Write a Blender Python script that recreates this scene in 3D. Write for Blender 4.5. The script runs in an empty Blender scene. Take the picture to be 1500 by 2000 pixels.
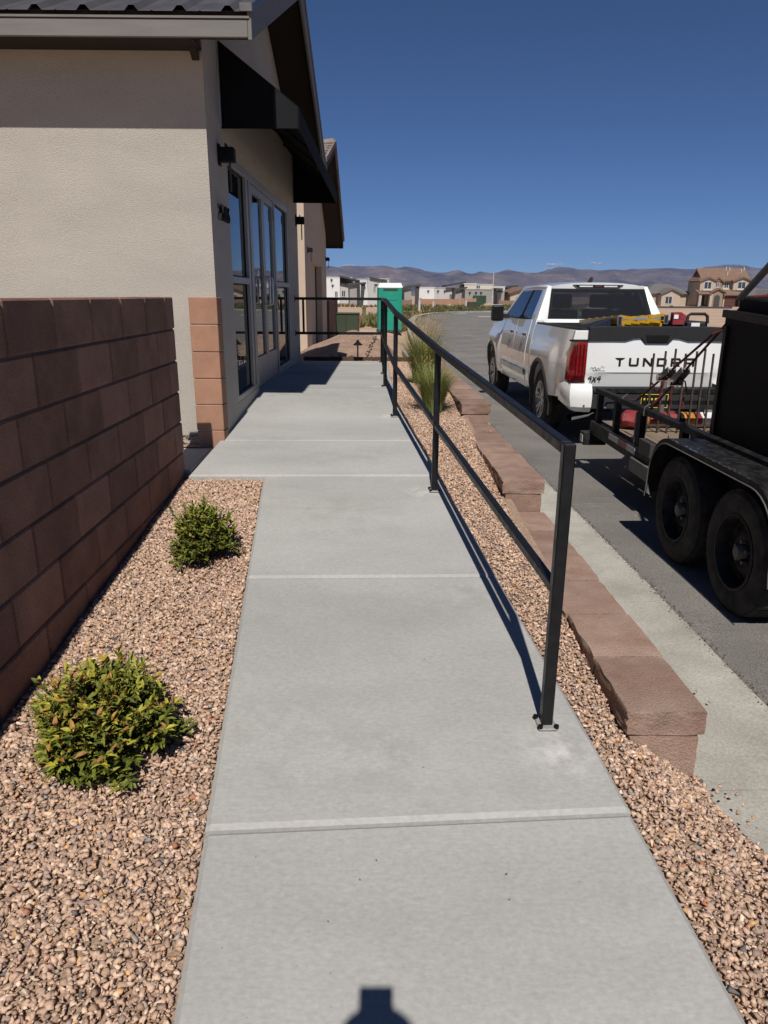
import bpy, bmesh, math, random
import numpy as np
from mathutils import Vector, Matrix, noise

rnd = random.Random(7)
rng = np.random.default_rng(11)
scene = bpy.context.scene
COL = scene.collection
R = math.radians

# ------------------------------------------------------------------ camera
EYE = Vector((0.0, 0.0, 1.11))
FPX = 1400.0                       # focal length in pixels of the 1500 x 2000 photograph
CM = Matrix(((9.99707658e-01, -3.38422401e-04, 2.41761209e-02),
             (-2.32368621e-02, -2.89777339e-01, 9.56811968e-01),
             (6.68188538e-03, -9.57094028e-01, -2.89700489e-01)))   # columns: right, down, forward
cam_d = bpy.data.cameras.new('camera')
cam = bpy.data.objects.new('camera', cam_d)
COL.objects.link(cam)
right, down, fwd = CM.col[0], CM.col[1], CM.col[2]
cam.matrix_world = Matrix(((right[0], -down[0], -fwd[0], EYE[0]),
                           (right[1], -down[1], -fwd[1], EYE[1]),
                           (right[2], -down[2], -fwd[2], EYE[2]),
                           (0, 0, 0, 1)))
cam_d.sensor_fit = 'VERTICAL'
cam_d.sensor_height = 36.0
cam_d.lens = FPX / 2000.0 * 36.0
cam_d.clip_start = 0.02
cam_d.clip_end = 60000.0
scene.camera = cam

def at(px, py, Y):
    """photo pixel -> point of the place at distance Y down the street"""
    d = CM @ Vector(((px - 750) / FPX, (py - 1000) / FPX, 1.0))
    return EYE + d * (Y / d.y)

# ------------------------------------------------------------------ sky, sun, exposure
SUN_EL, SUN_AZ = R(50.5), R(2.2)      # shadows fall up the street, a touch to the right
to_sun = Vector((-math.sin(SUN_AZ) * math.cos(SUN_EL), -math.cos(SUN_AZ) * math.cos(SUN_EL), math.sin(SUN_EL)))
world = bpy.data.worlds.new('World')
scene.world = world
world.use_nodes = True
wn = world.node_tree
wn.nodes.clear()
w_out = wn.nodes.new('ShaderNodeOutputWorld')
w_bg = wn.nodes.new('ShaderNodeBackground')
w_sky = wn.nodes.new('ShaderNodeTexSky')
w_sky.sky_type = 'NISHITA'
w_sky.sun_disc = False
w_sky.sun_elevation = SUN_EL
w_sky.sun_rotation = R(180.0) + SUN_AZ
w_sky.altitude = 1600.0
w_sky.air_density = 0.62
w_sky.dust_density = 0.0
w_sky.ozone_density = 10.0
w_bg.inputs['Strength'].default_value = 0.063
wn.links.new(w_sky.outputs[0], w_bg.inputs[0])
wn.links.new(w_bg.outputs[0], w_out.inputs[0])

sun_d = bpy.data.lights.new('sun', 'SUN')
sun_d.energy = 4.65
sun_d.angle = R(0.53)
sun_d.color = (1.0, 0.955, 0.88)
sun = bpy.data.objects.new('sun', sun_d)
sun.rotation_euler = to_sun.to_track_quat('Z', 'Y').to_euler()
sun.location = (0, -20, 40)
COL.objects.link(sun)

vs = scene.view_settings
scene.display_settings.display_device = 'sRGB'
vs.view_transform = 'Standard'
vs.look = 'None'
vs.exposure = 0.0
vs.gamma = 1.0
vs.use_curve_mapping = False
cy = scene.cycles
cy.max_bounces = 8
cy.diffuse_bounces = 2
cy.glossy_bounces = 4
cy.transparent_max_bounces = 16
cy.transmission_bounces = 6
cy.use_denoising = True
cy.sample_clamp_indirect = 6.0

# ------------------------------------------------------------------ helpers: objects
PMAT = {}
def thing(name, label, cat, loc=(0, 0, 0), rotz=0.0, group=None):
    o = bpy.data.objects.new(name, None)
    o.empty_display_size = 0.2
    o.location = loc
    o.rotation_euler = (0, 0, rotz)
    COL.objects.link(o)
    PMAT[o.name] = Matrix.Translation(Vector(loc)) @ Matrix.Rotation(rotz, 4, 'Z')
    return tag(o, label, cat, group)

def tag(o, label=None, cat=None, group=None, kind=None):
    if label: o['label'] = label
    if cat: o['category'] = cat
    if group: o['group'] = group
    if kind: o['kind'] = kind
    return o

def link(name, me, parent=None, world_space=False):
    o = bpy.data.objects.new(name, me)
    COL.objects.link(o)
    if parent is not None:
        o.parent = parent
        if world_space and parent.name in PMAT:
            o.matrix_parent_inverse = PMAT[parent.name].inverted()
    return o

def copy_tree(o, parent=None):
    c = o.copy()
    COL.objects.link(c)
    if parent is not None:
        c.parent = parent
    for ch in list(o.children):
        copy_tree(ch, c)
    return c

class G:
    """collects faces for one mesh"""
    def __init__(s):
        s.v, s.f = [], []
    def add(s, vs_, fs):
        n = len(s.v)
        s.v += [tuple(p) for p in vs_]
        s.f += [tuple(i + n for i in f) for f in fs]
        return s
    def box(s, x0, x1, y0, y1, z0, z1):
        return s.add([(x0, y0, z0), (x1, y0, z0), (x1, y1, z0), (x0, y1, z0),
                      (x0, y0, z1), (x1, y0, z1), (x1, y1, z1), (x0, y1, z1)],
                     [(0, 3, 2, 1), (4, 5, 6, 7), (0, 1, 5, 4), (1, 2, 6, 5), (2, 3, 7, 6), (3, 0, 4, 7)])
    def bar(s, p0, p1, w, h=None, up=(0, 0, 1), ext=0.0):
        h = h or w
        p0, p1 = Vector(p0), Vector(p1)
        d = (p1 - p0).normalized()
        p0, p1 = p0 - d * ext, p1 + d * ext
        up = Vector(up)
        if abs(d.dot(up)) > 0.98: up = Vector((0, 1, 0))
        sx = d.cross(up).normalized() * (w / 2)
        sz = sx.cross(d).normalized() * (h / 2)
        c = [-sx - sz, sx - sz, sx + sz, -sx + sz]
        return s.add([p0 + k for k in c] + [p1 + k for k in c],
                     [(3, 2, 1, 0), (4, 5, 6, 7), (0, 1, 5, 4), (1, 2, 6, 5), (2, 3, 7, 6), (3, 0, 4, 7)])
    def cyl(s, p0, p1, r0, r1=None, n=14, caps=True):
        r1 = r0 if r1 is None else r1
        p0, p1 = Vector(p0), Vector(p1)
        d = (p1 - p0).normalized()
        a = d.orthogonal().normalized()
        b = d.cross(a)
        vv, ff = [], []
        for k in range(n):
            t = 2 * math.pi * k / n
            u = a * math.cos(t) + b * math.sin(t)
            vv += [p0 + u * r0, p1 + u * r1]
        for k in range(n):
            j = (k + 1) % n
            ff.append((2 * k, 2 * j, 2 * j + 1, 2 * k + 1))
        if caps:
            ff.append(tuple(2 * k for k in reversed(range(n))))
            ff.append(tuple(2 * k + 1 for k in range(n)))
        return s.add(vv, ff)
    def tube(s, pts, r, n=8, caps=True):
        pts = [Vector(p) for p in pts]
        m = len(pts)
        rr = r if isinstance(r, (list, tuple)) else [r] * m
        vv, ff = [], []
        a = None
        for i, p in enumerate(pts):
            d = (pts[min(i + 1, m - 1)] - pts[max(i - 1, 0)]).normalized()
            a = d.orthogonal().normalized() if a is None else (a - d * a.dot(d)).normalized()
            b = d.cross(a)
            for k in range(n):
                t = 2 * math.pi * k / n
                vv.append(p + (a * math.cos(t) + b * math.sin(t)) * rr[i])
        for i in range(m - 1):
            for k in range(n):
                j = (k + 1) % n
                ff.append((i * n + k, i * n + j, (i + 1) * n + j, (i + 1) * n + k))
        if caps:
            ff.append(tuple(reversed(range(n))))
            ff.append(tuple((m - 1) * n + k for k in range(n)))
        return s.add(vv, ff)
    def prism(s, poly, a0, a1, axis='y'):
        """poly in the two remaining axes, extruded along axis"""
        def P(u, w, a):
            return {'x': (a, u, w), 'y': (u, a, w), 'z': (u, w, a)}[axis]
        n = len(poly)
        vv = [P(u, w, a0) for u, w in poly] + [P(u, w, a1) for u, w in poly]
        ff = [tuple(range(n)), tuple(reversed(range(n, 2 * n)))]
        ff += [(i, (i + 1) % n, n + (i + 1) % n, n + i) for i in range(n)]
        return s.add(vv, ff)
    def lathe(s, prof, c, axis='x', n=32, closed=False):
        """prof: (radius, offset along axis)"""
        vv, ff = [], []
        m = len(prof)
        for k in range(n):
            t = 2 * math.pi * k / n
            ca, sa = math.cos(t), math.sin(t)
            for r_, h in prof:
                if axis == 'x': vv.append((c[0] + h, c[1] + r_ * ca, c[2] + r_ * sa))
                elif axis == 'y': vv.append((c[0] + r_ * ca, c[1] + h, c[2] + r_ * sa))
                else: vv.append((c[0] + r_ * ca, c[1] + r_ * sa, c[2] + h))
        for k in range(n):
            j = (k + 1) % n
            for i in range(m if closed else m - 1):
                i2 = (i + 1) % m
                ff.append((k * m + i, j * m + i, j * m + i2, k * m + i2))
        return s.add(vv, ff)
    def grid(s, fn, us, ws):
        us, ws = list(us), list(ws)
        n = len(ws)
        vv = [fn(u, w) for u in us for w in ws]
        ff = [(i * n + j, (i + 1) * n + j, (i + 1) * n + j + 1, i * n + j + 1)
              for i in range(len(us) - 1) for j in range(n - 1)]
        return s.add(vv, ff)
    def mesh(s, name, mat=None, bevel=0.0, smooth=False, seg=1, angle=35, weld=False):
        bm = bmesh.new()
        vv = [bm.verts.new(p) for p in s.v]
        for f in s.f:
            try: bm.faces.new([vv[i] for i in f])
            except ValueError: pass
        if weld:
            bmesh.ops.remove_doubles(bm, verts=bm.verts, dist=1e-5)
        bmesh.ops.recalc_face_normals(bm, faces=bm.faces)
        if bevel > 0:
            bm.normal_update()
            es = [e for e in bm.edges if len(e.link_faces) == 2 and e.calc_face_angle(0) > R(30)]
            bmesh.ops.bevel(bm, geom=es, offset=bevel, segments=seg, affect='EDGES', clamp_overlap=True, profile=0.5)
        me = bpy.data.meshes.new(name)
        bm.to_mesh(me)
        bm.free()
        if mat is not None: me.materials.append(mat)
        if smooth:
            me.polygons.foreach_set('use_smooth', [True] * len(me.polygons))
            me.set_sharp_from_angle(angle=R(angle))
        return me
    def build(s, name, mat=None, parent=None, bevel=0.0, smooth=False, seg=1, ws=False, angle=35, weld=False):
        return link(name, s.mesh(name, mat, bevel, smooth, seg, angle, weld), parent, ws)

def struct(o):
    o['kind'] = 'structure'
    return o

# ------------------------------------------------------------------ helpers: materials
def pm(name, col, rough=0.8, metal=0.0, var=0.12, scale=6.0, fine=0.0, fscale=90.0, bump=0.0, bscale=80.0,
       bdist=0.004, spec=0.3, coat=0.0, rand=0.0, stretch=(1, 1, 1), col2=None, c2scale=2.0, c2w=0.5,
       attr=None, emit=None, rvar=0.0):
    m = bpy.data.materials.new(name)
    m.use_nodes = True
    nt = m.node_tree
    N, L = nt.nodes, nt.links
    bs = N['Principled BSDF']
    geo = N.new('ShaderNodeNewGeometry')
    mp = N.new('ShaderNodeMapping')
    mp.inputs['Scale'].default_value = stretch
    L.new(geo.outputs['Position'], mp.inputs['Vector'])
    def nz(sc, det=4.0, rg=0.55):
        n = N.new('ShaderNodeTexNoise')
        n.inputs['Scale'].default_value = sc
        n.inputs['Detail'].default_value = det
        n.inputs['Roughness'].default_value = rg
        L.new(mp.outputs[0], n.inputs['Vector'])
        return n
    def rng_(src, lo, hi, a=0.3, b=0.7):
        r_ = N.new('ShaderNodeMapRange')
        r_.inputs['From Min'].default_value = a
        r_.inputs['From Max'].default_value = b
        r_.inputs['To Min'].default_value = lo
        r_.inputs['To Max'].default_value = hi
        L.new(src, r_.inputs['Value'])
        return r_.outputs[0]
    def mul(a, b):
        x = N.new('ShaderNodeVectorMath'); x.operation = 'SCALE'
        L.new(a, x.inputs[0]); L.new(b, x.inputs['Scale'])
        return x.outputs[0]
    if attr:
        an = N.new('ShaderNodeAttribute'); an.attribute_name = attr
        c = an.outputs['Color']
    else:
        cn = N.new('ShaderNodeRGB'); cn.outputs[0].default_value = (*col, 1)
        c = cn.outputs[0]
    if col2:
        mx = N.new('ShaderNodeMix'); mx.data_type = 'RGBA'
        n2 = nz(c2scale, 5.0, 0.6)
        L.new(rng_(n2.outputs['Fac'], 0, 1, 0.5 - c2w * 0.3, 0.5 + c2w * 0.3), mx.inputs[0])
        L.new(c, mx.inputs[6]); mx.inputs[7].default_value = (*col2, 1)
        c = mx.outputs[2]
    if var: c = mul(c, rng_(nz(scale).outputs['Fac'], 1 - var, 1 + var))
    if fine: c = mul(c, rng_(nz(fscale, 2.0).outputs['Fac'], 1 - fine, 1 + fine))
    if rand:
        oi = N.new('ShaderNodeObjectInfo')
        c = mul(c, rng_(oi.outputs['Random'], 1 - rand, 1 + rand, 0, 1))
    L.new(c, bs.inputs['Base Color'])
    bs.inputs['Roughness'].default_value = rough
    if rvar: L.new(rng_(nz(scale * 2.0).outputs['Fac'], max(0.02, rough - rvar), min(1, rough + rvar)), bs.inputs['Roughness'])
    bs.inputs['Metallic'].default_value = metal
    bs.inputs['Specular IOR Level'].default_value = spec
    if coat:
        bs.inputs['Coat Weight'].default_value = coat
        bs.inputs['Coat Roughness'].default_value = 0.03
    if bump:
        bn = N.new('ShaderNodeBump')
        bn.inputs['Strength'].default_value = bump
        bn.inputs['Distance'].default_value = bdist
        L.new(nz(bscale, 4.0, 0.6).outputs['Fac'], bn.inputs['Height'])
        L.new(bn.outputs[0], bs.inputs['Normal'])
    if emit:
        bs.inputs['Emission Color'].default_value = (*emit, 1)
        bs.inputs['Emission Strength'].default_value = 1.0
    m.diffuse_color = (*col, 1)
    return m

def glass_mat(name, tint, gloss_ior=1.5, alpha=0.3, rough=0.01):
    """dark window film: tinted see-through layer under a Fresnel reflection"""
    m = bpy.data.materials.new(name); m.use_nodes = True
    nt = m.node_tree; N, L = nt.nodes, nt.links
    N.remove(N['Principled BSDF'])
    out = N['Material Output']
    tr = N.new('ShaderNodeBsdfTransparent'); tr.inputs[0].default_value = (*[t * alpha for t in tint], 1)
    df = N.new('ShaderNodeBsdfDiffuse'); df.inputs[0].default_value = (*[t * 0.03 for t in tint], 1)
    ad = N.new('ShaderNodeAddShader')
    gl = N.new('ShaderNodeBsdfGlossy'); gl.inputs['Roughness'].default_value = rough
    gl.inputs['Color'].default_value = (0.95, 0.97, 1.0, 1)
    fr = N.new('ShaderNodeFresnel'); fr.inputs[0].default_value = gloss_ior
    mx = N.new('ShaderNodeMixShader')
    L.new(tr.outputs[0], ad.inputs[0]); L.new(df.outputs[0], ad.inputs[1])
    L.new(fr.outputs[0], mx.inputs[0]); L.new(ad.outputs[0], mx.inputs[1]); L.new(gl.outputs[0], mx.inputs[2])
    L.new(mx.outputs[0], out.inputs[0])
    return m

M = {}
M['stucco'] = pm('stucco', (0.439, 0.402, 0.352), 0.92, var=0.06, scale=1.5, fine=0.11, fscale=110, bump=0.8, bscale=85, bdist=0.008, spec=0.15, stretch=(1, 1, 2.6))
M['stucco_tan'] = pm('stucco_tan', (0.50, 0.40, 0.31), 0.92, var=0.06, scale=2, fine=0.05, fscale=140, bump=0.4, bscale=130, spec=0.15)
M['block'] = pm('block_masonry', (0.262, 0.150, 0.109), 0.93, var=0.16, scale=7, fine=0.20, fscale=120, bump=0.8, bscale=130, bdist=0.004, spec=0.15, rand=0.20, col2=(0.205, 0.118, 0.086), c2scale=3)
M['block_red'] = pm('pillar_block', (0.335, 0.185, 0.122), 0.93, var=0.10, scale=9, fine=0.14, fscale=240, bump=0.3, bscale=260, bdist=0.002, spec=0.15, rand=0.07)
M['mortar'] = pm('mortar', (0.13, 0.085, 0.068), 0.95, var=0.1, scale=20, bump=0.3, bscale=200, spec=0.1)
M['mortar_light'] = pm('mortar_light', (0.45, 0.40, 0.36), 0.95, var=0.1, scale=20, bump=0.3, bscale=200, spec=0.1)
M['cap'] = pm('cap_stone', (0.27, 0.172, 0.132), 0.95, var=0.12, scale=9, fine=0.13, fscale=170, bump=0.9, bscale=110, bdist=0.007, spec=0.12, rand=0.15, col2=(0.33, 0.232, 0.185), c2scale=5, c2w=0.5)
M['curb'] = pm('curb_concrete', (0.45, 0.43, 0.385), 0.92, var=0.14, scale=3, fine=0.16, fscale=90, bump=0.35, bscale=100, spec=0.2, col2=(0.34, 0.315, 0.275), c2scale=2.2, c2w=0.6)
M['asphalt'] = pm('asphalt', (0.168, 0.156, 0.145), 0.94, var=0.18, scale=1.2, fine=0.45, fscale=150, bump=0.8, bscale=150, bdist=0.004, spec=0.2, col2=(0.215, 0.20, 0.185), c2scale=0.5, c2w=0.7)
def scuffed(m):
    # pale dusty tyre scuffs on the asphalt
    nt = m.node_tree; N, L = nt.nodes, nt.links
    bs = N['Principled BSDF']; src = bs.inputs['Base Color'].links[0].from_socket
    geo = N.new('ShaderNodeNewGeometry')
    def nz(sc, st):
        mp = N.new('ShaderNodeMapping'); mp.inputs['Scale'].default_value = st
        L.new(geo.outputs['Position'], mp.inputs['Vector'])
        n = N.new('ShaderNodeTexNoise'); n.inputs['Scale'].default_value = sc; n.inputs['Detail'].default_value = 5; n.inputs['Roughness'].default_value = 0.65
        L.new(mp.outputs[0], n.inputs['Vector']); return n.outputs['Fac']
    def mr(s_, a, b, lo, hi):
        r_ = N.new('ShaderNodeMapRange')
        for k, v_ in zip(('From Min', 'From Max', 'To Min', 'To Max'), (a, b, lo, hi)): r_.inputs[k].default_value = v_
        L.new(s_, r_.inputs['Value']); return r_.outputs[0]
    a, b = mr(nz(1.1, (1, 1, 1)), 0.52, 0.66, 0, 1), mr(nz(9.0, (0.35, 1.6, 1)), 0.52, 0.62, 0, 0.55)
    x = N.new('ShaderNodeMath'); x.operation = 'MULTIPLY'; L.new(a, x.inputs[0]); L.new(b, x.inputs[1])
    mx = N.new('ShaderNodeMix'); mx.data_type = 'RGBA'
    L.new(x.outputs[0], mx.inputs[0]); L.new(src, mx.inputs[6]); mx.inputs[7].default_value = (0.33, 0.31, 0.285, 1)
    L.new(mx.outputs[2], bs.inputs['Base Color'])
scuffed(M['asphalt'])
M['dirt'] = pm('desert_dirt', (0.50, 0.36, 0.26), 0.97, var=0.14, scale=0.6, fine=0.14, fscale=14, bump=0.4, bscale=8, bdist=0.05, spec=0.1, col2=(0.42, 0.30, 0.22), c2scale=0.12)
M['mound'] = pm('loose_dirt', (0.36, 0.245, 0.185), 0.97, var=0.16, scale=4, fine=0.2, fscale=40, bump=1.0, bscale=16, bdist=0.06, spec=0.1)
M['black_steel'] = pm('black_powder_coat', (0.008, 0.008, 0.009), 0.45, var=0.25, scale=14, spec=0.35, bump=0.06, bscale=300, bdist=0.001, rvar=0.1)
M['flat_black'] = pm('flat_black', (0.006, 0.006, 0.0065), 0.7, var=0.3, scale=9, spec=0.2)
M['worn_black'] = pm('worn_black_paint', (0.008, 0.008, 0.009), 0.58, var=0.4, scale=10, spec=0.22, col2=(0.02, 0.02, 0.021), c2scale=18, c2w=0.25, rvar=0.12)
M['awning'] = pm('awning_canvas', (0.007, 0.007, 0.009), 0.85, var=0.2, scale=8, spec=0.12, bump=0.15, bscale=400, bdist=0.001)
M['awning_return'] = pm('awning_return', (0.012, 0.012, 0.014), 0.8, var=0.15, scale=8, spec=0.15)
M['plate_steel'] = pm('plate_steel', (0.30, 0.295, 0.285), 0.55, var=0.2, scale=40)
M['fascia'] = pm('fascia_paint', (0.165, 0.155, 0.140), 0.6, var=0.10, scale=4, spec=0.3, stretch=(0.6, 1, 6), bump=0.15, bscale=40)
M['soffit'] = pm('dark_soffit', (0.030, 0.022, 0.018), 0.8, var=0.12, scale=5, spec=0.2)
M['metal_roof'] = pm('metal_roof', (0.16, 0.145, 0.14), 0.38, metal=0.55, var=0.10, scale=3, spec=0.5, rvar=0.08)
M['frame_alu'] = pm('storefront_frame', (0.33, 0.315, 0.295), 0.45, metal=0.35, var=0.05, scale=6, spec=0.5)
M['glass'] = glass_mat('storefront_glass', (0.55, 0.6, 0.62), 1.62, 0.35)
M['car_glass'] = glass_mat('tinted_car_glass', (0.50, 0.52, 0.56), 1.5, 0.75)
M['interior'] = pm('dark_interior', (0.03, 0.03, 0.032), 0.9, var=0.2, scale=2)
M['white_paint'] = pm('white_car_paint', (0.80, 0.80, 0.79), 0.28, var=0.015, scale=2, spec=0.5, coat=1.0)
M['black_plastic'] = pm('black_plastic', (0.018, 0.018, 0.019), 0.55, var=0.15, scale=20, spec=0.4, bump=0.1, bscale=500, bdist=0.001)
M['trim_grey'] = pm('grey_trim', (0.05, 0.048, 0.046), 0.6, var=0.1, scale=20, spec=0.35)
M['chrome'] = pm('chrome', (0.75, 0.75, 0.76), 0.12, metal=1.0, var=0.02, scale=8)
M['alloy'] = pm('alloy_wheel', (0.42, 0.42, 0.43), 0.32, metal=0.85, var=0.06, scale=20)
M['rubber'] = pm('tyre_rubber', (0.022, 0.021, 0.020), 0.85, var=0.25, scale=16, spec=0.25, col2=(0.045, 0.042, 0.038), c2scale=8)
M['red_lamp'] = pm('red_lamp_lens', (0.20, 0.004, 0.007), 0.15, var=0.2, scale=18, spec=0.6, coat=1.0)
M['dark_red'] = pm('dark_red_lens', (0.055, 0.002, 0.003), 0.2, var=0.1, scale=18, spec=0.6, coat=1.0)
M['clear_lamp'] = pm('clear_lamp_lens', (0.7, 0.7, 0.7), 0.12, var=0.1, scale=30, spec=0.6, coat=1.0)
M['ladder_yellow'] = pm('yellow_fibreglass', (0.47, 0.265, 0.012), 0.4, var=0.12, scale=25, spec=0.4)
M['aluminium'] = pm('aluminium', (0.62, 0.63, 0.65), 0.35, metal=0.9, var=0.08, scale=30)
M['plate_yellow'] = pm('plate_yellow', (0.75, 0.58, 0.08), 0.5, var=0.04, scale=20)
M['strap'] = pm('strap_webbing', (0.045, 0.016, 0.015), 0.85, var=0.3, scale=60, col2=(0.16, 0.025, 0.022), c2scale=16, c2w=0.4)
M['rust'] = pm('rusty_steel', (0.075, 0.048, 0.036), 0.8, var=0.35, scale=30, col2=(0.03, 0.024, 0.02), c2scale=12)
M['bag_red'] = pm('red_bag', (0.24, 0.035, 0.04), 0.5, var=0.25, scale=22, bump=0.4, bscale=30, bdist=0.01)
M['bag_orange'] = pm('orange_bag', (0.45, 0.19, 0.03), 0.5, var=0.2, scale=22)
M['bag_white'] = pm('white_bag', (0.68, 0.66, 0.63), 0.5, var=0.1, scale=22)
M['wood'] = pm('weathered_plank', (0.22, 0.165, 0.12), 0.9, var=0.25, scale=6, stretch=(5, 0.7, 5), bump=0.3, bscale=30)
M['tape_white'] = pm('reflective_white', (0.42, 0.41, 0.40), 0.45, var=0.1, scale=30)
M['tape_red'] = pm('reflective_red', (0.22, 0.075, 0.07), 0.45, var=0.1, scale=30)
M['grey_steel'] = pm('grey_steel', (0.13, 0.125, 0.12), 0.6, var=0.2, scale=15, rvar=0.1)
M['teal'] = pm('teal_plastic', (0.012, 0.265, 0.185), 0.5, var=0.06, scale=3, spec=0.4)
M['white_plastic'] = pm('white_plastic', (0.78, 0.79, 0.78), 0.5, var=0.04, scale=4)
M['util_green'] = pm('utility_green', (0.042, 0.056, 0.032), 0.6, var=0.12, scale=2)
M['pvc_red'] = pm('red_conduit', (0.33, 0.10, 0.06), 0.6, var=0.1, scale=6)
M['tile'] = pm('roof_tile', (0.215, 0.175, 0.15), 0.9, var=0.14, scale=5, rand=0.18, bump=0.3, bscale=60)
M['tile_far'] = pm('far_roof_tile', (0.20, 0.125, 0.09), 0.95, var=0.16, scale=1.6, fine=0.12, fscale=9, stretch=(1, 1, 3))
M['shingle_grey'] = pm('far_grey_roof', (0.14, 0.135, 0.13), 0.95, var=0.14, scale=1.6, stretch=(1, 1, 3))
M['h_white'] = pm('white_render', (0.66, 0.66, 0.65), 0.95, var=0.03, scale=0.5)
M['h_grey'] = pm('grey_render', (0.30, 0.285, 0.265), 0.95, var=0.04, scale=0.5)
M['h_ltgrey'] = pm('light_grey_render', (0.47, 0.465, 0.455), 0.95, var=0.04, scale=0.5)
M['h_dark'] = pm('dark_cladding', (0.06, 0.058, 0.058), 0.85, var=0.08, scale=0.6)
M['h_tan'] = pm('tan_render', (0.44, 0.36, 0.285), 0.95, var=0.05, scale=0.5)
M['h_brown'] = pm('brown_render', (0.27, 0.205, 0.16), 0.95, var=0.05, scale=0.5)
M['h_cream'] = pm('cream_render', (0.56, 0.52, 0.45), 0.95, var=0.04, scale=0.5)
M['h_pane'] = pm('far_window_pane', (0.035, 0.045, 0.055), 0.12, var=0.3, scale=0.6, spec=0.6)
M['h_garage'] = pm('garage_door_brown', (0.11, 0.045, 0.035), 0.7, var=0.1, scale=2)
M['h_wall'] = pm('far_block_wall', (0.33, 0.19, 0.13), 0.95, var=0.08, scale=0.7)
M['h_wallbr'] = pm('far_block_wall_brown', (0.22, 0.15, 0.11), 0.95, var=0.08, scale=0.7)
M['h_fence'] = pm('green_screen', (0.03, 0.065, 0.04), 0.9, var=0.15, scale=1)
M['mountain'] = pm('desert_mountain', (0.19, 0.142, 0.112), 1.0, var=0.35, scale=0.006, fine=0.25, fscale=0.03, spec=0.0, col2=(0.075, 0.066, 0.058), c2scale=0.0022, c2w=0.5, stretch=(1, 0.5, 3))
def cloud_mat():
    m = bpy.data.materials.new('cloud_vapour'); m.use_nodes = True
    nt = m.node_tree; N, L = nt.nodes, nt.links
    N.remove(N['Principled BSDF'])
    d = N.new('ShaderNodeBsdfDiffuse'); d.inputs[0].default_value = (.9, .9, .9, 1)
    t = N.new('ShaderNodeBsdfTranslucent'); t.inputs[0].default_value = (.9, .9, .9, 1)
    a = N.new('ShaderNodeMixShader'); a.inputs[0].default_value = 0.5
    tr = N.new('ShaderNodeBsdfTransparent')
    lw = N.new('ShaderNodeLayerWeight'); lw.inputs[0].default_value = 0.35
    mr = N.new('ShaderNodeMapRange'); mr.inputs['To Min'].default_value = 0.55; mr.inputs['To Max'].default_value = 1.0
    mx = N.new('ShaderNodeMixShader')
    L.new(d.outputs[0], a.inputs[1]); L.new(t.outputs[0], a.inputs[2])
    L.new(lw.outputs['Facing'], mr.inputs['Value']); L.new(mr.outputs[0], mx.inputs[0])
    L.new(a.outputs[0], mx.inputs[1]); L.new(tr.outputs[0], mx.inputs[2])
    L.new(mx.outputs[0], N['Material Output'].inputs[0])
    return m
M['cloud'] = cloud_mat()
M['gravel'] = pm('gravel_stone', (0.5, 0.33, 0.24), 0.9, var=0.10, scale=120, attr='tint', spec=0.2, bump=0.3, bscale=300, bdist=0.001)
M['grit'] = pm('gravel_bed', (0.34, 0.235, 0.17), 0.97, var=0.3, scale=60, fine=0.3, fscale=260, bump=0.6, bscale=180, bdist=0.006)
M['leaf'] = pm('leaf', (0.07, 0.11, 0.02), 0.55, var=0.15, scale=60, attr='tint', spec=0.25)
M['grass'] = pm('grass_blade', (0.1, 0.12, 0.03), 0.6, var=0.1, scale=40, attr='tint', spec=0.3)
M['stem'] = pm('stem_brown', (0.10, 0.065, 0.04), 0.9, var=0.2, scale=40)
M['weed'] = pm('desert_weed', (0.085, 0.10, 0.035), 0.9, var=0.3, scale=2.5, col2=(0.16, 0.14, 0.06), c2scale=0.5)
M['edging'] = pm('brown_edging', (0.085, 0.05, 0.035), 0.8, var=0.2, scale=10)
M['text_dark'] = pm('dark_vinyl', (0.012, 0.012, 0.013), 0.5, var=0.05)
M['text_grey'] = pm('grey_vinyl', (0.10, 0.10, 0.10), 0.6, var=0.05)
M['text_pale'] = pm('pale_vinyl', (0.35, 0.40, 0.48), 0.6, var=0.05)
M['skin'] = pm('skin', (0.45, 0.25, 0.17), 0.6, var=0.05)
M['shirt'] = pm('shirt_cloth', (0.05, 0.07, 0.13), 0.9, var=0.1, scale=20)
M['jeans'] = pm('jeans_cloth', (0.04, 0.055, 0.10), 0.9, var=0.15, scale=20)
M['blanket'] = pm('navy_plastic_sheet', (0.012, 0.016, 0.032), 0.5, var=0.3, scale=8)

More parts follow.
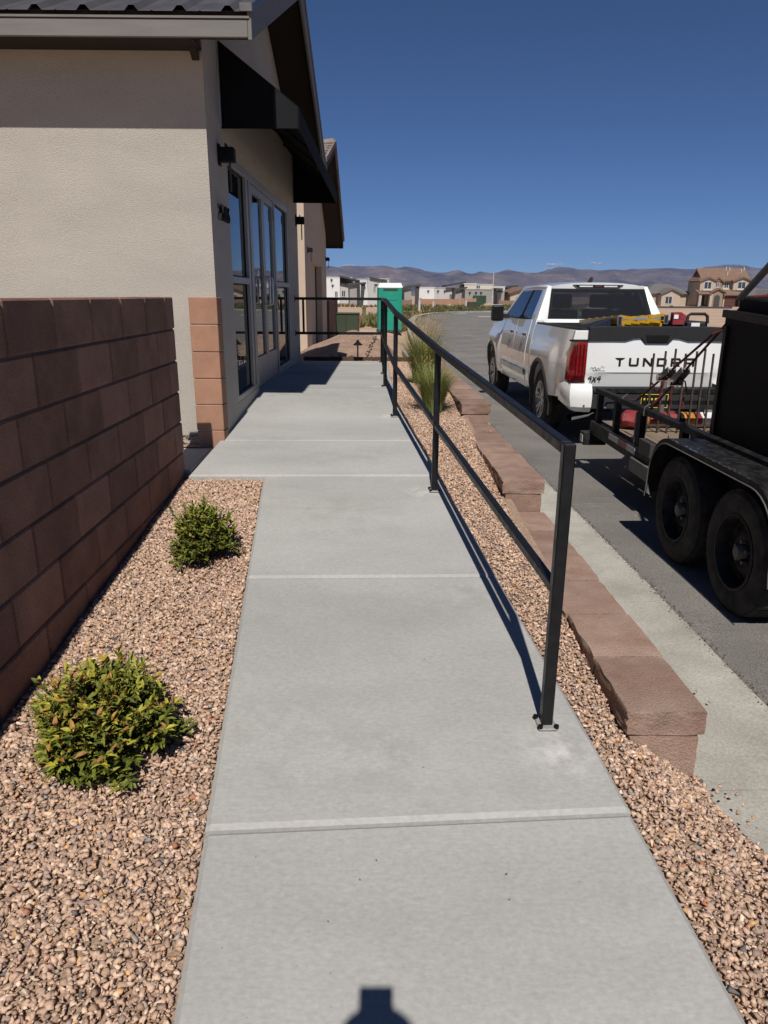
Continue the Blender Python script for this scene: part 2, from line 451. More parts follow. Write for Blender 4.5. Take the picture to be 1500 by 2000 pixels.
# concrete of the walk: broom finish, tooled-joint wear and pale dust round the post feet
def concrete_mat(feet):
    m = pm('walk_concrete', (0.415, 0.407, 0.387), 0.9, var=0.10, scale=1.6, fine=0.06, fscale=85, bump=0.30, bscale=70,
           bdist=0.002, spec=0.22, rand=0.035, col2=(0.345, 0.34, 0.327), c2scale=1.1, c2w=0.9, stretch=(0.5, 1.2, 1))
    nt = m.node_tree; N, L = nt.nodes, nt.links
    bs = N['Principled BSDF']
    src = bs.inputs['Base Color'].links[0].from_socket
    geo = N.new('ShaderNodeNewGeometry')
    def noise_(sc, det=5.0):
        n = N.new('ShaderNodeTexNoise'); n.inputs['Scale'].default_value = sc; n.inputs['Detail'].default_value = det
        n.inputs['Roughness'].default_value = 0.65
        L.new(geo.outputs['Position'], n.inputs['Vector']); return n.outputs['Fac']
    def mr(s_, a, b, lo, hi):
        r_ = N.new('ShaderNodeMapRange'); r_.clamp = True
        for k, v_ in zip(('From Min', 'From Max', 'To Min', 'To Max'), (a, b, lo, hi)): r_.inputs[k].default_value = v_
        L.new(s_, r_.inputs['Value']); return r_.outputs[0]
    def mth(op, a, b):
        x = N.new('ShaderNodeMath'); x.operation = op
        for i, q in enumerate((a, b)):
            if hasattr(q, 'is_linked'): L.new(q, x.inputs[i])
            else: x.inputs[i].default_value = q
        return x.outputs[0]
    def mix(fac, c, col):
        mx = N.new('ShaderNodeMix'); mx.data_type = 'RGBA'
        L.new(fac, mx.inputs[0]); L.new(c, mx.inputs[6]); mx.inputs[7].default_value = (*col, 1)
        return mx.outputs[2]
    tot = None
    for p, rad in feet:
        v = N.new('ShaderNodeVectorMath'); v.operation = 'DISTANCE'
        L.new(geo.outputs['Position'], v.inputs[0]); v.inputs[1].default_value = p
        a = mr(v.outputs['Value'], 0.02, rad, 1.0, 0.0)
        tot = a if tot is None else mth('MAXIMUM', tot, a)
    fac = mth('MULTIPLY', tot, mr(noise_(12.0), 0.42, 0.64, 0.0, 0.8))
    c = mix(fac, src, (0.62, 0.595, 0.56))
    sp = N.new('ShaderNodeVectorMath'); sp.operation = 'SCALE'
    L.new(c, sp.inputs[0]); L.new(mr(noise_(70.0, 3.0), 0.3, 0.7, 0.935, 1.065), sp.inputs['Scale']); c = sp.outputs[0]
    # rusty drip marks and little dark specks
    c = mix(mth('MULTIPLY', mr(noise_(0.9, 3.0), 0.50, 0.68, 0, 0.6), mr(noise_(9.0), 0.45, 0.6, 0, 1)), c, (0.285, 0.27, 0.25))
    c = mix(mr(noise_(42.0, 1.0), 0.80, 0.83, 0, 0.7), c, (0.10, 0.095, 0.09))
    L.new(c, bs.inputs['Base Color'])
    return m

# ================================================================== SETTING
def interp(x, pts):
    if x <= pts[0][0]: return pts[0][1]
    for (a, va), (b, vb) in zip(pts, pts[1:]):
        if x <= b: return va + (vb - va) * (x - a) / (b - a)
    return pts[-1][1]
def sstep(a, b, x):
    t = min(1.0, max(0.0, (x - a) / (b - a)))
    return t * t * (3 - 2 * t)

def ramp(y): return 0.08 * (min(y, 7.6) - 5.69)
def street(y): return interp(y, [(-6, -0.47), (2, -0.485), (4, -0.505), (6.5, -0.56), (8.5, -0.62), (60, -0.64), (120, -0.68)])
XR = [(-2.5, 1.13), (1.12, 0.815), (2.03, 0.747), (3.24, 0.633), (3.967, 0.571), (4.758, 0.495), (6.947, 0.305), (7.6, 0.285), (11.2, 0.32)]
def walk_l(y): return -0.70 + (4.755 - y) * 0.0799
def walk_r(y): return interp(y, XR)
def facade_x(y): return -1.138 + 0.0218 * (y - 5.69)
ROAD_L = [(-8, 1.60), (2, 1.62), (8, 1.70), (14, 1.80), (22, 2.0), (35, 2.45), (48, 3.1), (60, 4.2), (70, 6.2), (78, 9.5), (83, 13.2), (86, 17), (88, 19)]
ROAD_R = [(-8, 11.5), (30, 11.8), (45, 13.5), (54, 15), (59, 16.5), (62, 18)]

# ---- ground: one sheet out to the horizon
def ground_h(x, y):
    yard = interp(y, [(-30, -0.75), (0, -0.75), (4.6, -0.40), (7.6, -0.16), (10.9, -0.02), (11.6, 0.03), (13, 0.0), (17, -0.28), (24, -0.46), (30, -0.60), (60, -0.62), (160, -0.95), (400, -1.2), (3000, -4)])
    lot = interp(y, [(-30, -0.45), (80, -0.55), (160, -0.62), (400, -1.0), (3000, -4)])
    xl = interp(y, ROAD_L) - 0.55
    n = 0.05 * noise.noise((x * 0.35, y * 0.35, 1.7)) + 0.02 * noise.noise((x * 1.7, y * 1.7, 4.2))
    if y < 11.4: n *= 0.15
    if y > 90: return (yard if x < 0 else yard + (lot - yard) * sstep(0, 40, x)) + n * 2
    xr = interp(y, ROAD_R) + 0.3
    far = sstep(66, 92, y)
    if y > 62: xr = 1e6
    if x < xl:
        t = sstep(xl - 1.0, xl - 0.05, x) if y > 11.4 else sstep(xl - 0.25, xl, x)
        h = yard * (1 - t) + (street(y) - 0.16) * t + n * (1 - t)
    elif x > xr:
        t = sstep(xr, xr + 1.2, x)
        h = (street(y) - 0.10) * (1 - t) + (lot + n) * t
    else:
        h = street(y) - 0.16
    # inside of the far bend
    if y > 50 and x < interp(y, ROAD_L) - 0.4: h = max(h, street(y) - 0.05)
    return h
xs = sorted(set([-6000, -3000, -1500, -800, -400, -200, -120, -80, -55, -38, -26, -18, -12, -9, -7, -5.5, -4.2] +
                [round(-3.4 + 0.2 * i, 2) for i in range(34)] + [round(3.6 + 0.7 * i, 2) for i in range(22)] +
                [20, 22, 25, 28, 32, 36, 42, 50, 60, 75, 95, 130, 200, 400, 800, 1500, 3000, 6000]))
ys = sorted(set([-3000, -1000, -300, -100, -40, -20, -12, -8] + [round(-5 + 0.5 * i, 2) for i in range(32)] +
                [round(11.0 + 0.2 * i, 2) for i in range(50)] + [round(21.5 + 0.7 * i, 2) for i in range(32)] +
                [46, 49, 52, 55, 58, 61, 64, 67, 70, 73, 76, 79, 82, 85, 88, 92, 98, 106, 116, 130, 150, 180, 230, 320, 500, 900, 1800, 3500, 7000]))
g = G()
g.grid(lambda x, y: (x, y, ground_h(x, y)), xs, ys)
struct(g.build('ground', M['dirt'], smooth=True, angle=60))

# ---- street: asphalt sheet following the bend
def bank(pts, off, ys_):
    return [(interp(y, pts) + off, y) for y in ys_]
ysr = [-8 + 1.0 * i for i in range(16)] + [8 + 2.0 * i for i in range(24)] + [54, 56, 58, 60, 61, 62]
g = G()
rows = []
for y in ysr:
    xl, xr = interp(y, ROAD_L), interp(y, ROAD_R)
    rows.append([(xl + (xr - xl) * t, y, street(y) + 0.05 * math.sin(math.pi * t)) for t in (0, .1, .25, .5, .75, .9, 1)])
vv = [p for r_ in rows for p in r_]
ff = [(i * 7 + j, i * 7 + j + 1, (i + 1) * 7 + j + 1, (i + 1) * 7 + j) for i in range(len(rows) - 1) for j in range(6)]
g.add(vv, ff)
# the bend to the right
rows = []
for k in range(15):
    y = 62 + (88 - 62) * k / 14
    x0 = interp(y, ROAD_L) if y > 62.01 else interp(62, ROAD_L)
    xe = 27 - 9 * ((y - 75) / 13.0) ** 2
    rows.append([(x0 + (max(xe, x0 + 0.5) - x0) * t, y, street(y) + 0.02) for t in (0, .05, .12, .25, .5, 1)])
vv = [p for r_ in rows for p in r_]
ff = [(i * 6 + j, i * 6 + j + 1, (i + 1) * 6 + j + 1, (i + 1) * 6 + j) for i in range(len(rows) - 1) for j in range(5)]
g.add(vv, ff)
road = struct(g.build('road', M['asphalt'], smooth=True, angle=60))

# ---- gutter pan: concrete pieces with joints, each a part of the gutter
gutter = struct(bpy.data.objects.new('gutter', None)); COL.objects.link(gutter)
yj = [-5.2, -3.2, -1.25, 0.72, 2.02, 3.60, 5.10, 6.95, 8.9, 10.9, 12.9, 14.9, 16.9, 18.9, 20.9, 22.9]
for a, b in zip(yj, yj[1:]):
    g = G()
    n = 40
    def prof(y):
        z = street(y)
        xe = interp(y, ROAD_L) + 0.005 * noise.noise((0, y * 3.0, 2)) + 0.004 * noise.noise((0, y * 17.0, 5))
        lift = 0.12 * sstep(2.05, 0.9, y)                      # rolled kerb that dies away at the wall end
        if y > 11.5: lift = 0.12 * sstep(11.5, 12.5, y)
        return [(1.10, y, z - 0.15), (1.10, y, z + lift), (1.20, y, z + lift - 0.002), (1.30, y, z + lift * 0.45), (1.40, y, z - 0.004 + 0.004),
                (1.52, y, z + 0.006), (xe, y, z + 0.010), (xe, y, z - 0.15)]
    rows = [prof(a + 0.004 + (b - a - 0.008) * i / n) for i in range(n + 1)]
    vv = [p for r_ in rows for p in r_]
    ff = [(i * 8 + j, i * 8 + j + 1, (i + 1) * 8 + j + 1, (i + 1) * 8 + j) for i in range(n) for j in range(7)]
    ff += [tuple(range(8)), tuple(reversed([n * 8 + j for j in range(8)]))]
    g.add(vv, ff)
    g.build('gutter_slab', M['curb'], gutter, smooth=True, angle=25)
# far kerb round the bend, stone by stone
kerb = struct(bpy.data.objects.new('far_kerb', None)); COL.objects.link(kerb)
path = [(interp(y, ROAD_L), y) for y in [23 + 1.8 * i for i in range(21)]] + [(4.6, 62.5), (5.6, 67.5), (7.2, 73), (9.6, 78.2), (13, 82.2), (17.5, 85.4), (20, 86.5)]
for (x0, y0), (x1, y1) in zip(path, path[1:]):
    L_ = math.hypot(x1 - x0, y1 - y0); k = max(1, int(L_ / 3.0))
    for i in range(k):
        a, b = i / k, (i + 0.985) / k
        p = Vector((x0 + (x1 - x0) * a, y0 + (y1 - y0) * a, street(y0) + 0.06)); q = Vector((x0 + (x1 - x0) * b, y0 + (y1 - y0) * b, street(y1) + 0.06))
        d = (q - p).normalized(); nrm = Vector((-d.y, d.x, 0)) * 0.25
        G().bar(p + nrm, q + nrm, 0.5, 0.2).build('kerb_stone', M['curb'], kerb)
g = G()                                            # worn white stop lines across the far bend
for px0, px1, py_ in ((884, 912, 609.5), (934, 966, 613.5)):
    p, q = at(px0, py_, 64 if py_ > 611 else 76), at(px1, py_, 64 if py_ > 611 else 76)
    zz = street(70) + 0.03
    g.add([(p.x, p.y - 0.5, zz), (q.x, p.y - 0.5, zz), (q.x, p.y + 0.5, zz), (p.x, p.y + 0.5, zz)], [(0, 1, 2, 3)])
struct(g.build('road_marking', M['white_plastic']))

# ---- the walk: ramp slabs and landing slabs, each its own slab
POSTS = [(0.610, 2.116), (0.435, 4.449), (0.253, 6.415), (0.198, 7.80), (0.214, 9.10), (0.222, 10.72)]
M['walk'] = concrete_mat([((POSTS[0][0] + .03, POSTS[0][1] - 0.12, ramp(2.1)), 0.19), ((POSTS[1][0] - .06, POSTS[1][1], ramp(4.45)), 0.14),
                          ((POSTS[2][0] - .04, POSTS[2][1], ramp(6.4)), 0.13), ((0.14, 7.8, 0.153), 0.16), ((0.12, 9.1, 0.153), 0.2)])
walk = struct(bpy.data.objects.new('walkway', None)); COL.objects.link(walk)
def slab(yl0, yr0, yl1, yr1, xl, xr, dz, n=6):
    """slab from the near joint (yl0 left, yr0 right) to the far joint, with eased edges"""
    g = G()
    e = 0.014
    def P(s_, t, z):
        y = (yl0 + (yl1 - yl0) * t) * (1 - s_) + (yr0 + (yr1 - yr0) * t) * s_
        x = xl(y) * (1 - s_) + xr(y) * s_
        return (x, y, ramp(y) + dz + z)
    ts = [0, e / (yl1 - yl0)] + [i / n for i in range(1, n)] + [1 - e / (yl1 - yl0), 1]
    w = xr(yl0) - xl(yl0)
    ss = [0, e / w, 0.25, 0.5, 0.75, 1 - e / w, 1]
    def Z(s_, t):
        z = 0.0
        if s_ in (0, 1): z = -0.011
        if t in (0, 1): z = min(z, -0.010)
        return z
    nt_ = len(ts)
    vv = [P(s_, t, Z(s_, t)) for s_ in ss for t in ts]
    ff = [(i * nt_ + j, (i + 1) * nt_ + j, (i + 1) * nt_ + j + 1, i * nt_ + j + 1) for i in range(len(ss) - 1) for j in range(nt_ - 1)]
    ring = [(i, 0) for i in range(len(ss))] + [(len(ss) - 1, j) for j in range(1, nt_)] + [(i, nt_ - 1) for i in range(len(ss) - 2, -1, -1)] + [(0, j) for j in range(nt_ - 2, 0, -1)]
    base = len(vv)
    for i, j in ring:
        vv.append(P(ss[i], ts[j], -0.13))
    for k in range(len(ring)):
        a, b = ring[k], ring[(k + 1) % len(ring)]
        ff.append((a[0] * nt_ + a[1], b[0] * nt_ + b[1], base + (k + 1) % len(ring), base + k))
    g.add(vv, ff)
    return g.build('slab', M['walk'], walk, smooth=True, angle=20)
gap = 0.004
slab(-2.9, -2.88, -1.36 - gap, -1.34 - gap, walk_l, walk_r, -0.020)
slab(-1.36, -1.34, 0.155 - gap, 0.185 - gap, walk_l, walk_r, -0.014)
slab(0.155, 0.185, 1.675 - gap, 1.728 - gap, walk_l, walk_r, -0.010)
slab(1.675, 1.728, 3.228 - gap, 3.238 - gap, walk_l, walk_r, -0.001)
slab(3.228, 3.238, 4.745 - gap, 4.752 - gap, walk_l, walk_r, 0.004)
pad_l = lambda y: -1.205 + 0.05 * (y - 4.75)
slab(4.745, 4.752, 5.62 - gap, 5.62 - gap, pad_l, walk_r, 0.010)
slab(5.62, 5.62, 7.60 - gap, 7.60 - gap, lambda y: facade_x(y) - 0.03 if y > 5.7 else -1.16, walk_r, 0.008)
slab(7.60, 7.60, 9.28 - gap, 9.28 - gap, lambda y: facade_x(y) - 0.03, walk_r, 0.008)
slab(9.28, 9.28, 10.95, 10.95, lambda y: facade_x(y) - 0.03, walk_r, 0.008)
g = G(); g.box(-3.6, -1.215, 4.86, 5.60, -0.25, -0.055)
struct(g.build('side_pad', M['walk'], bevel=0.01))
# cigarette-end sized litter and pebbles on the walk
g = G()
for px, py in ((735, 1680), (640, 1800), (990, 1707), (996, 1757), (470, 895), (510, 875), (530, 892)):
    d = at(px, py, 1.0) - EYE
    t = (ramp(0) - EYE.z) / (d.z - 0.08 * d.y)
    p = EYE + d * t
    r_ = rnd.uniform(0.002, 0.0035)
    g.lathe([(0, -r_ * .5), (r_, -r_ * .3), (r_ * .8, r_ * .5), (0, r_ * .8)], (p.x, p.y, p.z + 0.002), 'z', 6)
tag(g.build('pebble_litter', M['grit']), 'tiny dark pebbles and specks lying on the grey concrete walk', 'pebbles', kind='stuff')

# ---- gravel beds
def bed_r_outer(y):
    return 0.86 if y > 2.06 else 1.16
def gravel_z(x, y):
    z = ramp(y) - 0.022
    if y > 7.6: z = 0.118
    if x > 0 and y < 2.35:
        t = sstep(0.84, 1.16, x) * sstep(2.35, 2.06, y)
        z = z * (1 - t) + (street(y) + 0.02 + 0.11 * sstep(2.05, 0.9, y)) * t
    return z + 0.010 * noise.noise((x * 3.1, y * 3.1, 0.3)) + 0.003 * noise.noise((x * 9, y * 9, 2.3))
g = G()
def bed(us, x0, x1, n=8):
    rows = [[(x0(y) + (x1(y) - x0(y)) * k / n, y, gravel_z(x0(y) + (x1(y) - x0(y)) * k / n, y) - 0.012) for k in range(n + 1)] for y in us]
    g.add([p for r_ in rows for p in r_], [(i * (n + 1) + j, i * (n + 1) + j + 1, (i + 1) * (n + 1) + j + 1, (i + 1) * (n + 1) + j) for i in range(len(rows) - 1) for j in range(n)])
bed([-1.5 + 0.2 * i for i in range(32)] + [4.75], lambda y: -1.30, lambda y: walk_l(y) + 0.02)
bed([-1.5 + 0.1 * i for i in range(36)], lambda y: walk_r(y) - 0.02, lambda y: 1.125, 10)
bed([2.0 + 0.2 * i for i in range(46)], lambda y: walk_r(y) - 0.02, lambda y: 0.93, 6)
bed([10.9, 11.05, 11.2, 11.36], lambda y: facade_x(y), lambda y: 0.95, 12)
bed([5.58, 5.64, 5.72], lambda y: -3.4, lambda y: -1.30, 6)
struct(g.build('gravel_bed', M['grit'], smooth=True, angle=60))

PAL = [((0.51, 0.365, 0.275), 32), ((0.445, 0.31, 0.235), 26), ((0.58, 0.435, 0.335), 20), ((0.38, 0.275, 0.228), 13),
       ((0.64, 0.51, 0.41), 9), ((0.33, 0.255, 0.23), 7), ((0.55, 0.34, 0.17), 3), ((0.42, 0.19, 0.12), 1.5), ((0.12, 0.12, 0.125), 0.7), ((0.32, 0.31, 0.30), 1.2)]
pw = np.array([w for _, w in PAL], float); pw /= pw.sum()
pc = np.array([c for c, _ in PAL])
def stone_variant(k):
    r2 = random.Random(100 + k)
    bm = bmesh.new()
    for _ in range(9):
        v = Vector((r2.gauss(0, 1), r2.gauss(0, 1), r2.gauss(0, 1))).normalized()
        v *= r2.uniform(0.62, 1.05)
        bm.verts.new((v.x * 1.0, v.y * 0.78, v.z * 0.58))
    res = bmesh.ops.convex_hull(bm, input=bm.verts)
    bmesh.ops.delete(bm, geom=[e for e in res['geom_interior'] if isinstance(e, bmesh.types.BMVert)], context='VERTS')
    bmesh.ops.triangulate(bm, faces=bm.faces)
    bm.verts.index_update()
    V = np.array([v.co[:] for v in bm.verts], np.float32)
    F = np.array([[v.index for v in f.verts] for f in bm.faces], np.int32)
    bm.free()
    return V, F
VARS = [stone_variant(k) for k in range(14)]
def rot_mats(n):
    q = rng.normal(size=(n, 4)); q[:, 1:3] *= 0.26
    q /= np.linalg.norm(q, axis=1)[:, None]
    z, x, y, w = q[:, 3], q[:, 1], q[:, 2], q[:, 0]
    return np.stack([np.stack([1 - 2 * (y * y + z * z), 2 * (x * y - z * w), 2 * (x * z + y * w)], -1),
                     np.stack([2 * (x * y + z * w), 1 - 2 * (x * x + z * z), 2 * (y * z - x * w)], -1),
                     np.stack([2 * (x * z - y * w), 2 * (y * z + x * w), 1 - 2 * (x * x + y * y)], -1)], 1)
def scatter_stones(name, pts, sizes, label, tint=1.0):
    n = len(pts)
    which = rng.integers(0, len(VARS), n)
    Rm = rot_mats(n)
    cols = pc[rng.choice(len(PAL), n, p=pw)] * rng.uniform(0.78, 1.22, (n, 1)) * np.array([1.05, 1.0, 0.955]) * tint
    Vs, Fs, Cs = [], [], []
    off = 0
    for k, (V, F) in enumerate(VARS):
        idx = np.where(which == k)[0]
        if not len(idx): continue
        v = np.einsum('nij,vj->nvi', Rm[idx], V) * sizes[idx][:, None, None] + pts[idx][:, None, :]
        nv = len(V)
        f = F[None] + (np.arange(len(idx)) * nv)[:, None, None] + off
        Vs.append(v.reshape(-1, 3)); Fs.append(f.reshape(-1, 3))
        Cs.append(np.repeat(cols[idx], nv, 0))
        off += len(idx) * nv
    V = np.concatenate(Vs).astype(np.float32); F = np.concatenate(Fs).astype(np.int32); C = np.concatenate(Cs)
    me = bpy.data.meshes.new(name)
    me.vertices.add(len(V)); me.vertices.foreach_set('co', V.ravel())
    me.loops.add(F.size); me.loops.foreach_set('vertex_index', F.ravel())
    me.polygons.add(len(F)); me.polygons.foreach_set('loop_start', np.arange(0, F.size, 3, dtype=np.int32))
    me.update(calc_edges=True)
    at_ = me.attributes.new('tint', 'FLOAT_COLOR', 'POINT')
    at_.data.foreach_set('color', np.concatenate([C, np.ones((len(C), 1))], 1).astype(np.float32).ravel())
    me.materials.append(M['gravel'])
    return tag(link(name, me), label, 'gravel', kind='stuff')
def stones_in(y0, y1, x0, x1, dens, smin, smax, lift=0.0):
    P, S = [], []
    area = 0
    ny = int((y1 - y0) / 0.05)
    for i in range(ny):
        ya, yb = y0 + (y1 - y0) * i / ny, y0 + (y1 - y0) * (i + 1) / ny
        ym = (ya + yb) / 2
        a, b = x0(ym), x1(ym)
        k = rng.poisson(max(0, b - a) * (yb - ya) * dens)
        for _ in range(k):
            x, y = a + (b - a) * rng.random(), ya + (yb - ya) * rng.random()
            s_ = smin + (smax - smin) * rng.random() ** 2.2
            P.append((x, y, gravel_z(x, y) + lift + (rng.random() - 0.55) * 0.007)); S.append(s_)
    return np.array(P), np.array(S)
pa, sa = stones_in(0.35, 4.73, lambda y: -1.235, lambda y: walk_l(y) - 0.008, 12500, 0.006, 0.0195)
scatter_stones('gravel', pa, sa, 'pink tan crushed gravel between block wall and concrete walk')
pb1, sb1 = stones_in(0.35, 2.06, lambda y: walk_r(y) + 0.008, lambda y: 1.15 + 0.02 * math.sin(y * 9), 12500, 0.006, 0.0195)
pb2, sb2 = stones_in(2.06, 11.3, lambda y: walk_r(y) + 0.008, lambda y: 0.872 if y < 4.4 else (0.885 if y < 6.5 else 0.90), 10500, 0.006, 0.0175)
pb3, sb3 = stones_in(10.97, 11.36, lambda y: facade_x(y) + 0.02, lambda y: 0.9, 3200, 0.009, 0.02)
scatter_stones('gravel', np.concatenate([pb1, pb2, pb3]), np.concatenate([sb1, sb2, sb3]), 'pink tan crushed gravel strip between walk railing and low cap-stone wall')
# strays on the kerb and caps
ps, ss_ = [], []
for px, py, z in ((1405, 1538, -.45), (1432, 1545, -.44), (1438, 1555, -.44), (1470, 1600, -.40), (1478, 1622, -.40), (1450, 1575, -.42), (1400, 1550, -.45), (1418, 1560, -.44), (1480, 1650, -.38), (1460, 1612, -.4), (1440, 1590, -.42), (946, 841, 0.0), (958, 843, 0.0), (1015, 1020, -.2), (1028, 1028, -.2), (1008, 1012, -.2), (1280, 1150, -.49), (1240, 1010, -.49), (1386, 1373, -.47), (1362, 1352, -.47)):
    d = at(px, py, 1.0) - EYE
    p = EYE + d * ((z - EYE.z) / d.z)
    ps.append((p.x, p.y, p.z + 0.006)); ss_.append(rnd.uniform(0.009, 0.016))
scatter_stones('gravel', np.array(ps), np.array(ss_), 'stray gravel stones spilled on the kerb and the cap stones')
pd, sd = stones_in(5.6, 5.70, lambda y: -2.4, lambda y: -1.34, 3000, 0.009, 0.02, 0.04)
scatter_stones('gravel', pd, sd, 'small patch of gravel at the foot of the stucco wall by the block pier')

pe = np.array([(interp(y, ROAD_L) + rnd.gauss(0.004, 0.014), y, street(y) + 0.011 + rnd.uniform(-.003, .002)) for y in [rnd.uniform(1.8, 10) for _ in range(1500)]])
scatter_stones('asphalt_crumbs', pe, rng.uniform(0.003, 0.0085, len(pe)), 'line of dark asphalt crumbs along the edge of the gutter', np.array([0.30, 0.40, 0.50]))
# ---- brown edging board beyond the landing
G().box(-0.98, 1.0, 11.37, 11.41, 0.0, 0.185).build('edging_board', M['edging'], bevel=0.004)
tag(bpy.data.objects['edging_board'], 'long low brown edging board behind the landing gravel', 'edging')

# ---- block wall on the left
wall = thing('block_wall', 'tall brown concrete block wall in shade beside the gravel bed', 'wall', (-1.35, 2.0, -0.5))
BL, BH = 0.4135, 0.2032
WT = 1.093
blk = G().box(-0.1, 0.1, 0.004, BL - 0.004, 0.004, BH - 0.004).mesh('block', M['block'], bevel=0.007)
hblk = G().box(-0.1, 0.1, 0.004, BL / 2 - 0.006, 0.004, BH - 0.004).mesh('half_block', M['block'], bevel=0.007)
inv = PMAT['block_wall'].inverted()
for c in range(8):
    y = 4.84
    first = (c % 2 == 0)
    while y > -1.6:
        L_ = BL * 0.465 if first else BL
        o = bpy.data.objects.new('block', hblk if first else blk); COL.objects.link(o)
        o.parent = wall; o.matrix_parent_inverse = inv
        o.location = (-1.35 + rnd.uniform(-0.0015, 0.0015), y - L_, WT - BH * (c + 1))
        y -= L_; first = False
G().box(-1.4415, -1.2585, -1.7, 4.83, WT - BH * 8, WT - 0.012).build('mortar', M['mortar'], wall, ws=True)

# ---- stepped retaining wall: cap stones and base blocks
ret = thing('retaining_wall', 'low stepped reddish brown cap-stone wall between gravel and street', 'wall', (1.0, 5.0, -0.6))
invr = PMAT['retaining_wall'].inverted()
def rough_block(seed, lx, ly, lz, rough_x=True):
    r2 = random.Random(seed)
    bm = bmesh.new()
    bmesh.ops.create_cube(bm, size=1.0)
    bmesh.ops.subdivide_edges(bm, edges=bm.edges[:], cuts=5, use_grid_fill=True)
    for v in bm.verts:
        p = v.co.copy()
        ex, ey, ez = abs(p.x) > .49, abs(p.y) > .49, abs(p.z) > .49
        v.co = (p.x * lx, p.y * ly, p.z * lz)
        j = 0.0045
        if (ex and p.x < 0): v.co.x += r2.uniform(-j, j * 1.6)
        if (ex and p.x > 0): v.co.x += r2.uniform(-j, j) * 0.35
        if ey: v.co.y += r2.uniform(-0.002, 0.002) if not (ez or ex) else 0
        if ey and p.z > .49: v.co.z -= 0.004
        if ez and (ex): v.co.z -= math.copysign(r2.uniform(0, 0.006), p.z)
        if ez and not ex and not ey: v.co.z += r2.uniform(-0.0015, 0.0015)
    bmesh.ops.triangulate(bm, faces=bm.faces)
    me = bpy.data.meshes.new('cap_stone'); bm.to_mesh(me); bm.free()
    me.materials.append(M['cap'])
    me.polygons.foreach_set('use_smooth', [True] * len(me.polygons)); me.set_sharp_from_angle(angle=R(50))
    return me
CAPS = [rough_block(k, 0.268, 0.374, 0.090) for k in range(5)]
BASES = [rough_block(50 + k, 0.236, 0.392, 0.190) for k in range(4)]
def near_rough(seed):                        # the stones whose split end faces the viewer
    me = rough_block(seed, 0.268, 0.374, 0.093)
    r2 = random.Random(seed)
    for v in me.vertices:
        if v.co.y < -0.15: v.co.y += r2.uniform(-0.003, 0.004)
    return me
ENDS = [near_rough(70 + k) for k in range(3)]
LV = [(2.065, 4.385, -0.211), (4.40, 6.50, -0.010), (6.52, 12.3, 0.160)]
for li, (y0, y1, zt) in enumerate(LV):
    n = round((y1 - y0) / 0.385)
    st = (y1 - y0) / n
    for i in range(n):
        o = bpy.data.objects.new('cap_stone', ENDS[li] if i == 0 else CAPS[rnd.randrange(5)]); COL.objects.link(o)
        o.parent = ret; o.matrix_parent_inverse = invr
        o.location = (1.004 + rnd.uniform(-0.004, 0.004), y0 + st * (i + 0.5), zt - 0.045 + rnd.uniform(-0.0025, 0.0025))
        o.rotation_euler = (0, 0, rnd.uniform(-0.006, 0.006) + (math.pi if i and rnd.random() < .5 else 0))
        o.scale = (1, (st - 0.011) / 0.374, 1)
    # base courses
    zb = zt - 0.0925
    c = 0
    while zb - 0.19 * c > -0.62 - (0.1 if li else 0):
        yy = y0 + 0.006 + (0.0 if c % 2 == 0 else -0.0)
        ya = yy
        k = 0
        while ya < y1 - 0.05:
            L_ = min(0.396 if not (c % 2 and k == 0) else 0.2, y1 - ya)
            if li < 2 or ya < 9.5:
                o = bpy.data.objects.new('base_block', BASES[rnd.randrange(4)]); COL.objects.link(o)
                o.parent = ret; o.matrix_parent_inverse = invr
                o.location = (1.004, ya + L_ / 2, zb - 0.19 * c - 0.0955)
                o.scale = (1, (L_ - 0.003) / 0.392, 1)
            ya += L_; k += 1
        c += 1

# ---- railing
rail = thing('railing', 'black square-tube handrail on posts along the ramp edge and across the landing', 'railing', (0.4, 5.0, 0.0))
PZ = [ramp(2.116) + 0.004, ramp(4.449) + 0.009, ramp(6.415) + 0.012, 0.165, 0.165, 0.165]
TZ = [0.668, 0.795, 0.962, 1.055, 1.055, 1.055]
MZ = [0.205, 0.330, 0.505, 0.600, 0.590, 0.575]
TP = [Vector((x, y, z)) for (x, y), z in zip(POSTS, TZ)]
MP = [Vector((x, y, z)) for (x, y), z in zip(POSTS, MZ)]
W = 0.038
for i, (x, y) in enumerate(POSTS):
    G().box(x - W / 2, x + W / 2, y - W / 2, y + W / 2, PZ[i], TZ[i] - W * 0.5 - 0.001 if 0 < i < 5 else TZ[i] + W * 0.5).build('post', M['black_steel'], rail, bevel=0.004, ws=True)
    fp = G().box(x - 0.032, x + 0.030, y - 0.042, y + 0.030, PZ[i] - 0.004, PZ[i] + 0.004)
    base = fp.build('base_plate', M['plate_steel'], rail, bevel=0.002, ws=True)
    for bx, by in ((-0.027, -0.035), (0.027, -0.035), (-0.030, 0.026)):
        G().cyl((x + bx, y + by, PZ[i] + 0.004), (x + bx, y + by, PZ[i] + 0.014), 0.0085, n=8).build('bolt', M['flat_black'], base)
for i in range(5):
    a, b = TP[i], TP[i + 1]
    d = (b - a).normalized()
    G().bar(a + d * (W * 0.5 if i == 0 else -0.004), b + d * (0.004 if i < 4 else -W * 0.5), W * 0.96, W, ).build('top_rail', M['black_steel'], rail, bevel=0.005, ws=True)
    a, b = MP[i], MP[i + 1]
    d = (b - a).normalized()
    G().bar(a + d * W * 0.5, b - d * W * 0.5, W * 0.8, W * 0.9).build('middle_rail', M['black_steel'], rail, bevel=0.004, ws=True)
fx = facade_x(10.72) + 0.004
G().bar((fx, 10.72, TZ[5]), (POSTS[5][0] - W * 0.5, 10.72, TZ[5]), W, W).build('cross_rail', M['black_steel'], rail, bevel=0.004, ws=True)
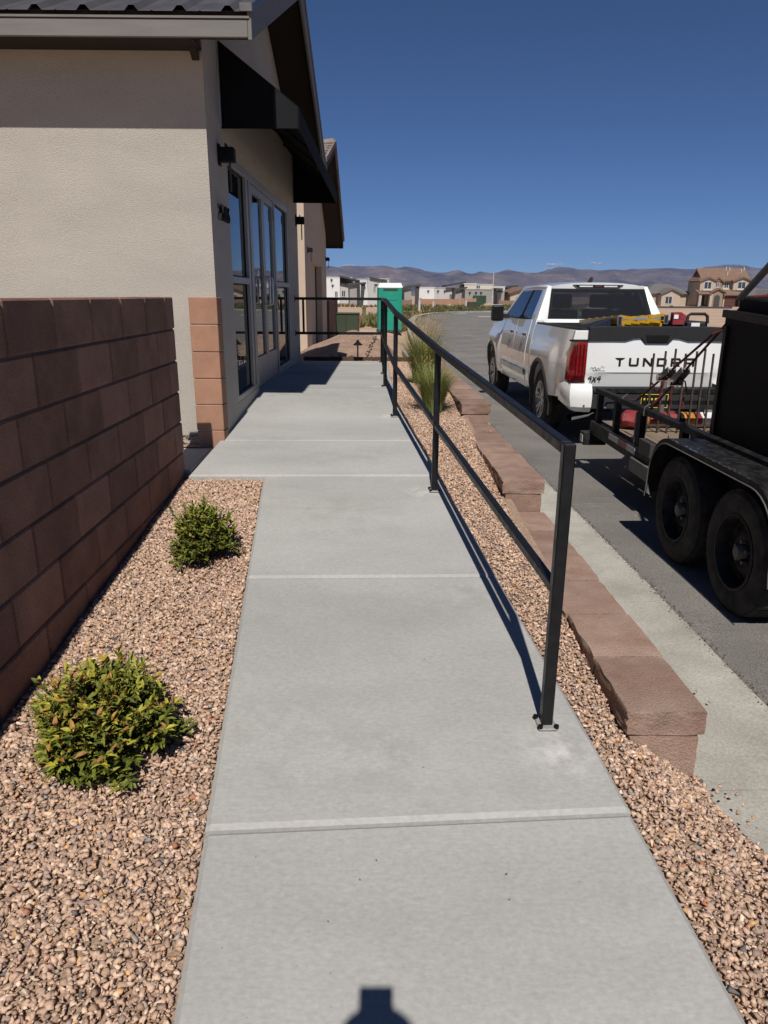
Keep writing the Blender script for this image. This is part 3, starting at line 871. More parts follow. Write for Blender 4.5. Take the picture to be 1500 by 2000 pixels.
G().bar((fx, 10.72, MZ[5]), (POSTS[5][0] - W * 0.5, 10.72, MZ[5]), W, W).build('cross_rail', M['black_steel'], rail, bevel=0.004, ws=True)
G().bar((fx + 0.115, 10.72, MZ[5] + W / 2), (fx + 0.115, 10.72, TZ[5] - W / 2), W * 0.8).build('upright', M['black_steel'], rail, bevel=0.003, ws=True)
for z in (TZ[5], MZ[5]):
    G().box(fx - 0.004, fx + 0.003, 10.68, 10.76, z - 0.045, z + 0.045).build('wall_plate', M['black_steel'], rail, ws=True)

# ================================================================== OFFICE BUILDING (local frame: x out to the street, y along the facade)
def text_mesh(txt, size, mat, extrude=0.0, shear=0.0, spacing=1.0, align='LEFT'):
    cu = bpy.data.curves.new('t', 'FONT')
    cu.body = txt; cu.size = size; cu.extrude = extrude; cu.shear = shear; cu.space_character = spacing; cu.align_x = align
    cu.resolution_u = 3
    tmp = bpy.data.objects.new('t', cu); COL.objects.link(tmp)
    dg = bpy.context.evaluated_depsgraph_get()
    me = bpy.data.meshes.new_from_object(tmp.evaluated_get(dg))
    bpy.data.objects.remove(tmp, do_unlink=True)
    me.materials.clear(); me.materials.append(mat)
    return me
FACE_X = Matrix(((0, 0, 1, 0), (1, 0, 0, 0), (0, 1, 0, 0), (0, 0, 0, 1)))    # text standing on a wall that faces +x
def put_text(name, txt, size, mat, parent, loc, basis=FACE_X, **k):
    me = text_mesh(txt, size, mat, **k)
    o = link(name, me, parent)
    o.matrix_local = Matrix.Translation(Vector(loc)) @ basis
    return o

off = thing('office_building', 'tan stucco office building with metal gable roof, black awning and glass front', 'building', (-1.138, 5.69, 0.0), -0.0218)
PIT, RIDGE, EV = 0.44, 2.80, -0.335
def zroof(u):                                   # underside of the roof deck
    return 2.70 + PIT * ((u - EV) if u <= RIDGE else (2 * RIDGE - EV - u))
UEND = 5.60
g = G()
g.box(-6.5, -0.19, 0.0, 0.19, -0.45, 2.74)                                        # south wall
top = [(0.0, 2.74), (0.0, zroof(0)), (RIDGE, zroof(RIDGE)), (UEND, zroof(UEND)), (UEND, 2.32), (0.0, 2.32)]
g.prism([(0.0, 2.29), (UEND, 2.29), (UEND, zroof(UEND) + .0), (RIDGE, zroof(RIDGE)), (0.0, zroof(0))], -0.19, 0.0, 'x')
g.box(-0.19, 0.0, 0.0, 0.64, -0.45, 2.29)
g.box(-0.19, 0.0, 4.55, UEND, -0.45, 2.29)
g.box(-0.19, -0.002, 0.64, 1.74, -0.45, 0.195)
g.box(-0.19, -0.002, 3.27, 4.55, -0.45, 0.195)
g.box(-6.5, -0.19, UEND - 0.19, UEND, -0.45, 2.74)
g.build('wall', M['stucco'], off)
G().box(-0.19, -0.01, 1.74, 3.27, 0.02, 0.172).build('threshold', M['walk'], off)
G().box(-6.4, -0.001, -0.012, -0.001, 0.022, 0.030).build('weep_screed', M['fascia'], off)
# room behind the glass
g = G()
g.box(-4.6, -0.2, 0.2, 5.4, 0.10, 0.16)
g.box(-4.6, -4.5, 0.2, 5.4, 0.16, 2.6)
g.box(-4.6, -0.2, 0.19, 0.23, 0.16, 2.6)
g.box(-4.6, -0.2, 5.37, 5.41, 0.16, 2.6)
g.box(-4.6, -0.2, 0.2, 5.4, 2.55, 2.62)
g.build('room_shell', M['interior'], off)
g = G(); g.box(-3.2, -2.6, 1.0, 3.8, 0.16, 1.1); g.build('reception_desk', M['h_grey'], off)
# roof deck, soffits, fascia
sl = math.sqrt(1 + PIT * PIT)
for side in (0, 1):
    u0, u1 = (EV - 0.02, RIDGE) if side == 0 else (2 * RIDGE - EV + 0.02, RIDGE)
    g = G()
    t = 0.10
    g.prism([(u0, zroof(u0)), (u1, zroof(u1)), (u1, zroof(u1) + t), (u0, zroof(u0) + t)], -6.9, 0.385, 'x')
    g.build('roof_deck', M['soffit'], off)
    # ribbed metal sheets, one per 0.915 m cover width
    x = 0.42
    while x > -6.8:
        prof = []
        w = 0.915
        k = 0
        xx = x - w
        pts = []
        for r_ in range(3):
            c = xx + 0.1525 + 0.305 * r_
            pts += [(c - 0.045, 0.0), (c - 0.016, 0.032), (c + 0.016, 0.032), (c + 0.045, 0.0)]
            if r_ < 2: pts += [(c + 0.12, 0.0), (c + 0.128, 0.005), (c + 0.14, 0.0)]
        pts = [(xx + 0.001, 0.0)] + pts + [(x - 0.001, 0.0)]
        ue = u0 - 0.045 if side == 0 else u0 + 0.045
        zb = zroof(ue) + t + 0.055
        n = len(pts)
        vv = []
        for th in (0.0, -0.003):
            vv += [(a, ue, zb + h + th) for a, h in pts] + [(a, u1, zroof(u1) + t + 0.055 + h + th) for a, h in pts]
        ff = []
        for i in range(n - 1):
            ff.append((i, i + 1, n + i + 1, n + i)); ff.append((2 * n + i + 1, 2 * n + i, 3 * n + i, 3 * n + i + 1))
            ff.append((i + 1, i, 2 * n + i, 2 * n + i + 1))
        G().add(vv, ff).build('roof_sheet', M['metal_roof'], off)
        x -= w
    # closure strip and drip edge under the sheets
    G().prism([(u0, zroof(u0) + t), (u0 + (0.05 if side == 0 else -0.05), zroof(u0) + t), (u0 + (0.05 if side == 0 else -0.05), zroof(u0) + t + 0.075), (u0, zroof(u0) + t + 0.052)], -6.9, 0.38, 'x').build('eave_closure', M['soffit'], off)
    s_ = -1 if side == 0 else 1
    g = G()
    ua, ub = sorted((u0, u0 + s_ * 0.024))
    g.box(-6.9, 0.385, ua, ub, zroof(u0) - 0.005, zroof(u0) + t - 0.004)
    g.build('fascia', M['fascia'], off, bevel=0.003)
    ua, ub = sorted((u0 - s_ * 0.0, u0 + s_ * 0.032))
    G().box(-6.9, 0.40, ua, ub, zroof(u0) + t - 0.001, zroof(u0) + t + 0.012).build('drip_edge', M['fascia'], off)
    # boxed eave soffit
    ua, ub = sorted((u0, 0.001 if side == 0 else UEND - 0.001))
    if side == 0: ub = -0.001
    else: ua = UEND + 0.001
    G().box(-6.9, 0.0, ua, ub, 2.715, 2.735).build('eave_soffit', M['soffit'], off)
    # rake fascia and rake soffit
    b = 0.19
    G().prism([(u0 + s_ * 0.024, zroof(u0) - 0.02), (u1, zroof(u1) + t - b), (u1, zroof(u1) + t + 0.05), (u0 + s_ * 0.024, zroof(u0) + t + 0.05)], 0.386, 0.412, 'x').build('rake_board', M['fascia'], off, bevel=0.003)
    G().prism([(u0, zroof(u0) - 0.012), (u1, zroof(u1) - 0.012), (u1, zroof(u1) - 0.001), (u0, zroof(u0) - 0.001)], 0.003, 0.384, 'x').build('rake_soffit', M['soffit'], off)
    # metal gable trim over the sheets
    g = G()
    g.prism([(u0 + s_ * 0.05, zroof(u0) + t + 0.03), (u1, zroof(u1) + t + 0.05), (u1, zroof(u1) + t + 0.098), (u0 + s_ * 0.05, zroof(u0) + t + 0.078)], 0.34, 0.425, 'x')
    g.build('gable_trim', M['metal_roof'], off, bevel=0.004)
G().prism([(RIDGE - 0.18, zroof(RIDGE) + 0.08), (RIDGE, zroof(RIDGE) + 0.165), (RIDGE + 0.18, zroof(RIDGE) + 0.08), (RIDGE, zroof(RIDGE) + 0.19)], -6.9, 0.425, 'x').build('ridge_cap', M['metal_roof'], off)
G().prism([(-0.09, 2.714), (-0.001, 2.714), (-0.001, 2.655)], -0.07, -0.02, 'x').build('eave_bracket', M['soffit'], off, bevel=0.003)
# block pier at the corner: five and a half courses
pier_m = G().box(-0.196, 0.016, -0.07, 0.10, 0.003, 0.1985).mesh('pier_block', M['block_red'], bevel=0.004)
for c in range(6):
    h0 = 1.088 - 0.2018 * (c + 1)
    me = pier_m if c < 5 else G().box(-0.196, 0.016, -0.07, 0.10, 0.06, 0.1985).mesh('pier_block', M['block_red'], bevel=0.004)
    o = link('pier_block', me, off); o.location = (rnd.uniform(-.001, .001), rnd.uniform(-.001, .001), h0)
G().box(-0.188, 0.008, -0.062, 0.092, -0.12, 1.075).build('pier_mortar', M['mortar_light'], off)
# awning
AW0, AW1, AP = 0.50, 5.20, 0.60
aw = G().prism([(0.002, 2.335), (0.002, 2.935), (AP, 2.485), (AP, 2.335)], AW0, AW0 + 0.012, 'y').build('awning_side', M['awning'], off)
G().prism([(0.002, 2.335), (0.002, 2.935), (AP, 2.485), (AP, 2.335)], AW1 - 0.012, AW1, 'y').build('awning_side', M['awning'], off)
G().prism([(0.002, 2.924), (0.002, 2.937), (AP + 0.004, 2.490), (AP + 0.004, 2.476)], AW0 - 0.003, AW1 + 0.003, 'y').build('awning_canopy', M['awning'], off)
G().box(AP, AP + 0.010, AW0 - 0.003, AW1 + 0.003, 2.33, 2.482).build('awning_valance', M['awning'], off)
G().prism([(0.412, 2.337), (0.412, 2.626), (AP - 0.002, 2.483), (AP - 0.002, 2.337)], AW0 - 0.006, AW0 - 0.0005, 'y').build('awning_valance', M['awning_return'], off)
g = G()
for u in [AW0 + 0.03 + (AW1 - AW0 - 0.06) * i / 5 for i in range(6)]:
    G().bar((0.0, u, 2.905), (AP - 0.01, u, 2.46), 0.02).build('awning_strut', M['flat_black'], off)
G().box(0.0005, 0.012, AW0 - 0.02, AW0 - 0.006, 2.34, 2.93).build('awning_edge_strip', M['aluminium'], off)
# storefront: frame members one by one
FX0, FX1 = -0.115, -0.05
def member(name, y0, y1, z0, z1, x0=FX0, x1=FX1):
    return G().box(x0, x1, y0, y1, z0, z1).build(name, M['frame_alu'], off, bevel=0.003)
SILL, HEAD = 0.245, 2.13
member('head_frame', 0.642, 4.548, HEAD, 2.20)
G().box(-0.19, -0.004, 0.6405, 4.5495, 2.2005, 2.2895).build('head_band', M['stucco'], off)
for y0, y1, z0 in ((0.642, 0.70, 0.1955), (1.50, 1.575, SILL), (1.66, 1.755, 0.175), (3.255, 3.335, 0.175), (4.45, 4.548, 0.1955)):
    member('mullion', y0, y1, z0, HEAD - 0.0005)
member('mullion', 1.576, 1.659, 0.1955, HEAD - 0.0005, -0.17, -0.075)
for y0, y1 in ((0.7005, 1.6595), (3.3355, 4.4495)):
    member('sill_frame', y0, y1, 0.1955, SILL)
    member('transom_bar', y0, y1 if y1 > 3 else 1.4995, 1.200, 1.255)
for y0, y1 in ((0.7005, 1.4995), (3.3355, 4.4495)):
    for z0, z1 in ((SILL, 1.200), (1.255, HEAD)):
        w = G().box(-0.092, -0.086, y0, y1, z0, z1).build('window_pane', M['glass'], off)
        g = G()
        g.box(-0.0995, -0.0785, y0, y0 + 0.012, z0, z1); g.box(-0.0995, -0.0785, y1 - 0.012, y1, z0, z1)
        g.box(-0.0995, -0.0785, y0 + 0.012, y1 - 0.012, z0, z0 + 0.012); g.box(-0.0995, -0.0785, y0 + 0.012, y1 - 0.012, z1 - 0.012, z1)
        g.build('gasket', M['flat_black'], w)
for k, (y0, y1) in enumerate(((1.760, 2.502), (2.508, 3.250))):
    g = G()
    g.box(-0.105, -0.06, y0, y0 + 0.075, 0.182, 2.122); g.box(-0.105, -0.06, y1 - 0.075, y1, 0.182, 2.122)
    g.box(-0.105, -0.06, y0 + 0.075, y1 - 0.075, 0.182, 0.485); g.box(-0.105, -0.06, y0 + 0.075, y1 - 0.075, 2.055, 2.122)
    d = g.build('door', M['frame_alu'], off)
    G().box(-0.086, -0.080, y0 + 0.075, y1 - 0.075, 0.485, 2.055).build('door_glass', M['glass'], d)
    hy = y1 - 0.10 if k == 0 else y0 + 0.10
    g = G()
    g.tube([(-0.06, hy, 1.28), (-0.005, hy, 1.28), (0.0, hy, 1.25), (0.0, hy, 1.03), (-0.005, hy, 1.0), (-0.06, hy, 1.0)], 0.012, 8)
    g.build('pull_handle', M['aluminium'], d, smooth=True)
    g = G(); g.bar((-0.115, y0 + 0.04, 1.12), (-0.115, y1 - 0.04, 1.12), 0.03, 0.06); g.build('push_bar', M['flat_black'], d)
    G().box(-0.105, -0.068, y0 + 0.08, y0 + 0.10, 0.60, 0.62)
    G().box(-0.13, -0.106, y0 + 0.08, y0 + 0.36, 2.02, 2.075).build('door_closer', M['frame_alu'], d)
    for j, z in enumerate((0.27, 1.15, 1.98)):
        yy = y0 - 0.002 if k == 0 else y1 - 0.010
        G().cyl((-0.052, yy + 0.006, z - 0.06), (-0.052, yy + 0.006, z + 0.06), 0.010, n=8).build('hinge', M['frame_alu'], d)
# the glazing sits only a little behind the stucco
for _o in off.children:
    if _o.name.split('.')[0] in ('head_frame', 'mullion', 'sill_frame', 'transom_bar', 'window_pane', 'door'): _o.location.x += 0.046
# lettering on the glass and the wall
put_text('window_lettering', 'Built For Life', 0.155, M['text_grey'], off, (-0.0385, 0.715, 0.455), spacing=0.93)
put_text('house_numeral', '2', 0.165, M['flat_black'], off, (0.014, 0.215, 1.655), extrude=0.010)
for i, ch in enumerate('006'):
    put_text('house_numeral', ch, 0.165, M['flat_black'], off, (0.014, 0.312 + 0.094 * i, 1.655), extrude=0.010)
# sconces
def sconce(parent, y, z, x0=0.0):
    s_ = G().box(x0, x0 + 0.014, y - 0.038, y + 0.038, z - 0.075, z + 0.075).build('sconce', M['flat_black'], parent, bevel=0.003)
    G().box(x0 + 0.014, x0 + 0.125, y - 0.044, y + 0.044, z - 0.050, z + 0.050).build('sconce_hood', M['flat_black'], s_, bevel=0.004)
    G().box(x0 + 0.060, x0 + 0.066, y - 0.048, y + 0.048, z - 0.04, z + 0.075).build('sconce_fin', M['flat_black'], s_)
    G().cyl((x0 + 0.085, y, z - 0.055), (x0 + 0.085, y, z - 0.26), 0.008, n=10).build('sconce_tube', M['flat_black'] if parent is not off else M['trim_grey'], s_, smooth=True)
    return s_
sconce(off, 0.36, 2.125)
sconce(off, 5.40, 2.125)

# ================================================================== NEIGHBOUR HOUSE with tiled gable
nb = thing('tiled_house', 'tan stucco house with brown tiled gable behind the office building', 'house', (-1.42, 17.5, -0.28), -0.0218)
E2, R2, L2, EN = 3.18, 5.0, 6.5, 4.08
PIT2 = (R2 - E2) / (L2 / 2)
g = G()
g.box(-9, -0.3, 0.0, 0.25, -0.4, EN)
g.prism([(0.0, 2.16), (L2, 2.16), (L2, E2), (L2 / 2, R2), (0.0, EN)], -0.3, 0.0, 'x')
g.box(-0.3, 0.0, 0.0, 1.4, -0.4, 2.16); g.box(-0.3, 0.0, 4.75, L2, -0.4, 2.16)
g.box(-9, -0.3, L2 - 0.25, L2, -0.4, E2)
g.build('wall', M['stucco_tan'], nb)
G().box(-0.22, -0.17, 1.4, 4.75, -0.4, 2.16).build('garage_door', M['stucco_tan'], nb)
G().box(-0.17, -0.165, 4.35, 4.75, -0.4, 2.16).build('painted_door_shadow', M['soffit'], nb)  # dark sheet painted in as shadow at the far end of the door
G().box(-0.03, 0.02, -0.02, 0.06, -0.4, 0.55).build('corner_trim', M['stucco_tan'], nb)
for side in (0, 1):
    ye = -0.22 if side == 0 else L2 + 0.55
    PS = (R2 - EN) / (L2 / 2) if side == 0 else PIT2
    zr_ = lambda y: (EN + PS * y) if side == 0 else (E2 + PS * (L2 - y))
    g = G()
    g.prism([(ye, zr_(ye)), (L2 / 2, R2), (L2 / 2, R2 + 0.12), (ye, zr_(ye) + 0.12)], -9, 0.49, 'x')
    g.build('roof_deck', M['soffit'], nb)
    G().prism([(ye, zr_(ye) - 0.06), (L2 / 2, R2 - 0.06), (L2 / 2, R2 + 0.11), (ye, zr_(ye) + 0.11)], 0.491, 0.52, 'x').build('rake_board', M['soffit'], nb)
    ncourse = 13
    L_ = math.hypot(L2 / 2 - ye if side == 0 else ye - L2 / 2, R2 - zr_(ye))
    tl = L_ / ncourse
    tm = G().box(-0.165, 0.165, 0.0, tl + 0.06, 0.0, 0.035).mesh('tile', M['tile'], bevel=0.008)
    ang = math.atan(PS)
    for c in range(ncourse):
        yy = ye + (L2 / 2 - ye) * c / ncourse
        for k in range(4):
            o = link('tile', tm, nb)
            o.location = (0.37 - 0.335 * k - (0.16 if c % 2 else 0), yy, zr_(yy) + 0.135 + rnd.uniform(-.004, .006))
            o.rotation_euler = (ang - 0.05, 0, 0) if side == 0 else (ang - 0.05, 0, math.pi)
    G().prism([(ye, zr_(ye) + 0.12), (L2 / 2, R2 + 0.12), (L2 / 2, R2 + 0.165), (ye, zr_(ye) + 0.165)], -9, -0.86, 'x').build('tile_field', M['tile'], nb)
    G().box(-9, 0.49, min(ye, ye - 0.03 if side == 0 else ye + 0.03), max(ye, ye - 0.03 if side == 0 else ye + 0.03), zr_(ye) - 0.06, zr_(ye) + 0.11).build('fascia', M['soffit'], nb)
    for k in range(13):                                   # rake tiles edging the gable
        a = k / 13.0; yy = ye + (L2 / 2 - ye) * a
        o = link('rake_tile', tm, nb)
        o.location = (0.535, yy, zr_(yy) + 0.15)
        o.scale = (0.16, 1, 3.2)
        o.rotation_euler = (ang - 0.05, 0, 0) if side == 0 else (ang - 0.05, 0, math.pi)
for k in range(10):
    o = G().cyl((0.50 - 0.4 * k, L2 / 2, R2 + 0.19), (0.08 - 0.4 * k, L2 / 2, R2 + 0.16), 0.11, 0.09, n=8).build('ridge_tile', M['tile'], nb)
sconce(nb, 0.62, 2.40); sconce(nb, 6.30, 2.45)
bw = thing('block_wall', 'dark brown block wall running on from the corner of the tiled house', 'wall', (-1.3, 24.2, -0.5))
g = G()
for c in range(8):
    for k in range(18):
        y0 = 24.2 + 0.4 * k + (0.2 if c % 2 else 0)
        g.box(-1.40, -1.22, y0 + 0.004, y0 + 0.396, 0.93 - 0.2 * (c + 1) + 0.004, 0.93 - 0.2 * c - 0.004)
tag(g.build('blocks', M['block'], bw, ws=True), kind='stuff')
G().box(-1.39, -1.225, 24.2, 31.6, -0.8, 0.92).build('mortar', M['mortar'], bw, ws=True)

# ================================================================== PICKUP (local: x right, y forward from the tail, z up)
tk = thing('pickup_truck', 'white four-door pickup truck parked at the kerb, seen from behind', 'pickup', (3.27, 8.22, -0.600))
WR, YR, YF = 0.405, 1.27, 4.97          # wheel radius, rear and front axle
def prof_x(z):
    return interp(z, [(0.40, 0.905), (0.47, 0.945), (0.58, 0.968), (0.80, 0.985), (0.98, 0.982), (1.10, 0.965), (1.20, 0.945), (1.30, 0.925), (1.42, 0.90)])
def side_x(y, z):
    x = prof_x(z)
    for yw in (YR, YF):
        a = abs(y - yw); b = z - 0.40
        # squared-off flare over the wheel
        t = sstep(0.74, 0.56, a) * sstep(0.80, 0.62, b)
        x += 0.045 * t
    if y < 0.45: x -= 0.05 * (1 - y / 0.45) ** 2
    if y > 5.2: x -= 0.16 * ((y - 5.2) / 0.65) ** 2
    return x
RA = 0.505
def arch_z(y, sill):
    for yw in (YR, YF):
        a = abs(y - yw)
        if a < RA: return max(sill, 0.405 + math.sqrt(RA * RA - a * a) * 0.985)
    return sill
def stations(y0, y1):
    s_ = set([y0, y1])
    n = max(2, int((y1 - y0) / 0.09))
    for i in range(n + 1): s_.add(round(y0 + (y1 - y0) * i / n, 4))
    for yw in (YR, YF):
        for k in range(25):
            q = yw + RA * math.cos(math.pi * k / 24) * 0.9999
            if y0 < q < y1: s_.add(round(q, 4))
        for q in (yw - RA - 0.0005, yw + RA + 0.0005):
            if y0 < q < y1: s_.add(q)
    return sorted(s_)
def side_panel(name, y0, y1, sill, ztop, sgn, mat, thick=0.06, nz=14, push=0.0, parent=None, angle=40):
    ys_ = stations(y0, y1)
    n = nz + 1
    vv = []
    for y in ys_:
        zb = arch_z(y, sill(y) if callable(sill) else sill)
        zt = ztop(y) if callable(ztop) else ztop
        zb = min(zb, zt - 0.02)
        for k in range(n):
            z = zb + (zt - zb) * k / nz
            vv.append((sgn * (side_x(y, z) + push), y, z))
    m = len(vv)
    for i, y in enumerate(ys_):
        for k in range(n):
            x, yy, z = vv[i * n + k]
            vv.append((x - sgn * thick, yy, z))
    ff = []
    q = len(ys_)
    for i in range(q - 1):
        for k in range(nz):
            a = i * n + k
            ff.append((a, a + n, a + n + 1, a + 1)); ff.append((m + a, m + a + 1, m + a + n + 1, m + a + n))
        ff.append((i * n, m + i * n, m + (i + 1) * n, (i + 1) * n))
        ff.append((i * n + nz, (i + 1) * n + nz, m + (i + 1) * n + nz, m + i * n + nz))
    for i in (0, q - 1):
        for k in range(nz):
            a = i * n + k
            ff.append((a, a + 1, m + a + 1, m + a))
    return G().add(vv, ff).build(name, mat, parent or tk, smooth=True, angle=angle)
BELT = lambda y: interp(y, [(2.0, 1.40), (2.6, 1.385), (4.2, 1.34), (4.6, 1.30), (5.3, 1.24), (5.85, 1.13)])
for s_ in (-1, 1):
    bs_ = side_panel('bed_side', 0.03, 2.04, lambda y: interp(y, [(0, 0.74), (0.32, 0.72), (0.40, 0.55), (2.04, 0.46)]), 1.345, s_, M['white_paint'], 0.13)
    # rail cap on top of the bed side
    g = G()
    for a, b in zip([0.03, 0.5, 1.0, 1.5], [0.5, 1.0, 1.5, 2.04]):
        pass
    xs_ = [(y, side_x(y, 1.345)) for y in (0.03, 0.2, 0.45, 1.0, 1.5, 2.04)]
    for (ya, xa), (yb, xb) in zip(xs_, xs_[1:]):
        g.add([(s_ * (xa - 0.012), ya, 1.346), (s_ * (xb - 0.012), yb, 1.346), (s_ * (xb - 0.125), yb, 1.346), (s_ * (xa - 0.125), ya, 1.346),
               (s_ * (xa - 0.018), ya, 1.366), (s_ * (xb - 0.018), yb, 1.366), (s_ * (xb - 0.125), yb, 1.366), (s_ * (xa - 0.125), ya, 1.366)],
              [(0, 1, 5, 4), (4, 5, 6, 7), (3, 7, 6, 2), (0, 4, 7, 3), (1, 2, 6, 5)])
    g.build('bed_rail_cap', M['black_plastic'], tk)
    G().box(*(sorted((s_ * 0.72, s_ * 0.80))), 0.1, 2.03, 0.75, 1.34).build('bed_inner_wall', M['black_plastic'], tk)
    side_panel('cab_corner', 2.055, 2.30, 0.47, BELT, s_, M['white_paint'], 0.10)
    d = side_panel('rear_door', 2.312, 3.205, 0.53, BELT, s_, M['white_paint'], 0.05, push=0.004)
    d2 = side_panel('front_door', 3.217, 4.235, 0.53, BELT, s_, M['white_paint'], 0.05, push=0.004)
    side_panel('front_fender', 4.247, 5.80, 0.47, BELT, s_, M['white_paint'], 0.08)
    side_panel('rocker_panel', 2.30, 4.30, 0.43, 0.527, s_, M['white_paint'], 0.06, nz=3)
    for dd, ya, yb in ((d, 2.40, 2.58), (d2, 3.31, 3.50)):
        z = 1.175
        x = side_x(ya, z)
        g = G(); g.tube([(s_ * (x + 0.006), ya, z), (s_ * (x + 0.045), ya + 0.025, z), (s_ * (x + 0.05), (ya + yb) / 2, z), (s_ * (x + 0.045), yb - 0.025, z), (s_ * (x + 0.006), yb, z)], [0.014, 0.017, 0.018, 0.017, 0.014], 8)
        g.build('handle', M['chrome'], dd, smooth=True)
        G().lathe([(0.0, 0.012), (0.04, 0.008), (0.055, 0.004)], (s_ * x, (ya + yb) / 2, z - 0.005), 'x', 16).build('handle_cup', M['chrome'], dd, smooth=True)
    # body moulding
    for dd, ya, yb in ((d, 2.33, 3.19), (d2, 3.23, 4.10)):
        g = G()
        pts = [ya + (yb - ya) * i / 4 for i in range(5)]
        for a, b in zip(pts, pts[1:]):
            g.add([(s_ * (side_x(q, z) + o_), q, z) for q in (a, b) for z, o_ in ((0.60, 0.004), (0.615, 0.022), (0.685, 0.022), (0.70, 0.004))],
                  [(0, 4, 5, 1), (1, 5, 6, 2), (2, 6, 7, 3)])
        g.build('door_moulding', M['alloy'], dd, smooth=True)
    # wheel arch lip, painted dark for asphalt reflected in the flares, and liner
    for yw in (YR, YF):
        g = G()
        n = 26
        for k in range(n):
            t0, t1 = math.pi * (k / n * 1.16 - 0.08), math.pi * ((k + 1) / n * 1.16 - 0.08)
            q = []
            for t in (t0, t1):
                for r_, o_ in ((RA - 0.012, -0.05), (RA - 0.004, 0.014), (RA + 0.032, 0.012), (RA + 0.046, 0.001)):
                    y, z = yw + r_ * math.cos(t), 0.405 + r_ * math.sin(t) * 0.985
                    q.append((s_ * (side_x(y, max(z, .45)) + o_), y, z))
            g.add(q, [(0, 4, 5, 1), (1, 5, 6, 2), (2, 6, 7, 3)])
        g.build('arch_lip_reflection', M['trim_grey'], tk, smooth=True, angle=50, weld=True)
        g = G()
        for k in range(16):
            t0, t1 = math.pi * k / 16, math.pi * (k + 1) / 16
            q = [(s_ * x, yw + RA * 1.0 * math.cos(t), 0.405 + RA * math.sin(t)) for t in (t0, t1) for x in (0.93, 0.55)]
            g.add(q, [(0, 1, 3, 2)])
        g.add([(s_ * 0.55, yw - RA, 0.405), (s_ * 0.55, yw + RA, 0.405), (s_ * 0.55, yw + RA, 0.9), (s_ * 0.55, yw - RA, 0.9)], [(0, 1, 2, 3)])
        g.build('wheel_liner', M['flat_black'], tk)
# inner solids: cab floor pan, firewall, bed floor, chassis
G().box(-0.83, 0.83, 2.06, 4.42, 0.50, 1.27).build('cab_tub', M['interior'], tk)
g = G(); g.box(-0.55, 0.55, 4.42, 5.70, 0.45, 1.05); g.build('engine_bay', M['flat_black'], tk)
G().box(-0.73, 0.73, 0.08, 2.04, 0.80, 0.84).build('bed_floor', M['black_plastic'], tk)
G().box(-0.80, 0.80, 2.005, 2.045, 0.80, 1.36).build('bed_front_wall', M['black_plastic'], tk)
g = G()
for s_ in (-1, 1): g.box(min(s_ * .42, s_ * .54), max(s_ * .42, s_ * .54), 0.1, 5.6, 0.42, 0.56)
g.box(-0.9, 0.9, YR - 0.06, YR + 0.06, 0.34, 0.46); g.box(-0.5, 0.5, 0.25, 0.9, 0.5, 0.78)
g.build('chassis', M['flat_black'], tk)
# hood
g = G()
def hood(u, y):
    z = BELT(y) + 0.045 * (1 - abs(u) ** 2.2) + 0.02
    return (u * (side_x(y, BELT(y)) - 0.02), y, z)
g.grid(hood, [-1, -.9, -.6, -.3, 0, .3, .6, .9, 1], [4.40, 4.7, 5.0, 5.3, 5.55, 5.72, 5.80])
g.build('hood', M['white_paint'], tk, smooth=True)
g = G(); g.box(-0.80, 0.80, 5.74, 5.84, 0.70, 1.12); g.build('grille', M['black_plastic'], tk, bevel=0.02)
g = G(); g.box(-0.88, 0.88, 5.70, 5.92, 0.46, 0.74); g.build('front_bumper', M['white_paint'], tk, bevel=0.04, seg=2, smooth=True)
# greenhouse: roof, pillars, glass
ZB, ZT = 1.385, 1.835
def hw(z): return 0.895 + (0.715 - 0.895) * (z - 1.385) / (1.835 - 1.385)       # cab half width at height z
def yrear(z): return 2.10 + (z - 1.385) * 0.52                                   # rear glass plane
def yfront(z): return 4.72 - (z - 1.30) * 1.52                                   # windscreen plane
g = G()
def roof(u, t):
    y = 2.325 + (3.90 - 2.325) * t
    edge = abs(u) ** 3.2
    z = 1.915 - 0.068 * edge - 0.035 * abs(2 * t - 0.8) ** 2.2 * 0.9
    w = 0.725 if t > 0.02 else 0.715
    return (u * w, y, z)
us = [-1, -.97, -.9, -.75, -.5, -.25, 0, .25, .5, .75, .9, .97, 1]
ts = [0, .04, .12, .3, .5, .7, .85, .95, 1]
g.grid(roof, us, ts)
# underside lip
lip = [roof(u, 0) for u in us]
g.add(lip + [(x * 0.985, y + 0.01, 1.80) for x, y, z in lip], [(i, i + 1, len(us) + i + 1, len(us) + i) for i in range(len(us) - 1)])
for s_ in (-1, 1):
    e = [roof(s_, t) for t in ts]
    g.add(e + [(x, y, z - 0.05) for x, y, z in e], [(i, i + 1, len(ts) + i + 1, len(ts) + i) for i in range(len(ts) - 1)])
g.build('roof', M['white_paint'], tk, smooth=True, angle=45, weld=True)
G().box(-0.66, 0.66, 2.36, 3.85, 1.775, 1.79).build('headliner', M['interior'], tk)
def pillar(name, pts_lo, pts_hi, mat, parent=tk):
    n = len(pts_lo)
    return G().add(list(pts_lo) + list(pts_hi), [tuple(range(n)), tuple(reversed(range(n, 2 * n)))] + [(i, (i + 1) % n, n + (i + 1) % n, n + i) for i in range(n)]).build(name, mat, parent, bevel=0.008, smooth=True, seg=2)
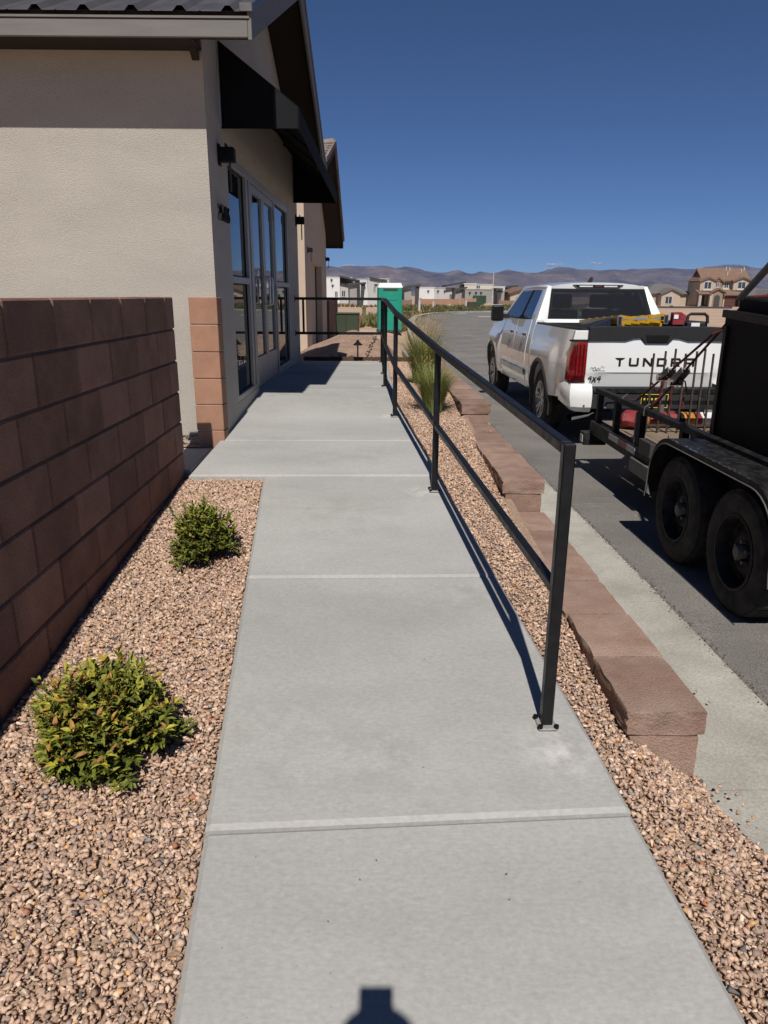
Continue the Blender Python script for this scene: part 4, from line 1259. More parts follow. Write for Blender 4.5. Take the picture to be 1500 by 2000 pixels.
for s_ in (-1, 1):
    zl, zh = 1.375, 1.85
    def quad(y0, y1, z, t=0.07, ins=0.0):
        a, b = s_ * (hw(z) - ins), s_ * (hw(z) - t)
        return [(a, y0, z), (a, y1, z), (b, y1, z), (b, y0, z)]
    # rear (C) pillar: broad, leaning forward
    lo = [(s_ * hw(zl), 2.06, zl), (s_ * hw(zl), 2.46, zl), (s_ * (hw(zl) - 0.10), 2.46, zl), (s_ * 0.745, 2.075, zl)]
    hi = [(s_ * hw(zh), 2.335, zh), (s_ * hw(zh), 2.56, zh), (s_ * (hw(zh) - 0.08), 2.56, zh), (s_ * 0.655, 2.33, zh)]
    pillar('rear_pillar', lo, hi, M['white_paint'])
    pillar('centre_pillar', quad(3.16, 3.26, zl, 0.06, 0.006), quad(3.10, 3.20, zh, 0.06, 0.006), M['flat_black'])
    pillar('windscreen_pillar', quad(4.48, 4.62, zl - 0.03, 0.07), quad(3.82, 3.93, zh, 0.07), M['white_paint'])
    pillar('roof_rail', [(s_ * hw(1.80), 2.50, 1.795), (s_ * hw(1.80), 3.98, 1.795), (s_ * (hw(1.8) - .05), 3.98, 1.795), (s_ * (hw(1.8) - .05), 2.50, 1.795)],
           [(s_ * hw(1.85), 2.46, 1.86), (s_ * hw(1.85), 3.88, 1.86), (s_ * (hw(1.85) - .06), 3.88, 1.86), (s_ * (hw(1.85) - .06), 2.46, 1.86)], M['white_paint'])
    def pane(y0l, y1l, y0h, y1h):
        za, zb_ = 1.392, 1.80
        xa, xb = s_ * (hw(za) - 0.012), s_ * (hw(zb_) - 0.012)
        o_ = s_ * 0.005
        v = [(xa, y0l, za), (xa, y1l, za), (xb, y1h, zb_), (xb, y0h, zb_)]
        return G().add(v + [(x - o_, y, z) for x, y, z in v], [(0, 1, 2, 3), (7, 6, 5, 4), (0, 4, 5, 1), (1, 5, 6, 2), (2, 6, 7, 3), (3, 7, 4, 0)])
    pane(2.44, 3.17, 2.56, 3.11).build('side_window', M['car_glass'], tk)
    pane(3.25, 4.50, 3.19, 3.92).build('side_window', M['car_glass'], tk)
    # belt line moulding
    G().bar((s_ * (hw(1.385) + 0.002), 2.44, 1.392), (s_ * (hw(1.385) + 0.002), 4.52, 1.375), 0.012, 0.018).build('belt_moulding', M['flat_black'], tk)
    # mirror
    mx = s_ * 1.10
    mr = G().box(min(mx - .10, mx + .10), max(mx - .10, mx + .10), 4.02, 4.13, 1.31, 1.57).build('door_mirror', M['black_plastic'], tk, bevel=0.035, seg=3, smooth=True)
    G().box(min(mx - .085, mx + .085), max(mx - .085, mx + .085), 4.014, 4.019, 1.34, 1.54).build('mirror_glass', M['flat_black'], mr)
    G().box(min(mx - .098, mx + .098), max(mx - .098, mx + .098), 4.06, 4.145, 1.45, 1.575).build('mirror_cap', M['white_paint'], mr, bevel=0.03, seg=3, smooth=True)
    G().bar((s_ * 0.90, 4.12, 1.39), (s_ * 1.03, 4.09, 1.39), 0.05, 0.07).build('mirror_arm', M['black_plastic'], mr)
# windscreen
g = G(); zz0, zz1 = 1.36, 1.83
g.add([(-hw(zz0) + .05, yfront(zz0), zz0), (hw(zz0) - .05, yfront(zz0), zz0), (hw(zz1) - .05, yfront(zz1) , zz1), (-hw(zz1) + .05, yfront(zz1), zz1)], [(0, 1, 2, 3)])
g.build('windscreen', M['car_glass'], tk)
# rear window with black surround
zb_, zt_ = 1.415, 1.805
def rw(x, z, o_=0.0): return (x, yrear(z) - o_, z)
xb, xt = 0.735, 0.655
g = G()
outer = [rw(-xb - .01, 1.375, .004), rw(xb + .01, 1.375, .004), rw(xt + .005, 1.815, .004), rw(-xt - .005, 1.815, .004)]
inner = [rw(-xb + .03, zb_, .004), rw(xb - .03, zb_, .004), rw(xt - .025, 1.785, .004), rw(-xt + .025, 1.785, .004)]
g.add(outer + inner, [(i, (i + 1) % 4, 4 + (i + 1) % 4, 4 + i) for i in range(4)])
g.build('rear_window_surround', M['flat_black'], tk)
G().add([rw(-xb + .025, zb_ - .005, .002), rw(xb - .025, zb_ - .005, .002), rw(xt - .02, 1.79, .002), rw(-xt + .02, 1.79, .002)], [(0, 1, 2, 3)]).build('rear_window', M['car_glass'], tk)
# white panel under the rear window
G().prism([(2.055, 1.33), (2.09, 1.405), (2.16, 1.405), (2.16, 1.33)], -0.80, 0.80, 'x').build('cab_back_panel', M['white_paint'], tk, bevel=0.006)
# high brake light in its black recess
g = G()
def bl(x, z): return (x, 2.318 + (z - 1.86) * 0.1 - 0.006, z)
g.add([bl(-.36, 1.868), bl(.36, 1.868), bl(.27, 1.826), bl(-.27, 1.826)] + [(x, y + .012, z) for x, y, z in [bl(-.36, 1.868), bl(.36, 1.868), bl(.27, 1.826), bl(-.27, 1.826)]],
      [(0, 1, 2, 3), (0, 4, 5, 1), (1, 5, 6, 2), (2, 6, 7, 3), (3, 7, 4, 0)])
hb = g.build('high_brake_light', M['flat_black'], tk)
for x0, x1 in ((-.27, -.08), (.08, .27)):
    G().box(x0, x1, 2.300, 2.309, 1.836, 1.855).build('lamp_strip', M['clear_lamp'], hb, bevel=0.002)
G().box(-.05, .05, 2.298, 2.309, 1.834, 1.858).build('lamp_centre', M['dark_red'], hb)
# shark-fin antenna
G().prism([(2.66, 1.905), (2.86, 1.905), (2.74, 1.945), (2.665, 1.985), (2.65, 1.98)], -0.018, 0.018, 'x').build('roof_antenna', M['black_plastic'], tk, bevel=0.006)
# seats
for x in (-0.40, 0.40):
    for y in (2.70, 3.55):
        st_ = G().box(x - 0.24, x + 0.24, y - 0.08, y + 0.06, 1.27, 1.52).build('seat_back', M['interior'], tk, bevel=0.04, seg=2, smooth=True)
        G().box(x - 0.14, x + 0.14, y - 0.07, y + 0.03, 1.54, 1.74).build('headrest', M['interior'], st_, bevel=0.04, seg=3, smooth=True)
g = G(); g.box(-0.22, -0.10, 3.9, 3.92, 1.66, 1.73); g.build('rear_view_mirror', M['interior'], tk)
# tailgate
def tg_y(z): return 0.005 + (0.0 if z > 0.87 else (0.87 - z) * 0.28)
g = G()
zs_ = [0.70, 0.78, 0.865, 0.885, 0.95, 1.1, 1.24, 1.30]
def tgf(x, z):
    y = tg_y(z)
    if z > 0.88: y -= 0.012 * sstep(0.80, 0.60, abs(x)) * sstep(1.26, 1.16, z)
    return (x, y, z)
xs_ = [-.775, -.70, -.6, -.45, -.3, -.15, 0, .15, .3, .45, .6, .70, .775]
g.grid(tgf, xs_, zs_)
g.add([(-.775, 0.08, .70), (.775, 0.08, .70), (.775, 0.08, 1.36), (-.775, 0.08, 1.36)], [(0, 1, 2, 3)])
tgt = g.build('tailgate', M['white_paint'], tk, smooth=True, angle=18)
cap = [(-.778, 1.235), (-.36, 1.232), (-.26, 1.262), (-.185, 1.268), (-.13, 1.205), (.13, 1.205), (.185, 1.268), (.26, 1.262), (.36, 1.232), (.778, 1.235), (.778, 1.385), (.60, 1.392), (-.60, 1.392), (-.778, 1.385)]
G().prism(cap, -0.022, 0.09, 'y').build('tailgate_cap', M['black_plastic'], tgt, bevel=0.006)
G().prism([(-.115, 1.222), (.115, 1.222), (.135, 1.30), (-.135, 1.30)], -0.030, -0.0225, 'y').build('tailgate_handle', M['flat_black'], tgt, bevel=0.003)
# lettering: each letter a set of strokes
def letter(ch, x0, w, h, z0):
    t = 0.020
    P = []
    if ch == 'T': P = [[(0, h), (w, h), (w - .028, h - t), (.028, h - t)], [(w / 2 - .012, h - t), (w / 2 + .012, h - t), (w / 2 + .012, 0), (w / 2 - .012, 0)]]
    if ch == 'U': P = [[(0, h), (t * 1.2, h), (t * 1.2, t), (0, .015)], [(0, .015), (.016, 0), (w - .016, 0), (w, .015), (w - t * 1.2, t), (t * 1.2, t)], [(w - t * 1.2, h), (w, h), (w, .015), (w - t * 1.2, t)]]
    if ch == 'N': P = [[(0, h), (t * 1.2, h), (t * 1.2, 0), (0, 0)], [(w - t * 1.2, h), (w, h), (w, 0), (w - t * 1.2, 0)], [(t * 1.2, h), (t * 1.2, h - .03), (w - t * 1.2, 0), (w - t * 1.2, .03)]]
    if ch == 'D': P = [[(0, h), (w - .02, h), (w, h - .018), (w - t, h - t), (0, h - t)], [(0, 0), (w - .02, 0), (w, .018), (w - t, t), (0, t)], [(w - t, h - t), (w, h - .018), (w, .018), (w - t, t)], [(0, h - t), (t * 1.2, h - t), (t * 1.2, t), (0, t)]]
    if ch == 'R': P = [[(0, h), (w - .015, h), (w, h - .015), (w - t, h - t), (0, h - t)], [(w - t, h - t), (w, h - .015), (w, .042), (w - t, .052)], [(t * 1.2, .052), (w - t, .052), (w, .042), (w - .02, .034), (t * 1.2, .034)], [(0, h - t), (t * 1.2, h - t), (t * 1.2, 0), (0, 0)], [(w * .45, .034), (w * .70, .034), (w, 0), (w * .74, 0)]]
    if ch == 'A': P = [[(.012, h), (w - .012, h), (w, h - t), (0, h - t)], [(0, h - t), (t * 1.2, h - t), (t * 1.2, 0), (0, 0)], [(w - t * 1.2, h - t), (w, h - t), (w, 0), (w - t * 1.2, 0)], [(t * 1.2, .045), (w - t * 1.2, .045), (w - t * 1.2, .028), (t * 1.2, .028)]]
    g = G()
    for p in P: g.prism([(x0 + a, z0 + b) for a, b in p], -0.014, -0.0015, 'y')
    g.build('letter', M['text_dark'], tgt)
xx = -0.455
for ch in 'TUNDRA':
    letter(ch, xx, 0.112, 0.092, 0.955)
    xx += 0.160
FACE_Y = Matrix(((1, 0, 0, 0), (0, 0, -1, 0), (0, 1, 0, 0), (0, 0, 0, 1)))
put_text('badge_lettering', '4x4', 0.10, M['text_dark'], tgt, (-0.745, 0.0185, 0.785), FACE_Y, extrude=0.005, shear=0.15, spacing=1.05)
# small script badge: a running hand with an underline
g = G()
import itertools
pts = []
for k in range(40):
    t = k / 39
    pts.append((-0.725 + 0.16 * t, -0.009, 0.925 + 0.012 * math.sin(t * 26) + 0.010 * t + 0.010 * math.sin(t * 9)))
g.tube(pts, 0.0022, 4)
g.tube([(-0.70, -0.006, 0.905), (-0.56, -0.010, 0.902)], 0.0026, 4)
g.build('script_badge', M['grey_steel'], tgt)
# tail lamps
for s_ in (-1, 1):
    g = G()
    def tl(z, w): return side_x(0.10, z) + w
    for a, b in zip([0.785, 0.83, 1.0, 1.15, 1.20], [0.83, 1.0, 1.15, 1.20, 1.225]):
        q = []
        for z in (a, b):
            ow = side_x(0.12, z) + 0.006
            q += [(s_ * 0.782, -0.004, z), (s_ * 0.90, -0.012, z), (s_ * (ow - 0.022), 0.022, z), (s_ * ow, 0.085, z), (s_ * (ow + .002), 0.20 + 0.03 * (1.2 - z), z)]
        g.add(q, [(0, 1, 6, 5), (1, 2, 7, 6), (2, 3, 8, 7), (3, 4, 9, 8)])
    lamp = g.build('tail_lamp', M['red_lamp'], tk, smooth=True, weld=True)
    for xo in (0.815, 0.855, 0.895):
        G().box(*sorted((s_ * xo, s_ * (xo + 0.012))), -0.020, -0.008, 0.82, 1.19).build('lamp_rib', M['dark_red'], lamp)
    g = G()
    g.box(*sorted((s_ * 0.778, s_ * 0.962)), -0.008, 0.10, 1.223, 1.240); g.box(*sorted((s_ * 0.778, s_ * 0.955)), -0.006, 0.10, 0.768, 0.787)
    g.build('lamp_bezel', M['flat_black'], lamp)
    G().box(*sorted((s_ * 0.80, s_ * 0.93)), -0.018, -0.009, 0.80, 0.845).build('reverse_lamp', M['dark_red'], lamp)
    # body panel behind / above the lamp
    G().prism([(0.78, 1.24), (0.945, 1.24), (0.925, 1.345), (0.78, 1.345)] if s_ > 0 else [(-0.78, 1.24), (-0.945, 1.24), (-0.925, 1.345), (-0.78, 1.345)], 0.004, 0.08, 'y').build('bed_corner', M['white_paint'], tk, bevel=0.01, seg=2)
    # bumper corner
    c = G()
    secs = []
    for z, d_, w in ((0.44, -0.07, 0.90), (0.50, -0.115, 0.965), (0.60, -0.125, 0.985), (0.69, -0.115, 0.985), (0.755, -0.075, 0.965), (0.765, 0.03, 0.955)):
        secs.append([(s_ * 0.715, d_, z), (s_ * (w - 0.13), d_ + 0.004, z), (s_ * (w - 0.03), d_ + 0.06, z), (s_ * w, d_ + 0.16, z), (s_ * (w - 0.005), 0.40, z + 0.02)])
    vv = [p for r_ in secs for p in r_]
    c.add(vv, [(i * 5 + j, i * 5 + j + 1, (i + 1) * 5 + j + 1, (i + 1) * 5 + j) for i in range(5) for j in range(4)])
    bc = c.build('bumper_corner', M['white_paint'], tk, smooth=True, angle=30)
    G().lathe([(0, -0.004), (0.012, -0.002), (0.014, 0.01)], (s_ * 0.80, -0.118, 0.52), 'y', 12).build('parking_sensor', M['alloy'], bc)
bm_ = G().prism([(-0.12, 0.48), (-0.10, 0.66), (-0.02, 0.70), (0.06, 0.70), (0.06, 0.46)], -0.716, 0.716, 'x').build('rear_bumper', M['black_plastic'], tk, bevel=0.01)
G().prism([(-0.115, 0.665), (-0.115, 0.69), (0.0, 0.725), (0.0, 0.70)], -0.70, 0.70, 'x').build('bumper_step', M['black_plastic'], tk)
pl = G().box(-0.155, 0.155, -0.128, -0.120, 0.50, 0.655).build('licence_plate', M['flat_black'], tk)
g = G()
for a in ((-0.155, 0.155, 0.500, 0.506), (-0.155, 0.155, 0.649, 0.655)): g.box(a[0], a[1], -0.132, -0.120, a[2], a[3])
for a in (-0.155, 0.149): g.box(a, a + 0.006, -0.132, -0.120, 0.506, 0.649)
g.build('plate_frame', M['plate_yellow'], pl)
for k in range(6): G().box(-0.125 + 0.043 * k, -0.125 + 0.043 * k + (0.026 if k % 2 else 0.018), -0.130, -0.1285, 0.54, 0.61).build('plate_character', M['plate_yellow'], pl)
G().cyl((0, -0.06, 0.44), (0, -0.22, 0.44), 0.035, n=10).build('hitch_receiver', M['flat_black'], tk)
G().tube([(-0.45, 0.75, 0.42), (-0.52, 0.35, 0.39), (-0.66, 0.22, 0.365), (-0.88, 0.13, 0.345)], 0.040, 12, caps=False).build('exhaust_pipe', M['chrome'], tk, smooth=True)
# wheels
def wheel(x, y, sgn, r, w, rim_r, name='wheel', alloy=True, parent=tk, cz=None):
    cz = r if cz is None else cz
    c = (x, y, cz)
    wl = bpy.data.objects.new(name, None); COL.objects.link(wl); wl.parent = parent
    wl.location = c
    h = w / 2
    prof = [(rim_r, -h * .86), (rim_r + .02, -h * .96), (r - .075, -h), (r - .03, -h * .93), (r - .006, -h * .74), (r, -h * .5), (r, h * .5), (r - .006, h * .74), (r - .03, h * .93), (r - .075, h), (rim_r + .02, h * .96), (rim_r, h * .86)]
    ty = G().lathe(prof, (0, 0, 0), 'x', 48).build('tyre', M['rubber'], wl, smooth=True, angle=28)
    # tread blocks
    g = G()
    nb_ = 54
    for k in range(nb_):
        t0 = 2 * math.pi * k / nb_; t1 = t0 + 2 * math.pi / nb_ * 0.62
        for xa, xb in ((-h * .78, -h * .52), (-h * .44, -h * .06), (h * .06, h * .44), (h * .52, h * .78)):
            rr = r + 0.002 - (0.0055 if abs(xa + xb) > h else 0)
            q = [(xx_, rr_ * math.cos(t), rr_ * math.sin(t)) for t in (t0, t1) for xx_ in (xa, xb) for rr_ in (r - .012, rr)]
            g.add(q, [(1, 3, 7, 5), (0, 1, 5, 4), (2, 6, 7, 3), (0, 2, 3, 1), (4, 5, 7, 6)])
    tag(g.build('tread', M['rubber'], ty), kind='stuff')
    o_ = sgn
    if alloy:
        g = G()
        g.lathe([(rim_r, o_ * h * .86), (rim_r + .006, o_ * h * .93), (rim_r - .006, o_ * h * .95), (rim_r - .022, o_ * h * .82), (rim_r - .03, o_ * h * .1), (rim_r - .05, -o_ * h * .6)], (0, 0, 0), 'x', 40)
        rim = g.build('rim', M['alloy'], wl, smooth=True, angle=40)
        G().lathe([(0, -o_ * h * .2), (rim_r - .045, -o_ * h * .2)], (0, 0, 0), 'x', 24).build('brake_disc', M['trim_grey'], rim)
        for k in range(6):
            t = 2 * math.pi * k / 6 + 0.25
            g = G()
            for dt in (-0.17, 0.17):
                pts = []
                ri, ro = 0.055, rim_r - .012
                ca, sa = math.cos(t), math.sin(t)
                cb, sb = math.cos(t + dt), math.sin(t + dt)
                p0 = Vector((o_ * h * .62, ri * math.cos(t + dt * .9), ri * math.sin(t + dt * .9)))
                p1 = Vector((o_ * h * .80, ro * cb, ro * sb))
                g.bar(p0, p1, 0.030, 0.028, up=(1, 0, 0))
            g.build('spoke', M['alloy'], rim, bevel=0.005)
        G().lathe([(0, o_ * h * .72), (0.045, o_ * h * .70), (0.075, o_ * h * .62), (0.085, o_ * h * .4)], (0, 0, 0), 'x', 24).build('hub_cap', M['alloy'], rim, smooth=True)
        for k in range(6):
            t = 2 * math.pi * k / 6
            G().cyl((o_ * h * .60, .062 * math.cos(t), .062 * math.sin(t)), (o_ * h * .74, .062 * math.cos(t), .062 * math.sin(t)), .010, n=6).build('lug_nut', M['chrome'], rim)
    else:
        g = G()
        g.lathe([(rim_r, o_ * h * .86), (rim_r + .008, o_ * h * .95), (rim_r - .006, o_ * h * .98), (rim_r - .016, o_ * h * .80), (rim_r - .022, o_ * h * .25), (rim_r - .045, o_ * h * .20), (rim_r - .06, o_ * h * .34), (0.085, o_ * h * .44), (0.070, o_ * h * .36), (0.0, o_ * h * .36)], (0, 0, 0), 'x', 40)
        rim = g.build('rim', M['worn_black'], wl, smooth=True, angle=40)
        for k in range(8):
            t = 2 * math.pi * k / 8
            rr = (rim_r + 0.05) / 2 + 0.01
            xh = o_ * (h * .40)
            g = G(); g.lathe([(0, 0.0), (0.017, 0.0), (0.021, -o_ * 0.004)], (xh + o_ * 0.004, rr * math.cos(t), rr * math.sin(t)), 'x', 12)
            g.build('vent_hole', M['flat_black'], rim)
        G().lathe([(0, o_ * h * .82), (0.030, o_ * h * .80), (0.038, o_ * h * .70), (0.040, o_ * h * .36)], (0, 0, 0), 'x', 20).build('hub_cap', M['grey_steel'], rim, smooth=True)
        for k in range(5):
            t = 2 * math.pi * k / 5 + 0.3
            G().cyl((o_ * h * .36, .057 * math.cos(t), .057 * math.sin(t)), (o_ * h * .60, .057 * math.cos(t), .057 * math.sin(t)), .011, n=6).build('lug_nut', M['grey_steel'], rim)
    return wl
for s_ in (-1, 1):
    for y in (YR, YF):
        wheel(s_ * 0.855, y, s_, WR, 0.265, 0.238)

# ---- load in the bed: stepladder, dark sheet, tool case
lad = thing('stepladder', 'yellow fibreglass stepladder with aluminium rungs lying in the truck bed', 'ladder', (3.26, 8.9, 0.245))
def lb(x, y, z): return (3.27 + x, 8.22 + y, -0.60 + z)
for k, (dx, dz) in enumerate(((-0.37, 1.455), (0.165, 1.475))):
    for dy in (0,):
        g = G()
        x0 = dx
        s2 = 1 if dx < 0 else -1
        p0, p1 = Vector(lb(x0, 0.22, dz)), Vector(lb(x0 + s2 * 0.02, 1.85, dz - 0.10))
        g.bar(p0, p1, 0.03, 0.095)
        g.bar(p0 + Vector((s2 * 0.028, 0, 0.026)), p1 + Vector((s2 * 0.028, 0, 0.026)), 0.03, 0.012)
        g.bar(p0 + Vector((s2 * 0.028, 0, -0.026)), p1 + Vector((s2 * 0.028, 0, -0.026)), 0.03, 0.012)
        g.build('side_rail', M['ladder_yellow'], lad, bevel=0.002, ws=True)
        p2 = p0 + Vector((s2 * 0.05, 0.0, -0.075))
        g = G(); g.bar(p2, p2 + Vector((0, 1.5, -0.04)), 0.025, 0.05); g.build('rear_rail', M['ladder_yellow'], lad, bevel=0.002, ws=True)
        g = G(); g.box(p0.x - 0.026, p0.x + 0.026, p0.y - 0.012, p0.y + 0.004, p0.z - 0.065, p0.z + 0.045); ft = g.build('foot', M['aluminium'], lad, bevel=0.004, ws=True)
        g = G()
        for zz in (-0.04, 0.0, 0.025): g.cyl((p0.x, p0.y - 0.016, p0.z + zz), (p0.x, p0.y - 0.012, p0.z + zz), 0.008, n=8)
        g.box(p0.x - 0.018, p0.x + 0.018, p0.y - 0.014, p0.y - 0.0115, p0.z - 0.055, p0.z + 0.035)
        g.build('foot_pad', M['black_plastic'], ft)
for k in range(5):
    y = 0.30 + 0.30 * k
    g = G(); g.bar(lb(-0.35, y, 1.458 - 0.018 * k), lb(0.145, y, 1.474 - 0.018 * k), 0.075, 0.030); g.build('rung', M['aluminium'], lad, bevel=0.003, ws=True)
    for xa, xb, za, zb in ((-0.355, -0.20, 1.492, 1.470), (-0.355, -0.19, 1.418, 1.442), (0.15, -0.02, 1.512, 1.486), (0.15, -0.04, 1.432, 1.456)):
        G().bar(lb(xa, y - 0.03, za - .018 * k), lb(xb, y - 0.03, zb - .018 * k), 0.02, 0.036).build('rung_brace', M['ladder_yellow'], lad, ws=True)
sh = G()
sh.add([lb(-0.68, 0.45, 1.34), lb(-0.40, 0.40, 1.48), lb(-0.40, 0.95, 1.42), lb(-0.66, 1.05, 1.32), lb(-0.68, 0.45, 1.10), lb(-0.40, 0.40, 1.10), lb(-0.40, 0.95, 1.10), lb(-0.66, 1.05, 1.10)],
       [(0, 1, 2, 3), (0, 4, 5, 1), (1, 5, 6, 2), (2, 6, 7, 3), (3, 7, 4, 0), (4, 7, 6, 5)])
tag(sh.build('cargo_bin', M['blanket'], bevel=0.012), 'dark navy plastic bin tilted beside the ladder in the truck bed', 'bin')
tc = thing('tool_case', 'black tool case with red latch and white sticker at the right of the truck bed', 'tool case', lb(0.47, 0.55, 0.85))
G().box(*[v for a in zip(lb(0.33, 0.30, 0.85), lb(0.70, 0.75, 1.44)) for v in a]).build('case_body', M['black_plastic'], tc, bevel=0.02, seg=2, ws=True)
g = G(); g.tube([lb(0.44, 0.29, 1.42), lb(0.45, 0.29, 1.505), lb(0.48, 0.29, 1.525), lb(0.64, 0.29, 1.525), lb(0.675, 0.29, 1.50), lb(0.685, 0.29, 1.42)], 0.018, 8); g.build('case_handle', M['black_plastic'], tc, smooth=True, ws=True)
g = G(); g.prism([(lb(0.27, 0, 0)[0], 0.80), (lb(0.40, 0, 0)[0], 0.80), (lb(0.43, 0, 0)[0], 0.90), (lb(0.36, 0, 0)[0], 0.945), (lb(0.27, 0, 0)[0], 0.94)], lb(0, 0.27, 0)[1], lb(0, 0.36, 0)[1], 'y'); g.build('case_latch', M['bag_red'], tc, bevel=0.006, ws=True)
G().box(lb(0.275, 0, 0)[0], lb(0.325, 0, 0)[0], lb(0, 0.262, 0)[1], lb(0, 0.269, 0)[1], 0.87, 0.915).build('sticker', M['white_plastic'], tc, ws=True)
G().box(lb(0.50, 0, 0)[0], lb(0.60, 0, 0)[0], lb(0, 0.293, 0)[1], lb(0, 0.299, 0)[1], 0.785, 0.825).build('sticker', M['white_plastic'], tc, ws=True)

# ================================================================== TRAILER (world coordinates)
tr = thing('utility_trailer', 'black tandem-axle utility trailer hitched behind the white pickup', 'trailer', (3.2, 4.2, -0.50))
TX0, TX1, TYF, TYB = 2.20, 4.20, 6.83, 1.10
TZR = 0.272
DECK = -0.035
def tb(name, *a, mat='worn_black', bevel=0.003, parent=None):
    return G().box(*a).build(name, M[mat], parent or tr, bevel=bevel, ws=True)
tb('top_rail', TX0 - 0.022, TX0 + 0.038, TYB, TYF, TZR - 0.045, TZR)
tb('top_rail', TX1 - 0.038, TX1 + 0.022, TYB, TYF, TZR - 0.045, TZR)
tb('front_rail', TX0 - 0.022, TX1 + 0.022, TYF + 0.001, TYF + 0.055, TZR - 0.045, TZR)
for y in (6.80, 6.28, 5.66, 4.84, 3.95, 3.05, 2.1, 1.2):
    tb('stake', TX0 - 0.018, TX0 + 0.034, y - 0.03, y + 0.03, -0.155, TZR - 0.0455)
    tb('stake', TX1 - 0.034, TX1 + 0.018, y - 0.03, y + 0.03, -0.155, TZR - 0.0455)
tb('stake', 3.17, 3.23, TYF, TYF + 0.05, -0.155, TZR - 0.0455)
for x0 in (TX0 - 0.045, TX1 - 0.02):
    tb('frame_rail', x0, x0 + 0.065, TYB, TYF, -0.165, -0.045)
tb('frame_rail', TX0 - 0.045, TX1 + 0.045, TYF + 0.0005, TYF + 0.06, -0.165, -0.045)
for y in (5.9, 5.1, 4.3, 3.5, 2.7, 1.9): tb('cross_member', TX0 + 0.02, TX1 - 0.02, y - 0.03, y + 0.03, -0.16, -0.085)
for i in range(10):
    x0 = TX0 + 0.035 + (TX1 - TX0 - 0.07) * i / 10
    tb('deck_plank', x0 + 0.003, x0 + (TX1 - TX0 - 0.07) / 10 - 0.003, TYB, TYF - 0.02, -0.083, DECK, mat='wood')
# reflective tape on the side of the frame
for k, (y0, y1) in enumerate(((6.02, 6.28), (5.80, 6.019), (5.60, 5.799))):
    tb('reflective_tape', TX0 - 0.049, TX0 - 0.0455, y0, y1, -0.105, -0.055, mat='tape_red' if k == 1 else 'tape_white', bevel=0)
tb('side_bracket', TX0 - 0.075, TX0 - 0.046, 5.20, 5.62, -0.235, -0.125, mat='grey_steel')
tb('side_bracket', TX0 - 0.020, TX0 + 0.03, 5.72, 5.745, -0.04, 0.215, mat='grey_steel')
tb('tie_pocket', TX0 - 0.06, TX0 + 0.0, 5.25, 5.5, -0.06, 0.05, mat='trim_grey')
tb('spring_hanger', TX0 - 0.06, TX0 - 0.01, 4.62, 4.70, -0.27, -0.166)
# tongue and jack
for s_ in (-1, 1):
    G().bar((3.2 + s_ * 0.62, TYF + 0.03, -0.125), (3.22 + s_ * 0.03, 7.92, -0.135), 0.06, 0.10).build('tongue_beam', M['worn_black'], tr, ws=True)
G().box(3.20, 3.30, 7.85, 8.06, -0.17, -0.09).build('coupler', M['worn_black'], tr, bevel=0.01, ws=True)
G().cyl((2.95, 7.2, -0.49), (2.95, 7.2, 0.30), 0.032, n=12).build('jack', M['grey_steel'], tr, ws=True)
tb('tool_tray', 2.32, 3.6, 6.93, 7.18, -0.17, -0.085)
tb('front_step', TX0 - 0.10, TX0 + 0.12, 6.87, 7.02, -0.285, -0.165, mat='worn_black')
tb('marker_lamp', TX0 - 0.107, TX0 - 0.101, 6.90, 6.98, -0.26, -0.19, mat='tape_white', bevel=0)
G().tube([(2.30, 6.95, 0.06), (2.33, 7.0, 0.11), (2.42, 7.0, 0.115), (2.62, 7.0, 0.115)], 0.012, 8).build('grab_bar', M['grey_steel'], tr, smooth=True, ws=True)
# tandem fender: flat top with rounded ends
FX0_, FX1_ = 1.925, 2.150
ctr_f, ctr_r = 4.26, 3.48
pth = []
for k in range(9):
    t = math.pi * (k / 8) * 0.5
    pth.append((4.40 + 0.27 * math.cos(t), -0.015 + 0.27 * math.sin(t)))
pth = [(4.69, -0.16), (4.675, -0.09)] + pth
for k in range(9):
    t = math.pi * (0.5 + (k / 8) * 0.5)
    pth.append((3.34 + 0.27 * math.cos(t), -0.015 + 0.27 * math.sin(t)))
pth += [(3.065, -0.09), (3.05, -0.16)]
g = G()
n = len(pth)
rows = []
for y, z in pth:
    rows.append([(FX0_, y, z), (FX1_, y, z)])
vv = [p for r_ in rows for p in r_] + [(x, y, z - 0.006) for r_ in rows for x, y, z in r_]
ff = []
for i in range(n - 1):
    ff += [(2 * i, 2 * i + 1, 2 * i + 3, 2 * i + 2), (2 * n + 2 * i + 1, 2 * n + 2 * i, 2 * n + 2 * i + 2, 2 * n + 2 * i + 3), (2 * i, 2 * i + 2, 2 * n + 2 * i + 2, 2 * n + 2 * i)]
g.add(vv, ff)
fen = g.build('fender', M['worn_black'], tr, smooth=True, angle=50, ws=True)
